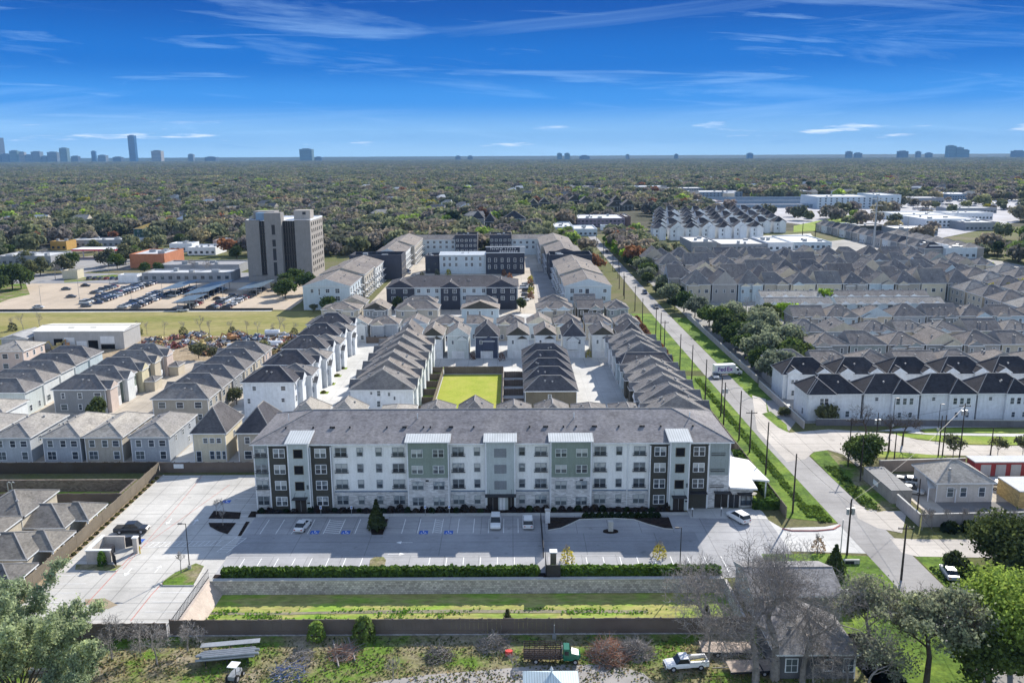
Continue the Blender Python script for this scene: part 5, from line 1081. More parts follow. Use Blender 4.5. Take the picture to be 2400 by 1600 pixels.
for i, q in enumerate([(69, 166, 10.5, 1, 0, 'dark pole behind the bushy evergreen, right of the road'), (68.3, 158, 8.5, 0, 0, 'dark pole at the near corner of the bushy evergreen'), (71.8, 141.5, 7, 0, 0, 'thin pole at the wall corner below the grey bungalow'), (78.8, 176, 8.5, 0, 1, 'grey pole among the bare trees right of the junction'), (80.5, 170.5, 6, 0, 0, 'thin rusty pole beside the bare tree at the street bend'), (90.5, 172, 9, 0, 0, 'left one of the pair of thin poles beyond the bungalow'), (91.6, 172.4, 9, 0, 0, 'right one of the pair of thin poles beyond the bungalow'), (94.5, 171, 12, 1, 1, 'tall dark pole with transformers and crossarms beyond the bungalow'), (101, 171, 6.5, 0, 0, 'thin pole at far right beside the grass park')]):
    pole(q[0], q[1], q[2], q[5], q[3], q[4], 0, 'poles right of the road', r=.15)
def wire(a, b, sag, label):
    mb = MB(); n = 10; pr = None
    for k in range(n+1):
        t = k/n; p = Vector(a).lerp(Vector(b), t); p.z -= sag*4*t*(1-t)
        if pr: mb.tube(pr, p, .03, .03, DARK, 3, False)
        pr = p
    mb.build('power_line', label=label, cat='wire')
for i, (a, b) in enumerate(((ps[0], ps[2]), (ps[2], ps[4]), (ps[4], ps[7]), (ps[7], ps[9]))): wire((a[0], a[1], a[2]-.5), (b[0], b[1], b[2]-.5), .8, f'thin power line in the {nth(i+1)} span along the verge poles')
wire((53.6, 126.5, 9.2), (94.5, 171, 11.5), 1.2, 'thin power line crossing from the leaning pole to the tall pole'); wire((53.6, 126.5, 8.8), (50.2, 143, 10.8), .4, 'thin power line between leaning pole and nearest verge pole')
wire((94.5, 171, 11.6), (69, 166, 10.2), .9, 'power line over the bungalow between two dark poles'); wire((69, 166, 10), (60, 100, 9), 1.4, 'power line running down the right side of the road')
def lamp(x, y, h, label, d=1.0, grp=None, m=None, cat='street lamp', z=0):
    p = empty('lamp_post', (x, y, z), label, cat, grp); m = m or DARK
    mb = MB(); mb.tube((0, 0, 0), (0, 0, h), .09, .06, m, 8); mb.build('shaft', p); mb = MB(); mb.tube((0, 0, 0), (0, 0, .7), .28, .28, CURB, 10); mb.build('base', p)
    mb = MB(); mb.box(0, -.04, h-.05, d, .04, h+.03, m); mb.box(d-.2, -.16, h-.06, d+.45, .16, h+.06, m); mb.build('lamp_head', p); return p
lamp(-50.6, 122.9, 7.6, 'tall dark lamp post on the grassy island in the side lot', -1.0); lamp(25.8, 121.5, 7.2, 'tall dark lamp post on the hedge side of the parking lot, behind the bare tree', -.8)
for i, (zx, zy) in enumerate(((605, 1200), (887, 1195), (1570, 1150), (1787, 1150))):
    x, y = TP(600, 900, [(zx, zy)])[0]; p = empty('parking_sign', (x, 142.6, 0), f'small white accessible parking sign, {nth(i+1)} from left along the facade walk', 'sign', 'parking signs')
    mb = MB(); mb.tube((0, 0, 0), (0, 0, 1.5), .05, .05, METAL_G, 6); mb.build('post', p); mb = MB(); mb.box(-.2, -.05, 1.4, .2, 0, 2.0, WHITE); mb.box(-.12, -.055, 1.55, .12, -.05, 1.85, PAINTB); mb.build('sign_plate', p)
for i, (zx, zy) in enumerate(((1655, 1220), (1920, 1215))):
    x, y = TP(1200, 900, [(zx, zy)])[0]; p = empty('lamp_post', (x, y, 0), ['left', 'right'][i]+' short walkway lamp in front of the club house', 'lamp', 'short walkway lamps'); mb = MB(); mb.tube((0, 0, 0), (0, 0, 1.5), .05, .05, DARK, 6); mb.build('shaft', p); mb = MB(); mb.tube((0, 0, 1.5), (0, 0, 1.75), .2, .12, W_TRIM, 8); mb.build('lamp_head', p)
for i, (zx, zy, h) in enumerate(((380, 305, 9), (730, 240, 9.5), (1010, 100, 11), (1490, 190, 8), (2050, 230, 8), (1212, 280, 8))):
    x, y = TP(0, 640, [(zx, zy)])[0]; p = lamp(x, y, h, f'tall thin light pole, {nth(i+1)} in the tan lot counted from the lower left', .8, 'light poles of the tan lot', METAL_G)
for i, (px, py, h) in enumerate(((2092, 1000, 7), (2198, 1010, 6.5), (1995, 965, 5))): lamp(*G(px, py), h, ['street lamp between the bare trees before the white duplexes', 'pale street lamp at the footpath, right of the bare trees', 'street lamp before the nearest white duplex'][i], .5)
m = METAL_G; cr = empty('lattice_mast', (*G(2046, 592), 0), 'very tall thin grey transmission mast rising above the far houses', 'mast'); mb = MB(); H1 = 36
mb.tube((0, 0, 0), (0, 0, H1), .9, .35, m, 6); mb.build('shaft', cr)
for z in (26, 30, 34): q = MB(); q.box(-4, -.2, z, 4, .2, z+.35, m); q.build('crossarm', cr)
for i, (px, py, h) in enumerate(((2122, 596, 24), (1880, 560, 12), (1910, 560, 12), (1990, 553, 14))): p = pole(*G(px, py), h, ['tall pale pole right of the transmission mast', 'left thin dark pole in the far white yard', 'right thin dark pole in the far white yard', 'thin dark pole in the field behind the white cluster'][i], True, grp='far poles', r=.35, mat=METAL_G if i == 0 else WOOD_P)
# ------------------------------------------------------------------ office tower
tw = empty('office_tower', (-119, 452, 0), 'grey concrete eight storey office tower with tall dark window strips', 'office building'); TX, TY = -119, 452
TC = plain('tower_concrete_shaded', (.25, .24, .232), .85, .06); TCL = plain('tower_concrete_pale', (.36, .33, .3), .85, .06)  # front concrete toned darker for its shade, side kept paler
def tb(name, *boxes, parent=tw):
    mb = MB()
    for b in boxes: mb.box(b[0]-TX, b[1]-TY, b[2], b[3]-TX, b[4]-TY, b[5], b[6])
    return mb.build(name, parent)
tb('wall', (-135.4, 438.5, 0, -102.7, 467, 30.6, TCL))
tb('left_panel', (-135.5, 437, 0, -128.5, 438.5, 31.2, TC)); tb('right_panel', (-110.4, 437, 3, -102.6, 438.5, 31.2, TC)); tb('central_fin', (-125, 434.5, 0, -116.6, 441, 35, TC))
TG = glassmat('tower_glass', (.014, .012, .013), .45, False)
for a, b in ((-128.5, -125), (-116.6, -110.4)):
    for f in range(8):
        mb = MB(); n = 3 if b-a < 4 else 5
        mb.box(a-TX, -14.1, 0, b-TX, -13.55, .5, plain('spandrel', (.06, .05, .045), .7)); 
        for k in range(n): mb.face([(a+(b-a)*k/n+.08-TX, -14.0, .5), (a+(b-a)*(k+1)/n-.08-TX, -14.0, .5), (a+(b-a)*(k+1)/n-.08-TX, -14.0, 3.4), (a+(b-a)*k/n+.08-TX, -14.0, 3.4)], TG)
        mb.build('window_strip', tw, loc=(0, 0, 3.2+f*3.45))
for z0, z1 in ((3, 10), (11, 17), (18, 21.5), (24, 29)): tb('slit_window', (-121.5, 434.44, z0, -119.8, 434.5, z1, DARK))
tb('lower_ledge', (-135, 435.5, 0, -125.1, 437, 2.8, TC), (-116.5, 435.5, 0, -103, 437, 2.8, TC))
wm = MB(); wm.box(-.07, -.9, -.9, .04, .9, .9, plain('void_black', (.008, .008, .01), .9)); WM = wm.mesh('window')
for f in range(8):
    for k in range(6): link('window', WM, tw, (-102.7-TX+.02, 441.5+k*4.4-TY, 5+f*3.4))
tb('parapet', (-135.5, 438.5, 30.6, -135, 467, 31.4, WHITE), (-103.2, 438.5, 30.6, -102.6, 467, 31.4, WHITE), (-135, 466.5, 30.6, -103.2, 467, 31.4, WHITE))
tb('roof', (-135, 438.6, 30.6, -103.2, 466.5, 30.8, WHITE))
tb('penthouse', (-113, 447, 30.8, -104.5, 455, 35.4, TCL)); tb('penthouse', (-134, 447, 30.8, -123, 456, 35.0, TC)); tb('water_tank', (-131, 441, 30.8, -126, 446, 34.6, plain('tank_blue', (.2, .3, .42), .4))); tb('penthouse_window', (-108.5, 446.9, 33.2, -106.8, 447, 34.6, DARK))
# ------------------------------------------------------------------ apartment complex beyond the houses
g = 'apartment complex beyond the houses'
CH_ = S_DARK; CHN = plain('charcoal_blue_siding', (.05, .055, .075), .8, .08); PALEB = plain('pale_blue_siding', (.5, .57, .62), .8, .05)
def ap(x0, y0, x1, y1, H, rise, wall, roof, lab, axis='y', ends=('gable', 'gable'), wins=(), bays=(), bal=None, **k):
    r = house(x0, y0, x1, y1, H, rise, wall, roof, axis, ends, lab, g, wins, bays, 'apartment building', 'apartment_block', vents=5, **k)
    hw, hd = (x1-x0)/2, (y1-y0)/2
    if bal:
        a, n, t = SIDE[bal]; L = hd if bal in 'ew' else hw; dist = hw if bal in 'ew' else hd; nn = int(2*L/5.4)
        bm = MB(); bm.box(-1.5, -1.4, -.1, 1.5, 0, .1, W_TRIM); bm.box(-1.5, -1.4, .9, 1.5, -1.33, 1.0, DARK)
        for q in range(9): bm.box(-1.48+q*.36, -1.38, .1, -1.43+q*.36, -1.34, .95, DARK)
        bm.box(-1.0, -.06, .15, 1.0, 0, 2.3, GLASS); B = bm.mesh('balcony')
        for f in range(int(H//3)):
            for q in range(nn):
                u = -L+(q+.5)*2*L/nn; link('balcony', B, r, (n[0]*dist+t[0]*u, n[1]*dist+t[1]*u, .3+f*3.1), a)
    return r
WS = [('s', -3, 7.6, .6, 2.6), ('s', .5, 8, 1.6, 1.5, 2), ('s', 4.6, 8, 1.8, 1.8, 2), ('s', .5, 4.8, 1.6, 1.5, 2), ('s', 4.6, 4.8, 1.8, 1.8, 2), ('s', -6, 8, 1.2, 1.4)]
ap(-87, 352, -67.5, 382, 9.8, 3.0, PALEB, ROOF_B, 'front left gabled apartment block beside the tan parking lot', wins=WS, bal='e')
ap(-86.5, 382.3, -66.5, 410, 10.5, 3.0, S_TAUPE, ROOF_B, 'second apartment block of the left wing, stepped behind the front gable', bal='e')
ap(-86, 410.3, -66, 438, 9.8, 3.0, S_WHITE, ROOF_B, 'third apartment block of the left wing, below the dark flat block', bal='e')
ap(-75, 461, -59, 500, 10.6, 3.0, S_WHITE, ROOF_B, 'fourth apartment block of the left wing, behind the dark flat block', bal='e')
ap(-74, 501, -57, 548, 11, 3.0, S_TAUPE, ROOF_B, 'rearmost apartment block of the left wing', bal='e')
ap(22, 349, 41, 379, 9.8, 3.0, PALEB, ROOF_B, 'front right gabled apartment block beside the road', wins=[('s', -6.5, 8, 1.6, 1.8, 2), ('s', -3, 8, 1.4, 1.3, 2), ('s', -.3, 6, 1.6, 5.6), ('s', 7, 8, 1.4, 1.3, 2), ('s', -3, 4.8, 1.6, 1.5, 2), ('s', -6.5, 4.8, 1.6, 1.5, 2), ('s', 6.5, 4.8, 1.6, 1.5, 2)], bal='w')
ap(21.5, 379.3, 40.5, 408, 10.5, 3.0, S_TAUPE, ROOF_B, 'second apartment block of the right wing, stepped behind the front gable', bal='w')
ap(21, 408.3, 40, 436, 9.8, 3.0, S_WHITE, ROOF_B, 'third apartment block of the right wing, below the dark flat block', bal='w')
ap(19, 459, 38, 500, 10.6, 3.0, CHN, ROOF_B, 'fourth apartment block of the right wing, behind the dark flat block', bal='w')
ap(17, 501, 36, 548, 11, 3.0, S_TAUPE, ROOF_B, 'rearmost apartment block of the right wing', bal='w')
def flatblock(name, x0, y0, x1, y1, H, wall, roof, lab, cat, grp=None, wrows=(), par=.8, units=2, wsz=(1.4, 1.4), wsides='s', trim=None, frame=None, seed=0, step=None, wmul=1):
    cx, cy, hw, hd = (x0+x1)/2, (y0+y1)/2, (x1-x0)/2, (y1-y0)/2; r = empty(name, (cx, cy, 0), lab, cat, grp); rs = random.Random(seed or int(x0*3+y0))
    mb = MB(); mb.box(-hw, -hd, 0, hw, hd, H-.3, wall, False)
    for b in ((-hw, -hd, hw, -hd+.35), (-hw, hd-.35, hw, hd), (-hw, -hd+.35, -hw+.35, hd-.35), (hw-.35, -hd+.35, hw, hd-.35)): mb.box(b[0], b[1], H-.3, b[2], b[3], H+par, wall, False)
    mb.build('wall', r)
    mb = MB()
    mb.box(-hw+.35, -hd+.35, H-.3, hw-.35, hd-.35, H-.1, roof); mb.build('roof', r)
    mb = MB(); mb.box(-hw-.05, -hd-.05, H+par, hw+.05, -hd+.4, H+par+.12, trim or wall); mb.box(hw-.4, -hd+.4, H+par, hw+.05, hd+.05, H+par+.12, trim or wall); mb.build('coping', r)
    for k in range(units):
        a, b = rs.uniform(1, max(1.1, min(4, hw*.4))), rs.uniform(1, max(1.1, min(3, hd*.4))); X, Y = rs.uniform(-hw*.7, hw*.7), rs.uniform(-hd*.6, hd*.6)
        mb = MB(); mb.box(X-a/2, Y-b/2, H-.1, X+a/2, Y+b/2, H+rs.uniform(.8, 1.8), METAL_G); mb.build('rooftop_unit', r)
    for s in wsides:
        L = hw if s in 'sn' else hd
        n = max(1, int(2*L/(step or wsz[0]*2.2))); 
        if n > 24: n = 24
        for z in wrows:
            for q in range(n): add_window(r, s, -L+(q+.5)*2*L/n, z, wsz[0]*wmul, wsz[1], hw, hd, frame or DARK, None, 1, .01)
    return r
flatblock('apartment_block', -84, 441, -57, 459, 11, CHN, ROOF_D, 'flat roofed charcoal apartment block with raised parapet in the left wing', 'apartment building', g, (2, 5, 8), 1.6, wsides='e')
flatblock('apartment_block', 19.5, 438, 41.5, 457, 11, CHN, ROOF_D, 'flat roofed charcoal apartment block with raised parapet in the right wing', 'apartment building', g, (2, 5, 8), 1.6, wsides='w')
ctr = ap(-52, 352, 2.5, 374, 9.2, 3.4, PALEB, ROOF_D, 'long apartment block with three charcoal gables in the middle of the complex', 'x', ('hip', 'hip'),
   wins=[('s', u, z, 1.4, 1.5, 2, o) for z in (4.8, 7.8) for u, o in ((-24.5, 1.1), (-19.5, 1.1), (-14, 0), (-10, 0), (-6.5, 0), (-2.6, 1.1), (1, 1.1), (5, 0), (9, 0), (13, 0), (17.5, 1.1), (21, 1.1), (25, 1.1))],
   bays=[('s', -21.6, 11.5, 1.0, 9.1, 3.0, 0, CHN), ('s', -.8, 8, 1.0, 9.1, 2.4, 0, CHN), ('s', 20.5, 12.5, 1.0, 9.1, 3.2, 0, CHN)], gab=CHN)
ap(-39, 461, -14, 479, 10, 1.0, PALEB, plain('pale_metal_roof', (.42, .47, .52), .6), 'pale blue apartment block with smooth pale roof in the courtyard', 'x', wins=[('s', u, z, 1.3, 1.8, 2) for z in (5, 8.2) for u in (-10, -7, -3.5, 2, 5, 9.5)])
flatblock('apartment_block', -47, 463, -39.3, 478, 8.6, CHN, ROOF_D, 'low charcoal block at the left end of the pale courtyard apartments', 'apartment building', g, (2, 5), 1, wsides='s')
sb = flatblock('apartment_block', -13.8, 459, 7, 478, 10.6, CHN, ROOF_D, 'charcoal apartment block crowned with a framed white lettered roof sign', 'apartment building', g, (4, 7.6), 1.0, wsides='s', frame=W_TRIM, wsz=(1.1, 2.0), step=3.2)
mb = MB(); mb.box(-10.4, -9.9, 11.8, 10.4, -9.6, 14.6, CHN); mb.box(-10.6, -10, 14.6, 10.6, -9.5, 15.0, W_TRIM); mb.box(-10.6, -10, 11.4, 10.6, -9.5, 11.8, W_TRIM); mb.box(7.8, -10, 11.8, 10.6, -9.55, 14.6, plain('sign_grey', (.4, .43, .46))); mb.build('sign_board', sb)
mb = MB(); rs = random.Random(3)
for k, x in enumerate([-7.6, -6.6, -5.5, -4.5, -3.6, -2.4, -1.6, .2, 1.5, 2.8, 4.1, 5.4]):
    h = 1.0 if k else 1.5; mb.box(x-.3, -9.98, 13.2, x-.12, -9.91, 13.2+h, W_TRIM); mb.box(x-.12, -9.98, 13.2+(.35 if k % 2 else .8), x+.32, -9.91, 13.4+(.35 if k % 2 else .8), W_TRIM)
for k in range(8): mb.box(-3+k*1.25, -9.98, 12.1, -2.2+k*1.25, -9.91, 12.6, W_TRIM)
mb.build('sign_lettering', sb)
ap(-72, 553, -36, 568, 9.5, 2.4, PALEB, ROOF_M, 'far left apartment block with grey roof closing the complex', 'x', wins=[('s', u, z, 1.6, 1.5, 2) for z in (5, 8) for u in range(-16, 17, 4)])
flatblock('apartment_block', -36, 548, -22, 568, 12, CHN, ROOF_D, 'charcoal and pale corner block left of the gap in the far row', 'apartment building', g, (3, 6.3, 9.6), 1, frame=W_TRIM, step=2.8)
flatblock('apartment_block', -14, 548, 0, 568, 12, CHN, ROOF_D, 'charcoal and pale corner block right of the gap in the far row', 'apartment building', g, (3, 6.3, 9.6), 1, frame=W_TRIM, step=2.8)
ap(0, 550, 30, 566, 10, 2.2, PALEB, ROOF_M, 'far right apartment block with grey roof closing the complex', 'x', wins=[('s', u, z, 1.6, 1.5, 2) for z in (5, 8) for u in range(-13, 14, 4)])
sheet('apartment_road', rect(-62, 340, 20, 550), .04, CONC_T); sheet('apartment_road', rect(12, 380, 21, 470), .06, ASPH)
# ------------------------------------------------------------------ warehouse, levee, tan lot
sheet('neighbourhood_paving', rect(-170, 165, -47.5, 262), .03, CONC_T); sheet('neighbourhood_paving', rect(-72, 170, 47.5, 340), .045, CONC_L); sheet('street', rect(-30, 252, 47, 262.5), .06, CONC)
sheet('neighbourhood_paving', [(69.2, 195), (292, 195), (292, 500), (250, 640), (69.2, 500)], .025, paving('estate_paving', (.3, .29, .27), 8)); sheet('tan_alley', rect(-101.5, 188, -87, 256), .05, CONC_T); sheet('yard_strip', rect(-24, 199, -20.6, 252), .06, GR_LAWN); sheet('lawn', rect(-20, 190, -3, 243), .07, ground('sunny_lawn', [(.3, (.27, .33, .04)), (.5, (.34, .37, .06)), (.7, (.4, .38, .09))], .15, 5, 1.5, .15))
fence(-20.3, 190, -20.3, 243.6, 1.9, 'board fence along the left side of the bright lawn', FENCEP, z=.05); fence(-20, 243.8, -2.6, 243.8, 2.2, 'board fence across the far end of the bright lawn', z=.05); fence(-2.6, 190, -2.6, 243.6, 2.0, 'board fence along the right side of the bright lawn', z=.05)
for k in range(6): fence(-23.8, 205+8*k, -20.5, 205+8*k, 1.8, f'short cross fence between small gardens, {nth(k+1)} from front beside the lawn', z=.05, name='wood_fence'); 
for k in range(5): fence(-2.3, 202+9.3*k, 3, 202+9.3*k, 1.8, f'short cross fence behind the olive houses, {nth(k+1)} from front', z=.05)
for k in range(6):
    x, y = -51.3, 206+9*k; link('shrub', SHR[2], None, (x, y, .1), k, f'low sunlit shrub, {nth(k+1)} nearest on the left side of the white alley', 'shrub', 'shrubs of the white alley', scale=(1.6, 1.2, .9)); sheet('garden_patch', rect(x-1.4, y-1.2, x+1.3, y+1.2), .06, GR_LAWN)
fence(-50, 286.5, -39, 286.5, 2.2, 'board fence at the far end of the white alley', z=.05)
sheet('junkyard_ground', rect(-170, 262, -72, 308), .03, DIRT); sheet('levee', rect(-320, 300, -72, 349), .04, GR_LEVEE); sheet('levee_path', rect(-320, 349, -100, 352.5), .05, CONC)
sheet('tan_parking_lot', [(-285, 352.5), (-93, 352.5), (-93, 370), (-98, 432), (-285, 432)], .06, LOTTAN); sheet('asphalt_lot', rect(-285, 432.5, -98, 470), .05, paving('far_asphalt', (.27, .27, .28), 40, .001))
mb = MB(); mb.box(-285, 351.8, 0, -100, 352.2, .9, plain('dark_rail', (.04, .04, .04))); mb.build('low_barrier', label='long low dark barrier between levee and tan parking lot', cat='barrier')
CRW = plain('cream_roof', (.78, .75, .66), .6, .05); GYW = plain('grey_metal_wall', (.42, .42, .42), .7, .06)
wh = empty('warehouse', (-145, 285.5, 0), 'long low grey warehouse with cream roof and open dark bays', 'warehouse')
mb = MB(); mb.box(-15, -6, 0, 15, 7, 6, GYW, False); mb.build('wall', wh); mb = MB(); roof_mb(mb, -15, -6, 15, 7, 6, .8, 'x', ('gable', 'gable'), CRW, W_TRIM, GYW, o=.4, t=.25); mb.build('roof', wh)
for x, w, h in ((-7, 3, 3.6), (-3.2, 3, 1.2), (4.6, 3.2, 3.0), (9.5, 4.6, 1.6)): mb = MB(); mb.box(-w/2, -.05, 0, w/2, 0, h, plain('void_black', (.008, .008, .01), .9)); mb.build('open_bay', wh, loc=(x, -6, 0))
for x, w in ((-3.2, 3.4), (.8, 3.4), (9.5, 4.8)): mb = MB(); mb.box(-w/2, -.12, 0, w/2, -.06, 2.4, W_TRIM); mb.build('roller_door', wh, loc=(x, -6, 1.6 if x < 9 and x != .8 else (2.0 if x > 9 else .4)))
for x in (-4, 3.5): mb = MB(); mb.box(-1, -.6, 0, 1, .6, .15, DARK); mb.build('skylight', wh, loc=(x, -2.0, 6.6))
an = empty('shed', (-165, 283, 0), 'smaller grey shed with sloping roof attached left of the warehouse', 'shed'); mb = MB(); mb.box(-4, -7, 0, 4.5, 6, 4.4, GYW, False); mb.build('wall', an); mb = MB(); roof_mb(mb, -4, -7, 4.5, 6, 4.4, 1.1, 'y', ('gable', 'gable'), plain('grey_roof', (.35, .35, .35), .7), W_TRIM, GYW, o=.3); mb.build('roof', an)
SCR = [plain('scrap_'+n, c, .7, .3) for n, c in (('orange', (.4, .22, .1)), ('yellow', (.46, .37, .16)), ('white', (.55, .56, .57)), ('blue', (.16, .2, .26)), ('rust', (.2, .12, .08)), ('dark', (.04, .04, .045)), ('grey', (.28, .28, .28)), ('red', (.3, .1, .08)))]
R5 = random.Random(8)
for k in range(38):
    x = -127+R5.random()*56; y = 268+R5.random()*34
    if x < -118 and y < 276: y += 12
    mb = MB(); dom = R5.choice(SCR); nm = dom.name.split('_')[1]
    for q in range(55):
        a = R5.random()*6.28; r_ = R5.random()**.7*3.2; z = R5.random()*1.8*(1-r_/3.4); d = Vector((R5.uniform(-1, 1), R5.uniform(-1, 1), R5.uniform(-.4, .6)))*R5.uniform(.3, 1.2); m = dom if R5.random() < .5 else R5.choice(SCR)
        mb.obox((r_*math.cos(a), r_*math.sin(a), z+.2), d, d.orthogonal().normalized()*R5.uniform(.08, .5), d.cross(d.orthogonal()).normalized()*R5.uniform(.05, .35), m)
    mb.build('scrap_heap', loc=(x, y, 0), label=f'mostly {nm} scrap heap, number {k+1} of the junkyard, {"nearer half" if y < 285 else "farther half"}, {"left" if x < -110 else "middle" if x < -90 else "right"} part', cat='scrap heap', group='scrap heaps of the junkyard')
for i, (x, y, m) in enumerate(((-157, 276, 1), (-151, 276.5, 1), (-147.5, 276, 0), (-104, 280, 1), (-98, 291, 0))):
    e = empty('excavator', (x, y, 0), ['yellow digger leftmost before the warehouse', 'second yellow digger before the warehouse', 'small orange digger right of the two yellow ones', 'yellow digger amid the scrap heaps', 'orange digger amid the scrap heaps, farther right'][i], 'digger', 'diggers of the junkyard', i)
    mb = MB(); mb.box(-1.6, -1.1, 0, 1.6, -.6, .8, DARK); mb.box(-1.6, .6, 0, 1.6, 1.1, .8, DARK); mb.build('tracks', e); mb = MB(); mb.box(-1.5, -1, .9, 1.0, 1, 1.9, SCR[m]); mb.box(-.2, -.9, 1.9, 1.0, 0, 2.9, SCR[m]); mb.build('body', e)
    mb = MB(); mb.obox((2.2, .4, 2.6), (1.3, 0, .8), (0, .15, 0), (-.1, 0, .2), SCR[m]); mb.obox((3.9, .4, 2.5), (.5, 0, -1.0), (0, .13, 0), (.15, 0, .1), SCR[m]); mb.box(4.0, .1, .7, 4.8, .7, 1.4, DARK); mb.build('arm', e)
for i, (x, y) in enumerate(((-92, 277), (-86, 300), (-80, 281))): 
    e = empty('storage_tank', (x, y, 0), ['white storage tank lying in front of the junkyard scrap', 'white upright storage tank at the back of the junkyard', 'white storage tank at the right end of the junkyard'][i], 'tank'); mb = MB(); mb.tube((-2.5, 0, 1.2), (2.5, 0, 1.2), 1.1, 1.1, WHITE, 12); mb.build('vessel', e); mb = MB(); mb.box(-1.8, -.9, 0, -1.4, .9, .5, DARK); mb.box(1.4, -.9, 0, 1.8, .9, .5, DARK); mb.build('cradle', e)
# solar canopies over the parking rows
SOL = plain('solar_panel', (.12, .17, .21), .4, .15, .3, 0, .4)
def canopy_solar(x0, y0, x1, y1, lab):
    cx, cy = (x0+x1)/2, (y0+y1)/2; r = empty('solar_canopy', (cx, cy, 0), lab, 'canopy', 'solar canopies of the tan lot'); hw, hd = (x1-x0)/2, (y1-y0)/2
    nx, ny = 3, int((y1-y0)/3.4); mb = MB(); zz = lambda x: 3.2+.12*(x+hw)
    mb.face([(-hw, -hd, zz(-hw)), (hw, -hd, zz(hw)), (hw, hd, zz(hw)), (-hw, hd, zz(-hw))], METAL_G); mb.box(-hw, -hd-.08, 3.0, hw, -hd, 3.25, METAL_G); mb.build('frame', r)
    mb = MB()
    for i in range(nx):
        for j in range(ny):
            a, b = -hw+2*hw*i/nx+.1, -hw+2*hw*(i+1)/nx-.1; c, d = -hd+2*hd*j/ny+.1, -hd+2*hd*(j+1)/ny-.1
            mb.face([(a, c, zz(a)+.05), (b, c, zz(b)+.05), (b, d, zz(b)+.05), (a, d, zz(a)+.05)], SOL)
    mb.build('panels', r)
    for j in range(int(ny/2)+1):
        for s in (-.55, .55): mb = MB(); mb.box(-.1, -.1, 0, .1, .1, zz(s*hw)-.05, METAL_G); mb.build('post', r, loc=(s*hw, -hd+.3+j*(2*hd-.6)/max(1, int(ny/2)), 0))
canopy_solar(-162, 386, -151.5, 413, 'leftmost solar panel canopy over parked cars in the tan lot'); canopy_solar(-146, 374, -134.5, 411, 'largest middle solar panel canopy in the tan lot'); canopy_solar(-142.5, 348.9+4, -133, 370, 'small nearest solar panel canopy close to the levee'); canopy_solar(-126, 387, -114.5, 411, 'rightmost solar panel canopy beside the office tower')
# ------------------------------------------------------------------ low buildings farther out
FR_W = plain('flat_white_roof', (.52, .53, .53), .9, .06); FR_G = plain('flat_grey_roof', (.3, .3, .31), .8, .1); FR_L = plain('flat_pale_roof', (.5, .52, .54), .7, .08)
MA = {'white': WHITE, 'grey': plain('wall_grey', (.3, .31, .33), .8, .06), 'orange': plain('orange_brick', (.48, .19, .1), .85, .1), 'yellow': plain('ochre_wall', (.5, .3, .09), .85, .06), 'cream': CREAM, 'green': plain('dark_green_wall', (.05, .11, .09), .8), 'purple': plain('purple_grey_wall', (.2, .17, .22), .8), 'blue': plain('blue_grey_wall', (.22, .28, .35), .7), 'dark': S_DARK, 'pink': plain('pinkish_wall', (.38, .29, .28), .8), 'brown': plain('brown_wall', (.16, .11, .1), .85), 'pale': PALEB}
def FB(pl, pr, pb, h, d, wc, rc, lab, cat='building', rows=None, step=None, wsides='s', units=2, grp='low buildings beyond the neighbourhoods', wsz=(1.6, 1.4), name='building'):
    x0, y = G(pl, pb); x1, _ = G(pr, pb)
    return flatblock(name, x0, y, x1, y+d, h, MA[wc], rc, lab, cat, grp, rows if rows is not None else ((1.8,) if h < 6.5 else (2, 5)), .5, units, wsz, wsides, None, None, int(pl), step or max(3.4, (x1-x0)/14))
FB(-10, 118, 622, 5, 26, 'grey', FR_W, 'white roofed strip of shops at the far left edge', units=6)
FB(119, 156, 586, 5.5, 14, 'yellow', FR_G, 'ochre walled shop between two white roofed strips')
FB(163, 341, 579, 4.5, 20, 'grey', FR_W, 'long white roofed shop strip at the woodland edge, left', units=5)
FB(306, 386, 628, 7.5, 30, 'orange', FR_L, 'orange brick flat roofed hall left of the office tower', rows=(), units=5, wsides='')
FB(440, 505, 598, 4.5, 22, 'white', FR_L, 'white flat building between the orange hall and the office tower', units=4)
FB(398, 450, 590, 5, 14, 'white', FR_W, 'small white shop behind the orange hall'); FB(500, 556, 582, 5, 14, 'pink', FR_W, 'pinkish shop with white roof left of the tower top')
FB(334, 540, 661, 4.2, 16, 'grey', FR_L, 'long low grey office strip with a row of windows above the tan lot', rows=(2.2,), units=3, step=4); FB(372, 560, 640, 4, 22, 'grey', FR_G, 'grey flat roofed hall behind the long low office strip', rows=(), units=5)
FB(278, 322, 663, 3.6, 7, 'white', FR_W, 'small bright white shed at the dark car row', rows=(), units=0, wsides=''); FB(147, 182, 654, 4, 7, 'cream', FR_G, 'cream shed left of the dark car row', rows=(), units=0, wsides='')
x0, y = G(315, 556); H_(x0, y, x0+21, y+14, 6.5, 4.2, 'charcoal', 'm', 'green walled house with tan roof standing out before the woodland', 'low buildings beyond the neighbourhoods')
for o in D.objects:
    if o.get('label', '').startswith('charcoal green walled'):
        o['label'] = 'green walled house with bright tan roof standing out before the woodland'
        for c in o.children:
            if c.name.startswith('roof') and 'vent' not in c.name: c.data.materials[0] = plain('tan_roof', (.55, .36, .1), .8, .2)
            if c.name.startswith('wall'): c.data.materials[0] = MA['green']
x0, y = G(167, 608); gs = empty('fuel_canopy', (x0+13, y+10, 0), 'red edged flat fuel station canopy among trees at left', 'canopy'); mb = MB(); mb.box(-14, -7, 5, 14, 7, 5.9, plain('canopy_red', (.6, .03, .08), .5)); mb.box(-13.8, -6.8, 5.91, 13.8, 6.8, 6.0, WHITE); mb.build('roof', gs)
for sx in (-10, 0, 10): mb = MB(); mb.box(-.3, -.3, 0, .3, .3, 5, WHITE); mb.build('column', gs, loc=(sx, 0, 0)); 
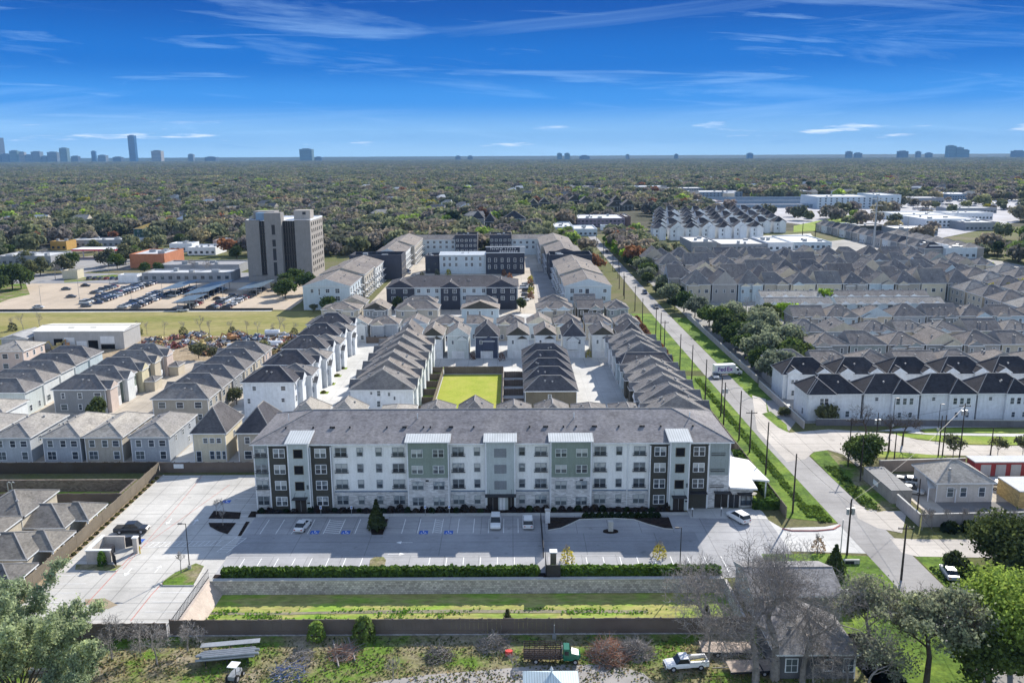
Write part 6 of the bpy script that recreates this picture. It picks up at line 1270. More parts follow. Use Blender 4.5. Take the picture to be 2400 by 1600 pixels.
sheet('left_road', [G(-60, 690), G(180, 645), G(330, 600), G(330, 596), G(160, 638), G(-60, 676)], .07, ASPH); sheet('shop_forecourt', [G(110, 612), G(340, 585), G(400, 600), G(300, 632), G(150, 640)], .06, ASPH)
for (pts, nm) in (([(-30, 720), (25, 700), (70, 690), (60, 664), (-30, 668)], 'park_grass'), ([(150, 655), (300, 640), (340, 650), (150, 662)], 'park_grass')): sheet(nm, [G(*p) for p in pts], .08, GR_YARD)
# right far side
FB(1352, 1465, 532, 7, 55, 'purple', FR_L, 'purple grey flat hall with pale roof left of the white townhouse cluster', units=5); FB(1465, 1478, 530, 8, 40, 'brown', FR_G, 'brown end block of the purple grey hall', rows=())
FB(1408, 1445, 540, 4, 6, 'white', FR_W, 'row of purple white striped awnings before the purple grey hall', rows=(), units=0)
for i, (a, b, y, hh) in enumerate(((1240, 1262, 496, 8), (1264, 1288, 492, 8), (1306, 1330, 487, 7), (1332, 1358, 484, 7), (1360, 1385, 486, 7), (1408, 1432, 482, 7), (1434, 1456, 485, 7), (1390, 1405, 497, 6), (1425, 1452, 497, 6), (1458, 1486, 494, 6))):
    x0, yy = G(a, y); x1, _ = G(b, y); H_(x0, yy, x1, yy+22, hh, 6, 'charcoal', 'b', f'steep brown roofed house, {nth(i+1)} from left in the far brown cluster', 'far brown house cluster', ends=('gable', 'hip'), vents=0)
for i, (a, b, y) in enumerate(((1105, 1135, 532), (1136, 1162, 540), (1178, 1232, 532))):
    x0, yy = G(a, y); x1, _ = G(b, y); H_(x0, yy, x1, yy+16, 7, 7, ['warm grey', 'charcoal', 'grey green'][i], 'k', f'house with steep black roof behind the far apartments, {nth(i+1)} from left', 'black roofed houses behind the apartments', vents=0)
sheet('far_field', [G(1195, 462), G(1230, 462), G(1232, 448), G(1195, 446)], .3, GR_LAWN); sheet('far_bare_lot', [G(1232, 470), G(1316, 466), G(1312, 446), G(1240, 448)], .3, DIRT)
spec = [(1618, 1743, 462, 7, 60, 'blue', FR_W, 'long white roofed shed at the head of the striped yard'), (1460, 1560, 448, 7, 60, 'pale', FR_L, 'pale blue flat block in the far woods, left of centre'), (1570, 1650, 452, 7, 50, 'grey', FR_L, 'grey two storey block in the far woods'), (1322, 1395, 446, 6, 40, 'brown', FR_L, 'brown flat building low in the far woods'), (1392, 1445, 452, 6, 40, 'grey', FR_L, 'grey flat building left of the pale blue block'), (1635, 1692, 484, 6, 40, 'pink', FR_W, 'white roofed building above the white townhouse cluster'), (1690, 1718, 490, 6, 30, 'grey', FR_G, 'grey square building beside the white roofed one'), (1568, 1632, 398, 11, 60, 'purple', FR_G, 'wide dark block deep in the far woods'), (1478, 1530, 399, 9, 50, 'blue', FR_L, 'blue grey block deep in the far woods'), (1385, 1420, 396, 8, 40, 'white', FR_W, 'small white block deep in the far woods'), (1905, 2010, 388, 10, 60, 'blue', FR_L, 'long blue grey block deep in the far woods, right'), (2112, 2170, 390, 14, 60, 'grey', FR_G, 'grey block deep in the far woods, far right'), (2240, 2265, 392, 12, 60, 'white', FR_L, 'pale block deep in the far woods near the right edge'), (1848, 1905, 458, 6, 50, 'grey', FR_W, 'grey shed left of the long white apartment building'),
 (1915, 2048, 489, 13, 60, 'pale', FR_W, 'long white four storey apartment building far right, left half'), (2055, 2112, 489, 15, 60, 'pale', FR_W, 'long white four storey apartment building far right, right half'), (2225, 2300, 470, 8, 60, 'blue', FR_W, 'blue walled hall with white roof near the right edge'), (2130, 2215, 476, 6, 40, 'grey', FR_W, 'white roofed shed left of the blue walled hall'), (2112, 2240, 520, 6, 50, 'white', FR_W, 'white roofed hall behind the first gabled shed at right'), (2168, 2300, 534, 7, 60, 'white', FR_W, 'long white hall with ridge, right of the field'), (2225, 2330, 515, 6, 30, 'white', FR_W, 'white roofed hall upper of the stack near right edge'), (2262, 2345, 540, 6, 30, 'grey', FR_W, 'white roofed hall lower of the stack near right edge'), (2225, 2340, 500, 5, 30, 'grey', FR_W, 'thin white roofed hall in the far right yard'), (2100, 2200, 552, 5, 30, 'grey', FR_L, 'pale blue roofed hall before the gabled sheds'),
 (1620, 1680, 590, 6, 40, 'grey', FR_L, 'pale blue ridged hall right of the road trees'), (1690, 1800, 588, 4, 40, 'grey', FR_W, 'broad white flat roof beside the canal strip'), (1860, 1950, 585, 4.5, 50, 'pale', FR_L, 'pale metal hall beyond the tall roofs'), (1800, 1858, 588, 5, 40, 'white', FR_W, 'white flat roof left of the pale metal hall'), (2110, 2235, 628, 3, 26, 'cream', FR_W, 'cream flat roofed store behind the dark hip roofs'), (2176, 2222, 604, 7, 20, 'white', FR_G, 'plain white walled block right of the lime tree'), (2215, 2290, 606, 6, 22, 'pale', FR_G, 'pale blue walled block next to the plain white one'), (1964, 2015, 545, 5, 30, 'white', FR_L, 'white hall at the edge of the small field'), (1990, 2078, 545, 5, 20, 'dark', FR_G, 'dark low hall behind the diagonal house row'), (1300, 1345, 548, 5, 60, 'pale', FR_L, 'pale blue car hall behind the right apartment wing'), (1345, 1400, 553, 5, 40, 'pale', FR_L, 'pale blue row of carports behind the right apartment wing'), (840, 905, 396, 10, 50, 'white', FR_W, 'small white block with tower alone deep in the woods, left of centre')]
for s in spec:
    big = s[3] > 12; FB(*s, rows=(2, 5.2, 8.4, 11.2) if big else None, step=6 if big else None, units=3)
for q, (a, b, ya, yb) in enumerate(((1618, 1950, 470, 470), (1640, 1980, 478, 478), (1670, 2000, 488, 488))): FB(a+25*q, b, ya, 3.5, 16, 'blue', FR_L, f'long low storage shed, {nth(q+1)} behind front of the striped yard', rows=(), units=0)
sheet('storage_yard', [G(1630, 500), G(2200, 560), G(2390, 520), G(2390, 470), G(1640, 462)], .2, paving('yard_grey', (.36, .36, .38), 30, .001)); sheet('canal_path', [G(1660, 560), G(1900, 548), G(1905, 555), G(1670, 572)], .25, CONC_L); sheet('far_grass', [G(1860, 545), G(1940, 540), G(2050, 510), G(1980, 505), G(1860, 530)], .22, GR_LAWN); sheet('far_grass', [G(2240, 622), G(2330, 615), G(2310, 650), G(2250, 645)], .25, GR_LAWN)
# rows of white vans in the far right yard
k = 0
for py in (474, 482, 492):
    k = 0
    for px in range(2130, 2395, 11 if py > 480 else 9):
        if R5.random() < .15: continue
        k += 1; x, y = G(px+R5.uniform(-2, 2), py); cn, c = R5.choice((CC[1], CC[1], CC[0], CC[2])); b_, g_ = car_meshes('suv', c, cn); r = empty('parked_car', (x, y, .3), f'{cn} van, {nth(k)} from left in the {["upper", "middle", "lower"][(474, 482, 492).index(py)]} file of the far vehicle yard', 'van', 'vans in the far right yard', rad(80)); link('body', b_, r); link('window_glass', g_, r); r.scale = (2, 1.6, 1.6)
# ------------------------------------------------------------------ bungalow corner right of the road
bg = house(78, 147.5, 88.3, 156.5, 3.7, 2.7, plain('bungalow_wall', (.5, .47, .44), .85, .08), ROOF_L, 'x', ('hip', 'hip'), 'grey beige bungalow with a drooping hip roof and awning, right of the road', None, [('s', -2.6, 2.0, 1.1, 1.7), ('s', -.2, 2.0, 1.1, 1.7), ('s', 3.2, 2.0, 1.1, 1.7)], vents=1)
mb = MB(); mb.face([(-6.5, -4.2, 2.7), (-1.6, -4.9, 2.6), (-1.8, -1, 3.7), (-5.2, 0, 3.6)], plain('awning_cloth', (.46, .45, .42), .8)); mb.build('awning', bg)
for p in ((-6.4, -4.1), (-1.7, -4.8)): mb = MB(); mb.box(-.08, -.08, 0, .08, .08, 2.65, W_TRIM); mb.build('awning_post', bg, loc=(*p, 0))
ls = empty('container_shed', (71.3, 153, 0), 'long low grey metal shed with a white sign beside the verge', 'shed', rz=rad(1)); mb = MB(); mb.box(-1.9, -6, 0, 1.9, 6, 2.5, plain('shed_wall', (.3, .28, .26), .8), False); mb.build('wall', ls); mb = MB(); mb.box(-2, -6.1, 2.5, 2, 6.1, 2.65, ribbed('shed_roof_metal', (.22, .22, .22), 1, .8)); mb.build('roof', ls); mb = MB(); mb.box(-.06, -1, 0, 0, 1, .9, WHITE); mb.build('sign_plate', ls, loc=(-1.92, .5, 1.0))
WL = plain('wall_masonry', (.4, .37, .36), .9, .12)
def wall_(x0, y0, x1, y1, h, lab, m=WL, t=.25):
    a = math.atan2(y1-y0, x1-x0); L = math.hypot(x1-x0, y1-y0); r = empty('masonry_wall', (x0, y0, 0), lab, 'wall', None, a); mb = MB(); mb.box(0, -t/2, 0, L, t/2, h, m, False); mb.build('panel', r); mb = MB(); mb.box(-.05, -t/2-.05, h, L+.05, t/2+.05, h+.1, CURB); mb.build('coping', r)
wall_(70.5, 137, 110, 138.5, 2.3, 'long grey boundary wall behind the bare crape myrtles at right'); wall_(70.2, 137.2, 70.2, 146, 2.2, 'short side wall from the shed corner toward the street', WL)
wall_(74, 163, 92, 164.2, 2.4, 'brown wall behind the bungalow yard', plain('brown_masonry', (.24, .2, .17), .9)); wall_(68.3, 191, 68.3, 228, 1.8, 'grey sound wall along the right verge, nearer stretch'); wall_(69, 232, 69, 330, 1.8, 'grey sound wall along the right verge, farther stretch'); wall_(72, 193.5, 140, 190.5, 1.6, 'low dark wall along the foot of the front duplex row', plain('dark_masonry', (.14, .14, .16), .9)); sheet('bungalow_yard', [(74, 139), (110, 139), (110, 147), (92, 160), (74, 162)], .05, CONC_T); sheet('bungalow_asphalt', [(78, 138.8), (92, 138.8), (92, 147.4), (78, 147.4)], .08, paving('dark_asphalt', (.2, .19, .18), 40, .001)); sheet('red_store_forecourt', rect(89, 152, 112, 160), .07, CONC_L)
rs_ = empty('storage_building', (100, 162, 0), 'long low storage building with red walls and grey doors at right edge', 'storage building'); mb = MB(); mb.box(-8, -1.5, 0, 12, 1.5, 2.9, plain('red_wall', (.3, .05, .05), .8), False); mb.build('wall', rs_); mb = MB(); mb.box(-8.2, -1.8, 2.9, 12.2, 1.8, 3.1, FR_W); mb.build('roof', rs_)
for k in range(6): mb = MB(); mb.box(-1, -.06, 0, 1, 0, 2.4, GYW); mb.build('door', rs_, loc=(-5.8+k*3, -1.5, 0))
yb = empty('shop_building', (98, 148.5, 0), 'low building with yellow brick side and white flat roof at right edge', 'building'); mb = MB(); mb.box(-6.5, -4, 0, 12, 3, 3.2, brickmat('yellow_brick', (.45, .33, .14), (.3, .25, .15)), False); mb.build('wall', yb); mb = MB(); mb.box(-6.6, -4.1, 3.2, 12, 3.1, 3.4, FR_W); mb.build('roof', yb)
# houses at the bottom right
ROOFS = shingle('shingle_weathered', (.26, .26, .265))
h1 = house(33.2, 107.5, 45.3, 117, 3.4, 1.7, plain('se_wall', (.35, .35, .35), .8), ROOFS, 'x', ('gable', 'gable'), 'grey roofed house behind the bare tree, right end of the basin', None, [], vents=1)
h2 = house(32.2, 93.5, 41.8, 102, 3.4, 2.3, plain('se_wall_dark', (.11, .11, .115), .8), ROOFS, 'y', ('hip', 'gable'), 'dark walled house with white framed windows at the bottom, under the bare tree', None, [('s', -3, 1.9, 1.4, 1.7, 2), ('s', 1.5, 1.9, 1, 1.4), ('s', 4, 1.9, 1.2, 1.7, 2)], vents=1)
mb = MB(); mb.box(-1.4, -.8, 0, 1.4, .8, 2.1, WHITE); mb.box(-1.6, -1, 2.1, 1.6, 1, 2.25, W_TRIM); mb.build('small_shed', loc=(46.8, 110.5, 0), label='small white shed beside the grey roofed house at the SE lawn', cat='shed')
cu = empty('culvert', (*G(1990, 1320), 0), 'concrete culvert headwall set in the grass by the driveway', 'culvert'); mb = MB(); mb.box(-1.6, -.2, 0, 1.6, .2, .7, CURB); mb.box(-.7, -.26, .05, .7, -.2, .5, DARK); mb.build('headwall', cu)
# ------------------------------------------------------------------ trees
R6 = random.Random(21)
def crown_fn(r, h, lobes, z0, seed, shell=.55, flat=.8):
    rg = np.random.default_rng(seed)
    th = rg.random(lobes)*2*np.pi; q = np.sqrt(rg.random(lobes))*.72; cz = rg.random(lobes)
    C = np.stack([q*np.cos(th)*r, q*np.sin(th)*r, z0+(.22+.55*cz*(1-.5*q))*h], 1); Rr = r*(.3+.26*rg.random(lobes))
    C[0] = (0, 0, z0+h*.5); Rr[0] = r*.6
    def fn(k):
        i = rg.choice(lobes, k, p=(Rr**2)/(Rr**2).sum()); d = rg.normal(0, 1, (k, 3)); d[:, 2] += .25; d /= np.linalg.norm(d, axis=1)[:, None]
        rr = (shell+(1-shell)*rg.random((k, 1))**.6)*(1+.16*rg.normal(0, 1, (k, 1))); p = C[i]+d*Rr[i][:, None]*rr*np.array([1, 1, flat]); p[:, 2] = np.maximum(p[:, 2], z0*.8)
        return p, d
    return fn, C, Rr
def branch(mb, p, d, L, r, lv, mat, rs, tips, ns=6, split=3, spread=.6, up=.15, seg=3, shrink=.7):
    q = Vector(p); dd = Vector(d).normalized(); r0 = r
    for s in range(seg):
        e = q+dd*(L/seg); r1 = r0*(.9 if lv else .82); mb.tube(q, e, max(r0, .017), max(r1, .013), mat, max(3, ns), False); q = e; r0 = r1
        dd = (dd+Vector((rs.gauss(0, .14), rs.gauss(0, .14), rs.gauss(up*.3, .08)))).normalized()
        if lv > 0 and s > 0:
            for k in range(1):
                a = rs.random()*6.28; sd = dd.orthogonal().normalized(); sd.rotate(Matrix.Rotation(a, 3, dd)); nd = (dd*.55+sd*spread+Vector((0, 0, up))).normalized()
                branch(mb, q, nd, L*shrink*rs.uniform(.6, 1), r0*.55, lv-1, mat, rs, tips, ns-1, split, spread, up, seg, shrink)
    if lv > 0:
        for k in range(split):
            a = 6.28*k/split+rs.random(); sd = dd.orthogonal().normalized(); sd.rotate(Matrix.Rotation(a, 3, dd)); nd = (dd*.75+sd*spread*rs.uniform(.6, 1.2)+Vector((0, 0, up))).normalized()
            branch(mb, q, nd, L*shrink*rs.uniform(.75, 1.1), r0*.68, lv-1, mat, rs, tips, ns-1, split, spread, up, seg, shrink)
    else: tips.append(q)
def oak_meshes(r, h, n, size, mat, seed, lobes=14, trunk=.3, bare=.28, bark=BARK, lv=2, shell=.5):
    """full crowned tree: (trunk mesh, crown mesh)"""
    fn, C, Rr = crown_fn(r, h*(1-bare), lobes, h*bare, seed, shell); cr = leaf_cloud(n, fn, size, .75, 'crown'); cr.materials.append(mat)
    rs = random.Random(seed); mb = MB(); tips = []
    mb.tube((0, 0, -.3), (0, 0, h*bare*.8), trunk, trunk*.8, bark, 8)
    for k in range(min(7, lobes)):
        c = Vector(C[k]); mid = Vector((c.x*.45, c.y*.45, h*bare*.8+(c.z-h*bare*.8)*.5)); mb.tube((0, 0, h*bare*.75), mid, trunk*.6, trunk*.35, bark, 5, False); mb.tube(mid, c, trunk*.35, trunk*.12, bark, 5, False)
        for j in range(3): mb.tube(c, c+Vector((rs.gauss(0, 1), rs.gauss(0, 1), rs.random()))*Rr[k]*.6, trunk*.12, trunk*.04, bark, 4, False)
    return mb.mesh('trunk', True), cr
def bare_meshes(h, seed, lv=4, r=.3, spread=.6, mat=None, split=3, up=.12, base=.3, shrink=.68, L=None):
    rs = random.Random(seed); mb = MB(); tips = []; mat = mat or BARK_G
    mb.tube((0, 0, -.3), (0, 0, h*base), r, r*.85, mat, 8)
    branch(mb, (0, 0, h*base), (rs.gauss(0, .1), rs.gauss(0, .1), 1), L or h*.26, r*.8, lv, mat, rs, tips, 6, split, spread, up, 3, shrink)
    return mb.mesh('branches', False), tips
def tree(x, y, tm, cm, label, group=None, rz=None, sc=1.0, name='tree', cat='tree', z=0):
    t = empty(name, (x, y, z), label, cat, group, R6.random()*6.28 if rz is None else rz)
    if tm: link('trunk', tm, t)
    if cm: link('crown', cm, t)
    if sc != 1: t.scale = (sc, sc, sc) if isinstance(sc, (int, float)) else sc
    return t
LG = {'dark': leafmat('leaf_dark', (.075, .105, .05)), 'mid': leafmat('leaf_mid', (.1, .15, .055)), 'bright': leafmat('leaf_bright', (.25, .36, .09)), 'olive': leafmat('leaf_olive', (.15, .17, .1)), 'grey': leafmat('twig_grey', (.2, .18, .165), .15), 'rust': leafmat('leaf_rust', (.26, .14, .09), .2), 'yellow': leafmat('leaf_yellow', (.4, .38, .06), .2), 'feather': leafmat('leaf_feather', (.32, .4, .27), .12, .25), 'silver': leafmat('leaf_silver', (.24, .28, .2), .12, .3), 'pine': leafmat('needle_dark', (.06, .085, .045)), 'lime': leafmat('leaf_lime', (.22, .36, .05), .1)}
def tip_tree(h, seed, lv, r, spread, n, size, mat, bark=BARK, jit=.6, up=.1, base=.2, L=None, split=3, shrink=.7, elong=1.0, droop=0, kf=.85):
    tm, tips = bare_meshes(h, seed, lv, r, spread, bark, split, up, base, shrink, L); T = np.array([tuple(t) for t in tips]); rg = np.random.default_rng(seed)
    keep = T[rg.random(len(T)) < kf] if kf <= 1 else T[rg.choice(len(T), int(kf))]
    def fn(k):
        i = rg.integers(0, len(keep), k); p = keep[i]+rg.normal(0, jit, (k, 3))*np.array([1, 1, .7]); p[:, 2] -= droop*rg.random(k); d = rg.normal(0, 1, (k, 3)); d[:, 2] += .5; d /= np.linalg.norm(d, axis=1)[:, None]; return p, d
    cm = leaf_cloud(n, fn, size, .9, 'crown', elong); cm.materials.append(mat); return tm, cm
BARK_M = plain('brown_grey_bark', (.24, .215, .195), .95, .3, 2)
# --- named near trees
tm, tips = bare_meshes(20, 3, 6, .62, .85, BARK_M, 2, .09, .14, .8, 5.0); tree(*G(1815, 1592), None, tm, 'largest leafless grey tree at the bottom right, arching over the dark walled house', name='bare_tree', rz=.4)
tm, tips = bare_meshes(17, 27, 6, .4, .95, BARK_M, 2, .06, .12, .8, 4.4); tree(*G(1880, 1600), None, tm, 'big leafless grey tree on the right side of the largest one, over the dark house', name='bare_tree', rz=1.1)
tm, tips = bare_meshes(18, 23, 6, .5, .95, BARK_M, 2, .05, .12, .8, 4.6); tree(*G(1770, 1600), None, tm, 'big leafless grey tree crowding the left side of the largest one', name='bare_tree', rz=2.6)
tm, tips = bare_meshes(9, 28, 5, .2, 1.0, BARK_G, 2, .0, .1, .8, 2.7); tree(*G(1660, 1560), None, tm, 'low tangled leafless tree beyond the white work pickup', name='bare_tree', rz=.6)
for q_, (px_, s_) in enumerate(((1905, 44), (1985, 45))): tm, tips = bare_meshes(7.5, s_, 5, .16, 1.0, BARK_M, 2, .05, .1, .82, 2.3); tree(*G(px_, 1612), None, tm, ['left', 'right'][q_]+' low leafless tree before the wall of the dark house', name='bare_tree', rz=q_*2)
tm, tips = bare_meshes(13, 8, 5, .3, .7, BARK_G, 3, .05, .18, .74, 3.3); tree(25.5, 101.5, None, tm, 'second leafless grey tree, left of the largest one, beyond the flat trailers', name='bare_tree', rz=2)
tm, tips = bare_meshes(12, 18, 5, .26, .6, BARK_G, 3, .1, .2, .74, 3.1); tree(36.5, 105.2, None, tm, 'leafless grey tree standing between the two bottom right houses', name='bare_tree', rz=1)
tree(50.2, 92.5, *tip_tree(14, 31, 5, .42, .8, 9500, .14, LG['silver'], BARK, .62, .05, .16, 3.7, 3, .76, 1.2, 0, 85), 'dark twisted oak with thin grey green leaves at the bottom right', name='oak_tree', rz=.7)
tree(45.2, 98, *tip_tree(11, 32, 5, .3, .75, 4500, .12, LG['silver'], BARK_G, .6, .08, .18, 3.0, 3, .76, 1.2, 0, 45), 'sparse grey green tree between the bare tree and the twisted oak', name='oak_tree', rz=.2)
tree(41.8, 89.5, *tip_tree(9, 35, 4, .2, .7, 2200, .12, LG['silver'], BARK_G, .5, .08, .2, 2.6, 3, .74), 'low sparse grey tree in front of the dark walled house corner', name='oak_tree', rz=.9)
tm, cm = oak_meshes(7.2, 14, 23000, .18, LG['bright'], 41, 42, .35, .3, BARK, shell=.3); tree(61.5, 94.5, tm, cm, 'bright green full crowned tree in the bottom right corner', name='broadleaf_tree', rz=0)
tm, cm = oak_meshes(4.2, 9, 9000, .2, LG['mid'], 43, 14, .3, .3); tree(56.5, 90.5, tm, cm, 'smaller mid green tree left of the bright green corner tree', name='broadleaf_tree', rz=0)
tm, cm = oak_meshes(7.2, 11.5, 26000, .2, LG['dark'], 42, 34, .35, .2, shell=.25); tree(75.5, 117, tm, cm, 'dark green round tree at the right edge above the bright green corner tree', name='broadleaf_tree', rz=0); tree(71, 110, tm, cm, 'dark shrubby tree right of the road, overhanging the silver car', name='broadleaf_tree', rz=2, sc=.62)
# feathery trees at bottom left
def plume_tree(h, seed, limbs, n, size, mat, lean=.5):
    rs = random.Random(seed); mb = MB(); C = []; W = []
    for k in range(limbs):
        a = 6.28*k/limbs+rs.uniform(-.3, .3); L = h*rs.uniform(.65, 1.08); out = rs.uniform(.25, 1.0)*lean; p = Vector((rs.uniform(-.3, .3), rs.uniform(-.3, .3), 0)); r = .16; d = Vector((math.cos(a)*out*.6, math.sin(a)*out*.6, 1)).normalized()
        for s in range(8):
            q = p+d*(L/8); mb.tube(p, q, r, r*.8, BARK, 5, False); p = q; r *= .8; d = (d+Vector((math.cos(a)*out*.13, math.sin(a)*out*.13, -.03))+Vector((rs.gauss(0, .07), rs.gauss(0, .07), 0))).normalized()
            if s >= 3:
                for j in range(3):
                    b_ = rs.random()*6.28; e = p+Vector((math.cos(b_), math.sin(b_), rs.uniform(-.1, .7)))*rs.uniform(.8, 2.0)*(1.15-s*.07); mb.tube(p, e, r*.5, .02, BARK, 3, False)
                    if rs.random() < .85: C.append(tuple(e)); W.append(tuple((e-p).normalized()))
    C = np.array(C); W = np.array(W); rg = np.random.default_rng(seed)
    def fn(k):
        i = rg.integers(0, len(C), k); t = rg.random((k, 1)); p = C[i]-W[i]*(1.1*t)+rg.normal(0, .34, (k, 3)); p[:, 2] -= .5*rg.random(k)**2; d = rg.normal(0, 1, (k, 3)); d[:, 2] += .6; d /= np.linalg.norm(d, axis=1)[:, None]; return p, d
    cm = leaf_cloud(n, fn, size, .9, 'crown', 1.8); cm.materials.append(mat); return mb.mesh('trunk'), cm
tree(-58, 89, *plume_tree(14, 51, 17, 30000, .1, LG['feather'], .95), 'large feathery grey green tree filling the bottom left corner', name='feathery_tree', rz=0)
tm2, cm2 = plume_tree(12.5, 53, 10, 16000, .1, LG['feather'], .7); tree(-62.5, 98, tm2, cm2, 'feathery grey green tree leaning over the side lot fence, upper of the bottom left group', name='feathery_tree', rz=1); tree(-50.8, 87.4, tm2, cm2, 'low feathery tree right of the corner one, above the pipe stack', name='feathery_tree', rz=3, sc=.66); tree(-67, 92, tm2, cm2, 'feathery tree cut by the left edge, beside the corner one', name='feathery_tree', rz=4.2, sc=.95)
for i, (x, y, h, s) in enumerate(((-51.5, 98.3, 6.8, 61), (-45.3, 97.2, 6.5, 62), (-48.5, 99.8, 5.2, 63), (-42.5, 100.2, 4.8, 64))):
    tm, tips = bare_meshes(h, s, 4, .13, .85, BARK_G, 3, .05, .15, .8, h*.27); tree(x, y, None, tm, ['tangled leafless tree left of the pair at the side lot fence', 'leafless tree with curved trunk casting a long shadow on the yard', 'low leafless tangle against the fence at left', 'low leafless tangle against the fence, right one'][i], name='bare_tree')
for i, (zx, zy, h) in enumerate(((1620, 1420, 11), (2350, 1500, 6), (1260, 1540, 5))):
    x, y = TP(600, 1200, [(zx, zy)])[0] if i else G(1560, 1400); tm, tips = bare_meshes(4.5 if i else 6, 70+i, 3, .08, .5, BARK_G, 3, .1, .1, .7); tree(x, y, None, tm, ['thin bare sapling by the mulch bed lamp post', 'thin bare sapling at the bottom right of the yard drive', 'sparse bare sapling in the lower yard'][i], name='sapling')
for i, (x, y, s) in enumerate(((G(745, 1490)[0], 102.8, 1), (G(855, 1490)[0], 102.9, 1.25))):
    me = shrub_mesh(1.3, 2.6, 500, LG['bright'], .16); link('leafy_shrub', me, None, (x, y, .1), 0, ['left', 'right'][i]+' bright green shrub growing against the basin fence', 'shrub', 'shrubs at the basin fence', scale=(s, s, s))
# conifers
def conifer(h, r, n, mat, seed, size=.22):
    rg = np.random.default_rng(seed)
    def fn(k):
        t = rg.random(k)**.75; t = np.round(t*9)/9*.6+t*.4; th = rg.random(k)*6.28; q = (1-t)*r*(.35+.65*rg.random(k)); p = np.stack([q*np.cos(th), q*np.sin(th), .6+t*(h-.6)-q*.15], 1); return p, np.stack([np.cos(th), np.sin(th), .4+0*th], 1)
    cm = leaf_cloud(n, fn, size, .6, 'crown'); cm.materials.append(mat); mb = MB(); mb.tube((0, 0, -.2), (0, 0, h*.95), .16, .03, BARK, 6); return mb.mesh('trunk'), cm
t_, c_ = conifer(5.3, 1.9, 2600, LG['pine'], 1); tree(G(882, 1243)[0], 137.2, t_, c_, 'dark conifer on the planted island in front of the apartment facade', name='conifer')
t_, c_ = conifer(4.4, 1.5, 1500, LG['olive'], 2); tree(G(1190, 1452, -2)[0], 106, t_, c_, 'small lone pine in the grass basin', name='conifer', z=-2.1); tree(G(1632, 1440, -2)[0], 106, t_, c_, 'scraggly small pine at the right end of the grass basin', name='conifer', z=-2.1, sc=1.1)
t_, c_ = conifer(5.2, 2.2, 2600, LG['mid'], 3); tree(*G(1955, 1352), t_, c_, 'small dense green conifer on the SE lawn, left of the leaning pole', name='conifer')
SAPM = bare_meshes(3.6, 77, 3, .07, .45, BARK_G, 3, .15, .2, .7)[0]
for i, p in enumerate([(1200+510/3.92, 1200+450/3.92), (1545, 1305), (1917, 1290)]):
    x, y = G(*p); me = shrub_mesh(1.2, 2.4, 220, LG['yellow'] if i != 2 else leafmat('leaf_tan', (.4, .32, .2)), .12); t = tree(x, y, SAPM, me, ['small yellowish tree right of the dark gate at the hedge', 'yellowish shrub at the lamp post island by the hedge', 'small tan leaved sapling on the driveway edge'][i], name='sapling')
for i, (zx, zy) in enumerate(((1990, 1200), (2055, 1190), (2050, 1300))):
    x, y = TP(0, 900, [(zx, zy)])[0]; tree(x, y, None, SAPM, f'thin young tree in the shaded mulch island, {nth(i+1)} from left, side lot end', name='sapling')
x, y = TP(0, 1200, [(1665, 560)])[0]; tree(x, y, None, SAPM, 'slim young tree beside the lamp post on the side lot island', name='sapling', sc=1.2)
me = shrub_mesh(.7, 2.6, 200, leafmat('leaf_banana', (.12, .24, .05)), .2); link('tall_plant', me, None, (-64.9, 124.2, 0), 0, 'tall narrow green plant before the pale bin enclosure', 'plant')
# bushy evergreen + bare trees at the junction
tm, cm = oak_meshes(4.6, 8.6, 9000, .22, LG['mid'], 84, 9, .25, .04, shell=.2); tree(71.8, 166.5, tm, cm, 'dense dark evergreen at the junction beside the dark pole', name='evergreen_tree', rz=0)
for i, (x, y, h, s) in enumerate(((77.5, 178.5, 11, 82), (81, 174.5, 10.5, 83), (86, 179, 9, 85))):
    tm, tips = bare_meshes(h, s, 4, .24, .75, BARK, 3, .05, .25, .7, h*.26); tree(x, y, None, tm, ['left dark bare tree before the white duplexes', 'right dark bare tree leaning over the pale street', 'smaller bare tree right of the two dark ones'][i], name='bare_tree')
for i, (zx, zy, s) in enumerate(((1700, 660, 1), (2110, 640, .8), (2340, 640, .8))):
    x, y = TP(1800, 900, [(zx, zy)])[0]; tm, cm = oak_meshes(2.6, 5, 600, .2, LG['olive'], 90+i, 8, .1, .3, BARK_G); tree(x, y, tm, cm, ['sparse olive tree at the foot of the tall transformer pole', 'small round thin leaved tree before the red storage doors', 'small thin leaved tree at the right edge by the pale street'][i], name='small_tree', sc=s)
tm, cm = oak_meshes(3.4, 4.6, 2600, .22, LG['olive'], 95, 9, .12, .1); tree(*TP(1800, 900, [(520, 340)])[0], tm, cm, 'grey green round bush before the first white duplex', name='bush'); tree(*TP(1800, 900, [(150, 290)])[0], tm, cm, 'small bush behind the verge corner near the white car', name='bush', sc=.5)
CM = bare_meshes(5.2, 101, 3, .09, .5, BARK_G, 4, .3, .02, .72, 1.5)[0]
for i, px in enumerate((2165, 2192, 2225, 2262, 2300, 2340, 2380)): tree(G(px, 1245)[0], 135.8+(i % 2)*.6, None, CM, f'leafless crape myrtle, {nth(i+1)} from left before the long grey wall', 'crape myrtles along the grey wall', name='bare_tree')
for i in range(4): link('shrub', SHR[1], None, (G(2230+45*i, 1248)[0], 135.2, 0), i, f'dark round shrub, {nth(i+1)} from left between the crape myrtles at the grey wall', 'shrub', 'shrubs at the grey wall', scale=(2.2, 2, 2.2))
for i, (x, y, s) in enumerate(((64.5+2, 110, 1), (66, 104, 1.2), (65.5, 121.5, .8))): tree(x+3, y, *oak_meshes(2.5, 4, 1500, .2, LG['dark'], 110+i, 8, .1, .05), f'dark undergrowth shrub right of the road, {nth(i+1)} from top', 'roadside undergrowth', name='bush', sc=s)
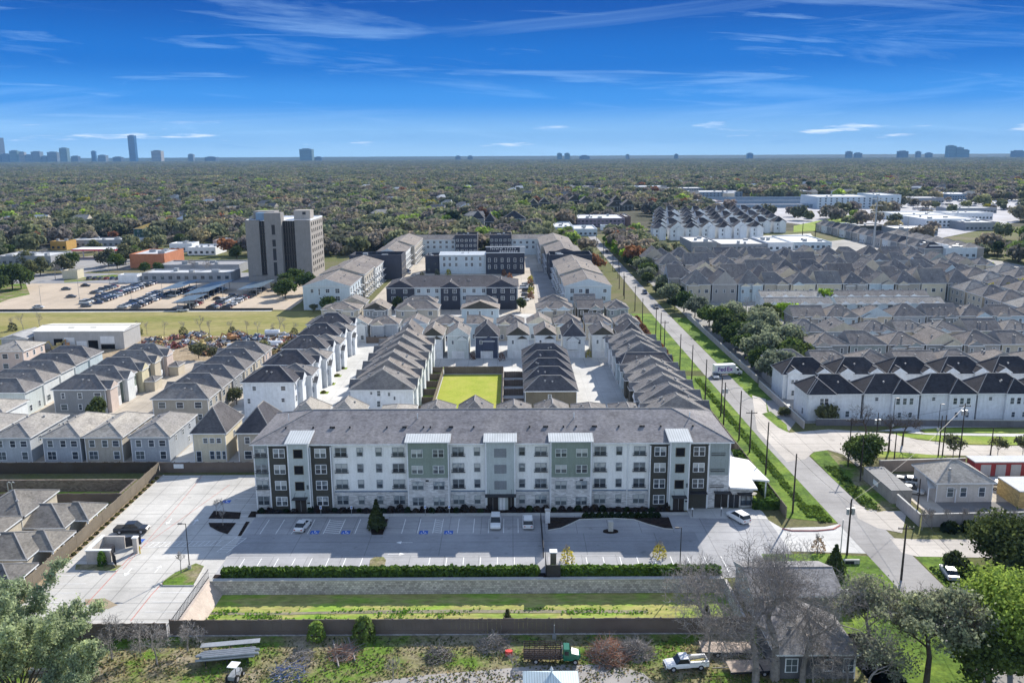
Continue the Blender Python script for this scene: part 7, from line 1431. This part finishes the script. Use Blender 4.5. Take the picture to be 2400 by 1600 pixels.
# inner small trees
tB = [oak_meshes(3, 6, 1500, .26, LG['dark'], 120, 9, .15, .25), oak_meshes(2.4, 5, 900, .22, LG['olive'], 121, 8, .12, .25), oak_meshes(4.5, 8, 2600, .3, LG['mid'], 122, 12, .2, .25)]
for (x, y, k, s, lab) in ((-99.5, 197, 0, 1.15, 'dark tree before the mid grey house at the tan alley foot'), (-71.5, 213, 1, 1.1, 'bushy tree beside the right alley houses'), (-75, 345, 2, .9, 'dark tree before the front left gabled apartments'), (-82, 347, 1, .8, 'small tree at the corner of the front left gabled apartments'), (-69.5, 262, 1, 1.5, 'bright shrubby tree left of the tall white houses'), (-100, 265, 1, 1.2, 'green bushes at the lower edge of the junkyard'), (-94, 263, 1, 1.0, 'second green bush at the lower edge of the junkyard, farther right'), (-79, 266, 1, 1.3, 'bright green bush at the right end of the junkyard'), (-52, 333, 0, 1, 'dark shrub tree right of the beige back row house'), (-47, 346, 0, 1.1, 'dark tree before the gabled apartment block, left'), (3.5, 346, 0, 1, 'dark tree before the gabled apartment block, right'), (-102, 380, 2, 1.2, 'grey green oak left of the front apartments'), (-95, 395, 2, 1.3, 'grey green oak beside the tower foot')):
    t, c = tB[k]; tree(x, y, t, c, lab, name='tree', sc=s)
for i, (px, py) in enumerate(((1073, 838), (1108, 842), (1176, 845), (1380, 838))):
    me = shrub_mesh(1.1, 2.8, 130, LG['rust'] if i < 3 else LG['yellow'], .16); tree(*G(px, py), SAPM, me, f'small rust leaved street tree, {nth(i+1)} from left before the narrow houses', 'rust leaved street trees', name='sapling')
for i, (x, y) in enumerate(((9.5, 430), (9.2, 418), (9.5, 405), (8.8, 392), (8.5, 378), (-40, 455), (-34, 456), (-4, 452), (-47, 444), (-46, 432), (-1, 440))):
    me = shrub_mesh(1.6, 3.5, 120, LG[('yellow', 'rust', 'olive')[i % 3]], .3); tree(x, y, SAPM, me, f"small {('yellow', 'rust', 'olive')[i % 3]} courtyard tree, number {i+1} of those between the far apartment blocks", 'courtyard trees', name='sapling')
MX = [tB[0], tB[2], oak_meshes(5, 8.5, 1500, .4, LG['olive'], 124, 10, .2, .2), (bare_meshes(9, 125, 4, .2, .7, BARK_G, 3, .1, .2, .75)[0], None)]
for i, (px, py, k, s) in enumerate(((-8, 690, 1, 1.3), (8, 672, 1, 1.5), (20, 600, 1, 1), (30, 680, 1, 1.7), (50, 676, 1, 1.5), (60, 620, 2, 1), (70, 650, 2, 1.1), (95, 645, 2, 1.2), (100, 612, 3, 1.1), (130, 655, 3, 1), (150, 640, 2, 1.2), (170, 628, 1, 1.2), (222, 590, 2, 1), (255, 625, 2, 1.3), (275, 630, 1, 1.2), (295, 618, 2, 1.4), (315, 610, 1, 1.2), (340, 640, 1, .8), (345, 592, 2, 1.2), (372, 640, 1, .8), (420, 575, 1, 1.1), (455, 640, 3, 1), (470, 572, 2, 1.1), (485, 650, 3, 1.2), (520, 566, 1, 1.2), (556, 612, 0, 1.6), (560, 600, 0, 1.5), (662, 690, 2, .9), (672, 676, 1, 1.0), (690, 668, 1, 1.1))):
    t, c = MX[k]; tree(*G(px, py), t, c, f'{("small dark", "mid green", "olive", "leafless")[k]} tree among the low shops and the tan lot, {nth(i+1)} counted left to right', 'trees around the shops and the tan lot', name='tree', sc=s)
# oak grove right of the road
GV = [oak_meshes(6.2, 10.5, 3800, .36, LG['silver'], 130, 16, .3, .22), oak_meshes(5.6, 9.5, 3400, .36, LG['mid'], 131, 14, .3, .22), oak_meshes(5.0, 9.5, 3000, .36, LG['dark'], 132, 13, .3, .22)]
gp = [(73.5, 232), (79.5, 238), (74, 243.5), (82.5, 246), (76.5, 252), (86, 252.5), (80, 259), (73.5, 262), (86.5, 263), (79, 269), (85.5, 275), (74.5, 274), (80, 283), (87, 287), (74.5, 287), (81, 295), (74, 300), (88, 299), (80, 307), (95, 313), (74, 314)]
for i, (x, y) in enumerate(gp): t, c = GV[(i*2+i//3) % 3]; tree(x, y, t, c, f'{("silvery","mid green","dark green")[(i*2+i//3) % 3]} oak of the grove right of the road, {nth(i+1)} from the near end', 'oak grove right of the road', name='oak_tree', sc=R6.uniform(.85, 1.12))
for i in range(26):
    x = 69.5+R6.uniform(-2.5, 6); y = 330+i*11+R6.uniform(-3, 3); k = i % 3; t, c = GV[k]
    if i > 14: c = BRC = D.meshes.get('crown_bright_belt') or None
    if i > 14:
        if c is None: c = oak_meshes(6, 10, 2600, .4, LG['lime'], 133, 14)[1]; c.name = 'crown_bright_belt'
    tree(x, y, t, c, f'{"bright green" if i > 14 else ("silvery","mid green","dark green")[k]} tree in the belt right of the road, {nth(i+1)} from near end', 'tree belt along the road', name='tree', sc=R6.uniform(.65, .95))
RSB = shrub_mesh(1.8, 3, 300, LG['rust'], .3)
for i in range(9): link('bush', RSB, None, (47.3+R6.uniform(-.6, 1), 256+i*8, 0), i, f'brownish leafless bush, {nth(i+1)} nearest along the road verge fence', 'bush', 'brown bushes along the verge')
for i, (x, y, cl) in enumerate(((131, 352, 'lime'), (99, 455, 'lime'), (215, 372, 'yellow'), (226, 378, 'yellow'), (115, 500, 'lime'), (104, 318, 'lime'))): t, c = oak_meshes(5, 8.5, 1500, .42, LG[cl], 140+i, 11, .2, .2); tree(x, y, t, c, f'{"bright lime" if cl == "lime" else "golden yellow"} tree standing out amid the right neighbourhood, {nth(i+1)} of six', name='broadleaf_tree')
for i, (x, y) in enumerate(((92, 330), (150, 372), (205, 334))): tm, tips = bare_meshes(10, 150+i, 3, .2, .55, BARK_G); tree(x, y, None, tm, f'bare grey tree rising between right neighbourhood roofs, {nth(i+1)} from front', name='bare_tree')
# levee and junkyard trees
LV = [bare_meshes(8.5, 160+i, 3, .14, .5, BARK_G, 3, .2, .15, .72)[0] for i in range(2)]; LVB = shrub_mesh(2.2, 4, 260, LG['olive'], .25)
for i, px in enumerate((30, 55, 95, 325, 345, 385, 430, 470, 492, 545, 580, 605, 640, 655, 668, 690)):
    x, y = G(px, 785 if px > 200 else 775); tree(x, y, LVB if i % 3 == 0 else None, LV[i % 2], f'bare scrubby tree on the levee foot, {nth(i+1)} from left', 'bare trees along the levee', name='bare_tree', sc=R6.uniform(.7, 1.1))
# --- far woodland: crowns of a few kinds
def far_kind(r, h, mat, seed, n=300, size=1.0, bark=BARK):
    fn, C, Rr = crown_fn(r, h*.8, 9, h*.2, seed, .8); me = leaf_cloud(n, fn, size, .5, 'crown'); me.materials.append(mat)
    mb = MB(); mb.tube((0, 0, 0), (0, 0, h*.5), .35, .2, bark, 5); return mb.mesh('trunk'), me
KN = ['dark', 'mid', 'olive', 'grey', 'rust', 'bright', 'pine', 'yellow']; KW = [.27, .2, .2, .24, .015, .05, .02, .005]
KD = {'dark': 'dark green oak', 'mid': 'mid green tree', 'olive': 'olive green tree', 'grey': 'leafless grey tree', 'rust': 'rusty brown tree', 'bright': 'bright green tree', 'pine': 'dark pine', 'yellow': 'yellow tree'}
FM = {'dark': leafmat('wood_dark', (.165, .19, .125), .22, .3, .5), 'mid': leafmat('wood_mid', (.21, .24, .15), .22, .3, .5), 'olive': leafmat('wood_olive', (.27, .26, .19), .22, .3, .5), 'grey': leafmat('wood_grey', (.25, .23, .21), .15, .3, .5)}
FK = {k: [far_kind(*( (7.4, 11.5) if k != 'pine' else (4, 15)), FM.get(k, LG[k]), 200+i*7+j, 340, 1.05) for j in range(2)] for i, k in enumerate(KN)}
EXC = [(-290, 160, 48, 475), (-290, 475, -185, 560), (-185, 440, -98, 545), (-98, 340, 46, 572), (54, 40, 68.5, 760), (69, 190, 232, 482), (232, 300, 292, 720), (98, 478, 240, 880), (48, 60, 70, 600)]
def bad(x, y):
    for a, b, c, d in EXC:
        if a <= x <= c and b <= y <= d: return True
    return False
BLD = []
for o in D.objects:
    if o.parent is None and o.get('category') in ('building', 'house', 'apartment building', 'office building') and o.location.y > 420:
        s = 9
        for c in o.children:
            if c.name.startswith('wall') and c.data: s = max(abs(v.co.x) for v in c.data.vertices), max(abs(v.co.y) for v in c.data.vertices)
        if isinstance(s, tuple): BLD.append((o.location.x-s[0]-4, o.location.y-s[1]-(min(130, o.location.y*.11) if o.location.y > 600 else 6), o.location.x+s[0]+4, o.location.y+s[1]+2))
# scattered roofs and pale houses in the woods
wc = 0
for k in range(170):
    px = R6.uniform(0, 2400); py = R6.uniform(388, 540) if px < 1200 else R6.uniform(382, 470)
    X, Y = G(px, py)
    if bad(X, Y) or Y < 700: continue
    wc += 1; BLD.append((X-14, Y-min(70, Y*.055), X+14, Y+8)); w = R6.uniform(9, 18); mt = R6.choice((S_WHITE, S_WHITE, S_BEIGE, S_TAUPE)); r = empty('woodland_house', (X, Y, 0), 'small pale house half hidden in the far woodland '+('left' if px < 800 else 'centre' if px < 1600 else 'right'), 'house', 'houses half hidden in the woodland '+('left' if px < 800 else 'centre' if px < 1600 else 'right'), R6.uniform(-.5, .5))
    mb = MB(); mb.box(-w/2, -5, 0, w/2, 5, 8.5, mt, False); mb.build('wall', r); mb = MB(); roof_mb(mb, -w/2, -5, w/2, 5, 8.5, 3.4, 'x', ('hip', 'gable'), R6.choice((ROOF_L, ROOF_M, FR_W)), W_TRIM, mt); mb.build('roof', r)
def region_density(x, y):
    """fewer trees over the industrial yards at the right"""
    if 560 < y < 1150 and x > 215: return .12
    if x > 60 and 880 < y < 1500 and x > 60+.0*y: return .62
    if x > 60 and y <= 880: return .5
    if -140 > x and 470 < y < 700: return .4
    return 1.0
pts = []
y = 475.0
while y < 2100:
    step = 9.6 if y < 1000 else 10.6
    x = -.66*y-40
    while x < .66*y+40:
        X = x+R6.uniform(-3.6, 3.6); Y = y+R6.uniform(-3.6, 3.6)
        if not bad(X, Y) and R6.random() < region_density(X, Y) and not any(a < X < c and b < Y < d for a, b, c, d in BLD) and not (Y > 700 and (abs((X*.9+Y*.35) % 260) < 9 or abs((Y-X*.2) % 330) < 9)): pts.append((X, Y))
        x += step
    y += step
pts.sort(key=lambda p: p[0]**2*.2+p[1]**2)
def pick():
    return R6.choices(KN, KW)[0]
near = pts[:300]; rest = pts[300:]
cnt = {}
def _px(X, Y): return X/Y
for (X, Y) in sorted(near, key=lambda p: _px(*p)):
    k = pick(); t, c = R6.choice(FK[k]); reg = 'left of the office tower' if X < -140 else ('behind the far apartments' if X < 60 else 'among buildings right of road')
    cnt[(k, reg)] = n_ = cnt.get((k, reg), 0)+1
    tree(X, Y, t, c, f'{KD[k]}, {nth(n_)} from left at woodland edge {reg}', 'trees at the woodland edge', name='woodland_tree', sc=R6.uniform(.6, 1.25))
def instancer(name, P, kinds, idx, scl, label, cat):
    """stuff: one object, geometry nodes put a crown on every point"""
    src = D.collections.new(name+'_kinds'); obs = []
    for i, me in enumerate(kinds): o = D.objects.new(f'crown_kind_{i:02d}', me); src.objects.link(o)
    me = D.meshes.new(name); me.vertices.add(len(P)); me.vertices.foreach_set('co', np.array(P, dtype=np.float32).ravel())
    a = me.attributes.new('idx', 'INT', 'POINT'); a.data.foreach_set('value', np.array(idx, dtype=np.int32)); a = me.attributes.new('scl', 'FLOAT', 'POINT'); a.data.foreach_set('value', np.array(scl, dtype=np.float32))
    a = me.attributes.new('rot', 'FLOAT', 'POINT'); a.data.foreach_set('value', (np.random.default_rng(3).random(len(P))*6.28).astype(np.float32))
    o = link(name, me, label=label, cat=cat, kind='stuff')
    ng = D.node_groups.new(name+'_nodes', 'GeometryNodeTree'); ng.interface.new_socket('Geometry', in_out='INPUT', socket_type='NodeSocketGeometry'); ng.interface.new_socket('Geometry', in_out='OUTPUT', socket_type='NodeSocketGeometry')
    N = ng.nodes; L = ng.links; gi = N.new('NodeGroupInput'); go = N.new('NodeGroupOutput'); ci = N.new('GeometryNodeCollectionInfo'); ci.inputs[0].default_value = src; ci.inputs['Separate Children'].default_value = True; ci.inputs['Reset Children'].default_value = True
    ip = N.new('GeometryNodeInstanceOnPoints'); ip.inputs['Pick Instance'].default_value = True
    def att(nm, ty):
        n = N.new('GeometryNodeInputNamedAttribute'); n.data_type = ty; n.inputs[0].default_value = nm; return n.outputs[0]
    L.new(gi.outputs[0], ip.inputs['Points']); L.new(ci.outputs[0], ip.inputs['Instance']); L.new(att('idx', 'INT'), ip.inputs['Instance Index']); L.new(att('scl', 'FLOAT'), ip.inputs['Scale'])
    cx = N.new('ShaderNodeCombineXYZ'); L.new(att('rot', 'FLOAT'), cx.inputs[2]); L.new(cx.outputs[0], ip.inputs['Rotation']); L.new(ip.outputs[0], go.inputs[0])
    md = o.modifiers.new('scatter', 'NODES'); md.node_group = ng; return o
kinds = []; kmap = {}
for k in KN:
    for j in range(2): kmap[(k, j)] = len(kinds); kinds.append(FK[k][j][1])
instancer('woodland', [(x, y, 0) for x, y in rest], kinds, [kmap[(pick(), R6.randrange(2))] for _ in rest], [R6.choice((R6.uniform(.6, .95), R6.uniform(.9, 1.45))) for _ in rest], 'dense winter woodland of green and grey trees stretching toward the horizon', 'woodland')
# distant canopy patches
def patch(seed, W=90):
    rg = np.random.default_rng(seed); nt = 120; c = np.stack([(rg.random(nt)-.5)*W*1.1, (rg.random(nt)-.5)*W*1.1, 4+rg.random(nt)*4], 1); rr = 4.2+5*rg.random(nt)**2; kd = rg.choice(4, nt, p=[.4, .25, .15, .2])
    def fn(k):
        i = rg.integers(0, nt, k); d = rg.normal(0, 1, (k, 3)); d[:, 2] = np.abs(d[:, 2])*1.1; d /= np.linalg.norm(d, axis=1)[:, None]; fn.i = i; return c[i]+d*rr[i][:, None], d
    me = leaf_cloud(nt*34, fn, 1.6, .4, 'canopy')
    for k in ('dark', 'mid', 'olive', 'grey'): me.materials.append(FM[k])
    me.polygons.foreach_set('material_index', kd[fn.i].astype(np.int32)); return me
P2 = []; y = 2050.0
while y < 9800:
    x = -.68*y
    while x < .68*y:
        if R6.random() < (.97 if x < 200 else .93): P2.append((x+R6.uniform(-8, 8), y+R6.uniform(-8, 8), 0))
        x += 88
    y += 88
instancer('distant_woodland', P2, [patch(300+i) for i in range(6)], [R6.randrange(6) for _ in P2], [R6.uniform(.9, 1.12) for _ in P2], 'far band of woodland below the horizon', 'woodland')
sheet('woodland_floor', [(-9000, 600), (-285, 600), (-285, 640), (9000, 2000), (30000, 40000), (-30000, 40000)], .12, ground('woodland_floor', [(.3, (.035, .04, .022)), (.5, (.06, .06, .035)), (.7, (.11, .1, .075))], .02, 5, .3, .5))
sheet('horizon_canopy', rect(-30000, 9800, 30000, 40000), 7, ground('far_canopy', [(.3, (.03, .045, .03)), (.5, (.04, .055, .035)), (.7, (.06, .065, .045))], .002, 8, .03, .4))
# ------------------------------------------------------------------ skyline
SK = {'b': glassmat('skyline_glass_blue', (.03, .1, .22), .3, False), 'g': plain('skyline_grey', (.16, .19, .22), .6), 'd': plain('skyline_dark', (.07, .09, .12), .5), 't': plain('skyline_tan', (.33, .3, .26), .7), 'q': plain('skyline_green', (.13, .2, .2), .5)}
SKL = [(-2, 30, 323, 'd', 'broad dark slab tower at the far left edge of the skyline'), (31, 46, 359, 'd', 'low dark block right of the broad slab tower'), (50, 68, 352, 'q', 'grey green rounded skyline tower near the left edge'), (71, 83, 355, 't', 'tan stepped skyline tower'), (84, 98, 361, 'g', 'low grey skyline block beside the tan one'), (100, 120, 354, 'g', 'flat topped grey skyline block'), (121, 134, 364, 'd', 'small dark skyline block'), (137, 158, 355, 'g', 'grey skyline block with a raised top'), (165, 182, 346, 'q', 'twin stepped grey skyline tower'), (190, 206, 364, 'd', 'low dark skyline building right of the stepped tower'), (236, 245, 353, 'b', 'small bright blue skyline tower'), (252, 270, 362, 'g', 'low grey skyline block left of the tall blue tower'), (286, 305, 366, 'd', 'lowest dark block left of the tall blue tower'), (324, 339, 318, 'b', 'tallest slim blue glass skyscraper'), (376, 398, 352, 't', 'tan and grey skyline block right of the skyscraper'), (458, 470, 360, 'g', 'small lone grey skyline tower'), (498, 523, 366, 'd', 'low long dark skyline block'), (716, 744, 348, 'q', 'wide teal grey tower alone on the horizon, left of centre'), (749, 765, 366, 'd', 'small dark block beside the wide teal tower'), (1072, 1084, 362, 'g', 'left of two tiny horizon blocks at centre'), (1100, 1112, 362, 'g', 'right of two tiny horizon blocks at centre'), (1306, 1317, 356, 'q', 'left twin tower on the horizon right of centre'), (1323, 1335, 356, 'q', 'right twin tower on the horizon right of centre'), (1358, 1380, 361, 'g', 'low horizon block right of the twin towers'), (1464, 1472, 359, 'g', 'tiny horizon block in the open stretch'), (1576, 1584, 358, 'd', 'tiny dark horizon block'), (1743, 1756, 356, 'b', 'small blue horizon block'), (1971, 1984, 352, 'g', 'first grey horizon block at right'), (1991, 2006, 355, 'g', 'second lower grey horizon block at right'), (2091, 2111, 351, 'd', 'flat topped dark horizon block at right'), (2132, 2142, 352, 'g', 'small horizon block left of the teal group'), (2155, 2168, 355, 'g', 'lower horizon block left of the teal group'), (2202, 2220, 339, 'q', 'tallest of the teal tower group at right'), (2222, 2238, 343, 'q', 'middle of the teal tower group at right'), (2239, 2252, 348, 'q', 'lowest of the teal tower group at right'), (2355, 2380, 350, 'g', 'grey horizon block near the right edge')]
YD = 9000.0
for (a, b, t, m, lab) in SKL:
    D0 = YD/math.cos(CP); X0 = (a-1200)/CF*YD*.995; X1 = (b-1200)/CF*YD*.995; hz = 368.1-.0049*(a) if 1 else 0; hh = 63+(hz-(1.6 if a < 800 else 3.2)-t)*YD/CF*1.0; cx = (X0+X1)/2; w = (X1-X0)/2
    r = empty('skyline_tower', (cx, YD, 0), lab, 'skyscraper', 'towers on the horizon'); mb = MB(); mb.box(-w, -w*.8, 0, w, w*.8, hh, SK[m]); mb.build('shaft', r)
    mb = MB(); mb.box(-w*.6, -w*.5, hh, w*.5, w*.5, hh+6, SK['d']); mb.build('rooftop', r)
    mb = MB(); 
    for k in range(int(hh/14)): mb.box(-w-.5, -w*.8-1.5, 8+k*14, w+.5, -w*.8-.2, 12+k*14, SK['d' if m != 'd' else 'g'])
    if w > 20: mb.build('window_bands', r)

def strip_tufts(name, label, polys, n, mat, size, z=0, hmax=.25, thr=-.9):
    A = np.array([abs((q[2]-q[0])*(q[3]-q[1])) for q in polys]); rg = np.random.default_rng(n)
    def fn(k):
        i = rg.choice(len(polys), k, p=A/A.sum()); Q = np.array(polys)[i]; u = rg.random((k, 2)); p = np.stack([Q[:, 0]+(Q[:, 2]-Q[:, 0])*u[:, 0], Q[:, 1]+(Q[:, 3]-Q[:, 1])*u[:, 1], z+rg.random(k)*hmax], 1)
        m = np.sin(p[:, 0]*.7+np.sin(p[:, 1]*1.3)*2)+np.sin(p[:, 1]*1.1+p[:, 0]*.23)+rg.normal(0, .7, k) > thr; p = p[m]; d = rg.normal(0, .6, p.shape); d[:, 2] = np.abs(d[:, 2])+.5; return p, d
    me = leaf_cloud(n, fn, size, .5); me.materials.append(mat); return link(name, me, label=label, cat='grass', kind='stuff')
strip_tufts('weeds', 'bright green weeds along the wet channel of the basin', [(-45, 107.5, 30, 109.6), (-45, 110.6, -10, 112.4), (-44, 112.5, 30, 114.2)], 7000, leafmat('weed_green', (.16, .32, .05)), .15, -2.08, .2, .7)
strip_tufts('weeds', 'dark weedy ditch growth down the middle of the verge', [(52.2, 141, 53.8, 236), (53.6, 139, 56, 146)], 9000, leafmat('weed_dark', (.12, .2, .05)), .17, .04, .3)
strip_tufts('weeds', 'rough grass tufts scattered over the yard', [(-55, 89, 40, 103)], 9000, leafmat('weed_yard', (.17, .22, .08), .3, .5), .13, .04, .2)
strip_tufts('dead_leaves', 'pale dead grass and leaves scattered over the yard', [(-55, 88, 40, 101)], 8000, leafmat('weed_dead', (.34, .28, .19), .2, .4), .12, .05, .1)
strip_tufts('weeds', 'dark undergrowth right of the road', [(64.6, 100, 74, 122), (64, 144, 66.5, 166)], 6000, leafmat('weed_dark', (.12, .2, .05)), .2, .04, .4)
# ------------------------------------------------------------------ light, sky, air
SUN = Vector((.487, .873, 0)).normalized()*math.cos(rad(32.5)); SUN.z = math.sin(rad(32.5))
sun = D.objects.new('sun', D.lights.new('sun', 'SUN')); COL.objects.link(sun); sun.data.energy = 5.0; sun.data.angle = rad(.53); sun.data.color = (1, .94, .85)
sun.rotation_euler = SUN.to_track_quat('Z', 'Y').to_euler()
w = D.worlds.new('World'); SC.world = w; w.use_nodes = True; nt = w.node_tree; nt.nodes.clear(); N = nt.nodes; L = nt.links
out = N.new('ShaderNodeOutputWorld'); bg = N.new('ShaderNodeBackground'); L.new(bg.outputs[0], out.inputs[0])
sky = N.new('ShaderNodeTexSky'); sky.sky_type = 'NISHITA'; sky.sun_disc = False; sky.sun_elevation = rad(32.5); sky.sun_rotation = math.atan2(SUN.x, SUN.y); sky.air_density = 1.0; sky.dust_density = .3; sky.ozone_density = 3
tc = N.new('ShaderNodeTexCoord'); sp = N.new('ShaderNodeSeparateXYZ'); L.new(tc.outputs['Generated'], sp.inputs[0])
# deep polarised blue by elevation (z of the direction)
grad = _ramp(nt, sp.outputs[2], [(0, (2.9, 4.9, 7.0)), (.02, (1.9, 3.9, 6.5)), (.06, (.28, 2.0, 5.6)), (.1, (.02, 1.1, 4.2)), (.165, (.003, .58, 2.9)), (.26, (1.0, 1.95, 4.1)), (.6, (1.8, 2.45, 4.1))])
for n in N:
    if n.type == 'VALTORGB': n.color_ramp.interpolation = 'EASE'
base = _mix(nt, .992, sky.outputs[0], grad)
def math_(op, a, b=None):
    m = N.new('ShaderNodeMath'); m.operation = op
    for s, v in zip(m.inputs, (a, b)):
        if v is None: continue
        if isinstance(v, (int, float)): s.default_value = v
        else: L.new(v, s)
    return m.outputs[0]
# cirrus streaks in azimuth / elevation
zz = math_('MAXIMUM', sp.outputs[2], .0); yy = math_('MAXIMUM', math_('ABSOLUTE', sp.outputs[1]), .2); u = math_('DIVIDE', sp.outputs[0], yy); v = math_('DIVIDE', sp.outputs[2], yy)
cb = N.new('ShaderNodeCombineXYZ'); L.new(u, cb.inputs[0]); L.new(v, cb.inputs[1])
def streak(rot, sc, loc, stops, dist=.6, det=8):
    mp = N.new('ShaderNodeMapping'); mp.vector_type = 'TEXTURE'; L.new(cb.outputs[0], mp.inputs[0]); mp.inputs['Rotation'].default_value[2] = rad(rot); mp.inputs['Scale'].default_value = (1/sc[0], 1/sc[1], 1); mp.inputs['Location'].default_value = loc
    wn = N.new('ShaderNodeTexNoise'); wn.inputs['Scale'].default_value = 1; wn.inputs['Detail'].default_value = det; wn.inputs['Roughness'].default_value = .6; wn.inputs['Distortion'].default_value = dist; L.new(mp.outputs[0], wn.inputs['Vector'])
    return _ramp(nt, wn.outputs[0], stops)
c1 = streak(-5, (2.2, 26), (.31, .2, 0), [(.55, (0, 0, 0)), (.7, (.3,)*3), (.8, (.65,)*3)])
c2 = streak(4, (1.6, 18), (1.3, .7, 0), [(.54, (0, 0, 0)), (.68, (.18,)*3), (.8, (.5,)*3)], .9)
c3_ = streak(-2, (4, 60), (.9, .1, 0), [(.58, (0, 0, 0)), (.76, (.4,)*3)])
cl = math_('MAXIMUM', math_('MAXIMUM', c1, c2), c3_)
withc = _mix(nt, cl, base, (3.6, 5.8, 8.4))
# small puffs low over the horizon
mp3 = N.new('ShaderNodeMapping'); L.new(tc.outputs['Generated'], mp3.inputs[0]); mp3.inputs['Scale'].default_value = (9, 3, 95); mp3.inputs['Location'].default_value = (5.2, 0, 1.35)
wn3 = N.new('ShaderNodeTexNoise'); wn3.inputs['Scale'].default_value = 1; wn3.inputs['Detail'].default_value = 6; wn3.inputs['Roughness'].default_value = .55; L.new(mp3.outputs[0], wn3.inputs['Vector'])
band = _ramp(nt, sp.outputs[2], [(.004, (0, 0, 0)), (.012, (1, 1, 1)), (.026, (1, 1, 1)), (.04, (0, 0, 0))])
puf = math_('MULTIPLY', _ramp(nt, wn3.outputs[0], [(.6, (0, 0, 0)), (.68, (.85,)*3)]), band)
pufd = math_('MULTIPLY', _ramp(nt, wn3.outputs[0], [(.28, (.55,)*3), (.38, (0, 0, 0))]), band)
fin = _mix(nt, pufd, _mix(nt, puf, withc, (8.0, 8.6, 9.4)), (1.5, 3.3, 6.0))
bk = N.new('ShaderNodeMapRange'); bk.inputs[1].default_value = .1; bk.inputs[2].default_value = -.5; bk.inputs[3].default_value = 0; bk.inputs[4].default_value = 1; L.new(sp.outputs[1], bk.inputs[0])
fin = _mix(nt, bk.outputs[0], fin, _ramp(nt, sp.outputs[2], [(0, (6.4, 7.7, 9.0)), (.35, (4.0, 5.1, 6.9)), (.8, (1.7, 2.4, 4.1))]))  # unseen sky behind the camera, brightened to fill the shaded facade
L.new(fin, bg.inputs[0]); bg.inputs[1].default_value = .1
# air
hz = MB(); hz.box(-12000, -300, -8, 12000, 11000, 305, MULCH); hb = hz.build('haze', kind='stuff', label='thin blue air haze over the whole scene')
hm = D.materials.new('haze_air'); hm.use_nodes = True; hm.node_tree.nodes.clear(); ho = hm.node_tree.nodes.new('ShaderNodeOutputMaterial'); pv = hm.node_tree.nodes.new('ShaderNodeVolumePrincipled')
pv.inputs['Color'].default_value = (.3, .6, 1, 1); pv.inputs['Density'].default_value = 5e-5; pv.inputs['Anisotropy'].default_value = -.25; hm.node_tree.links.new(pv.outputs[0], ho.inputs['Volume'])
hb.data.materials.clear(); hb.data.materials.append(hm)
vs = SC.view_settings; vs.view_transform = 'Standard'; vs.look = 'None'; vs.gamma = 1; vs.exposure = 0.68
SC.cycles.max_bounces = 5; SC.cycles.diffuse_bounces = 2; SC.cycles.glossy_bounces = 2; SC.cycles.transmission_bounces = 2; SC.cycles.transparent_max_bounces = 6; SC.cycles.volume_bounces = 0
SC.cycles.use_adaptive_sampling = True; SC.cycles.adaptive_threshold = .02; SC.cycles.use_denoising = True
try: SC.cycles.denoiser = 'OPENIMAGEDENOISE'
except Exception: pass
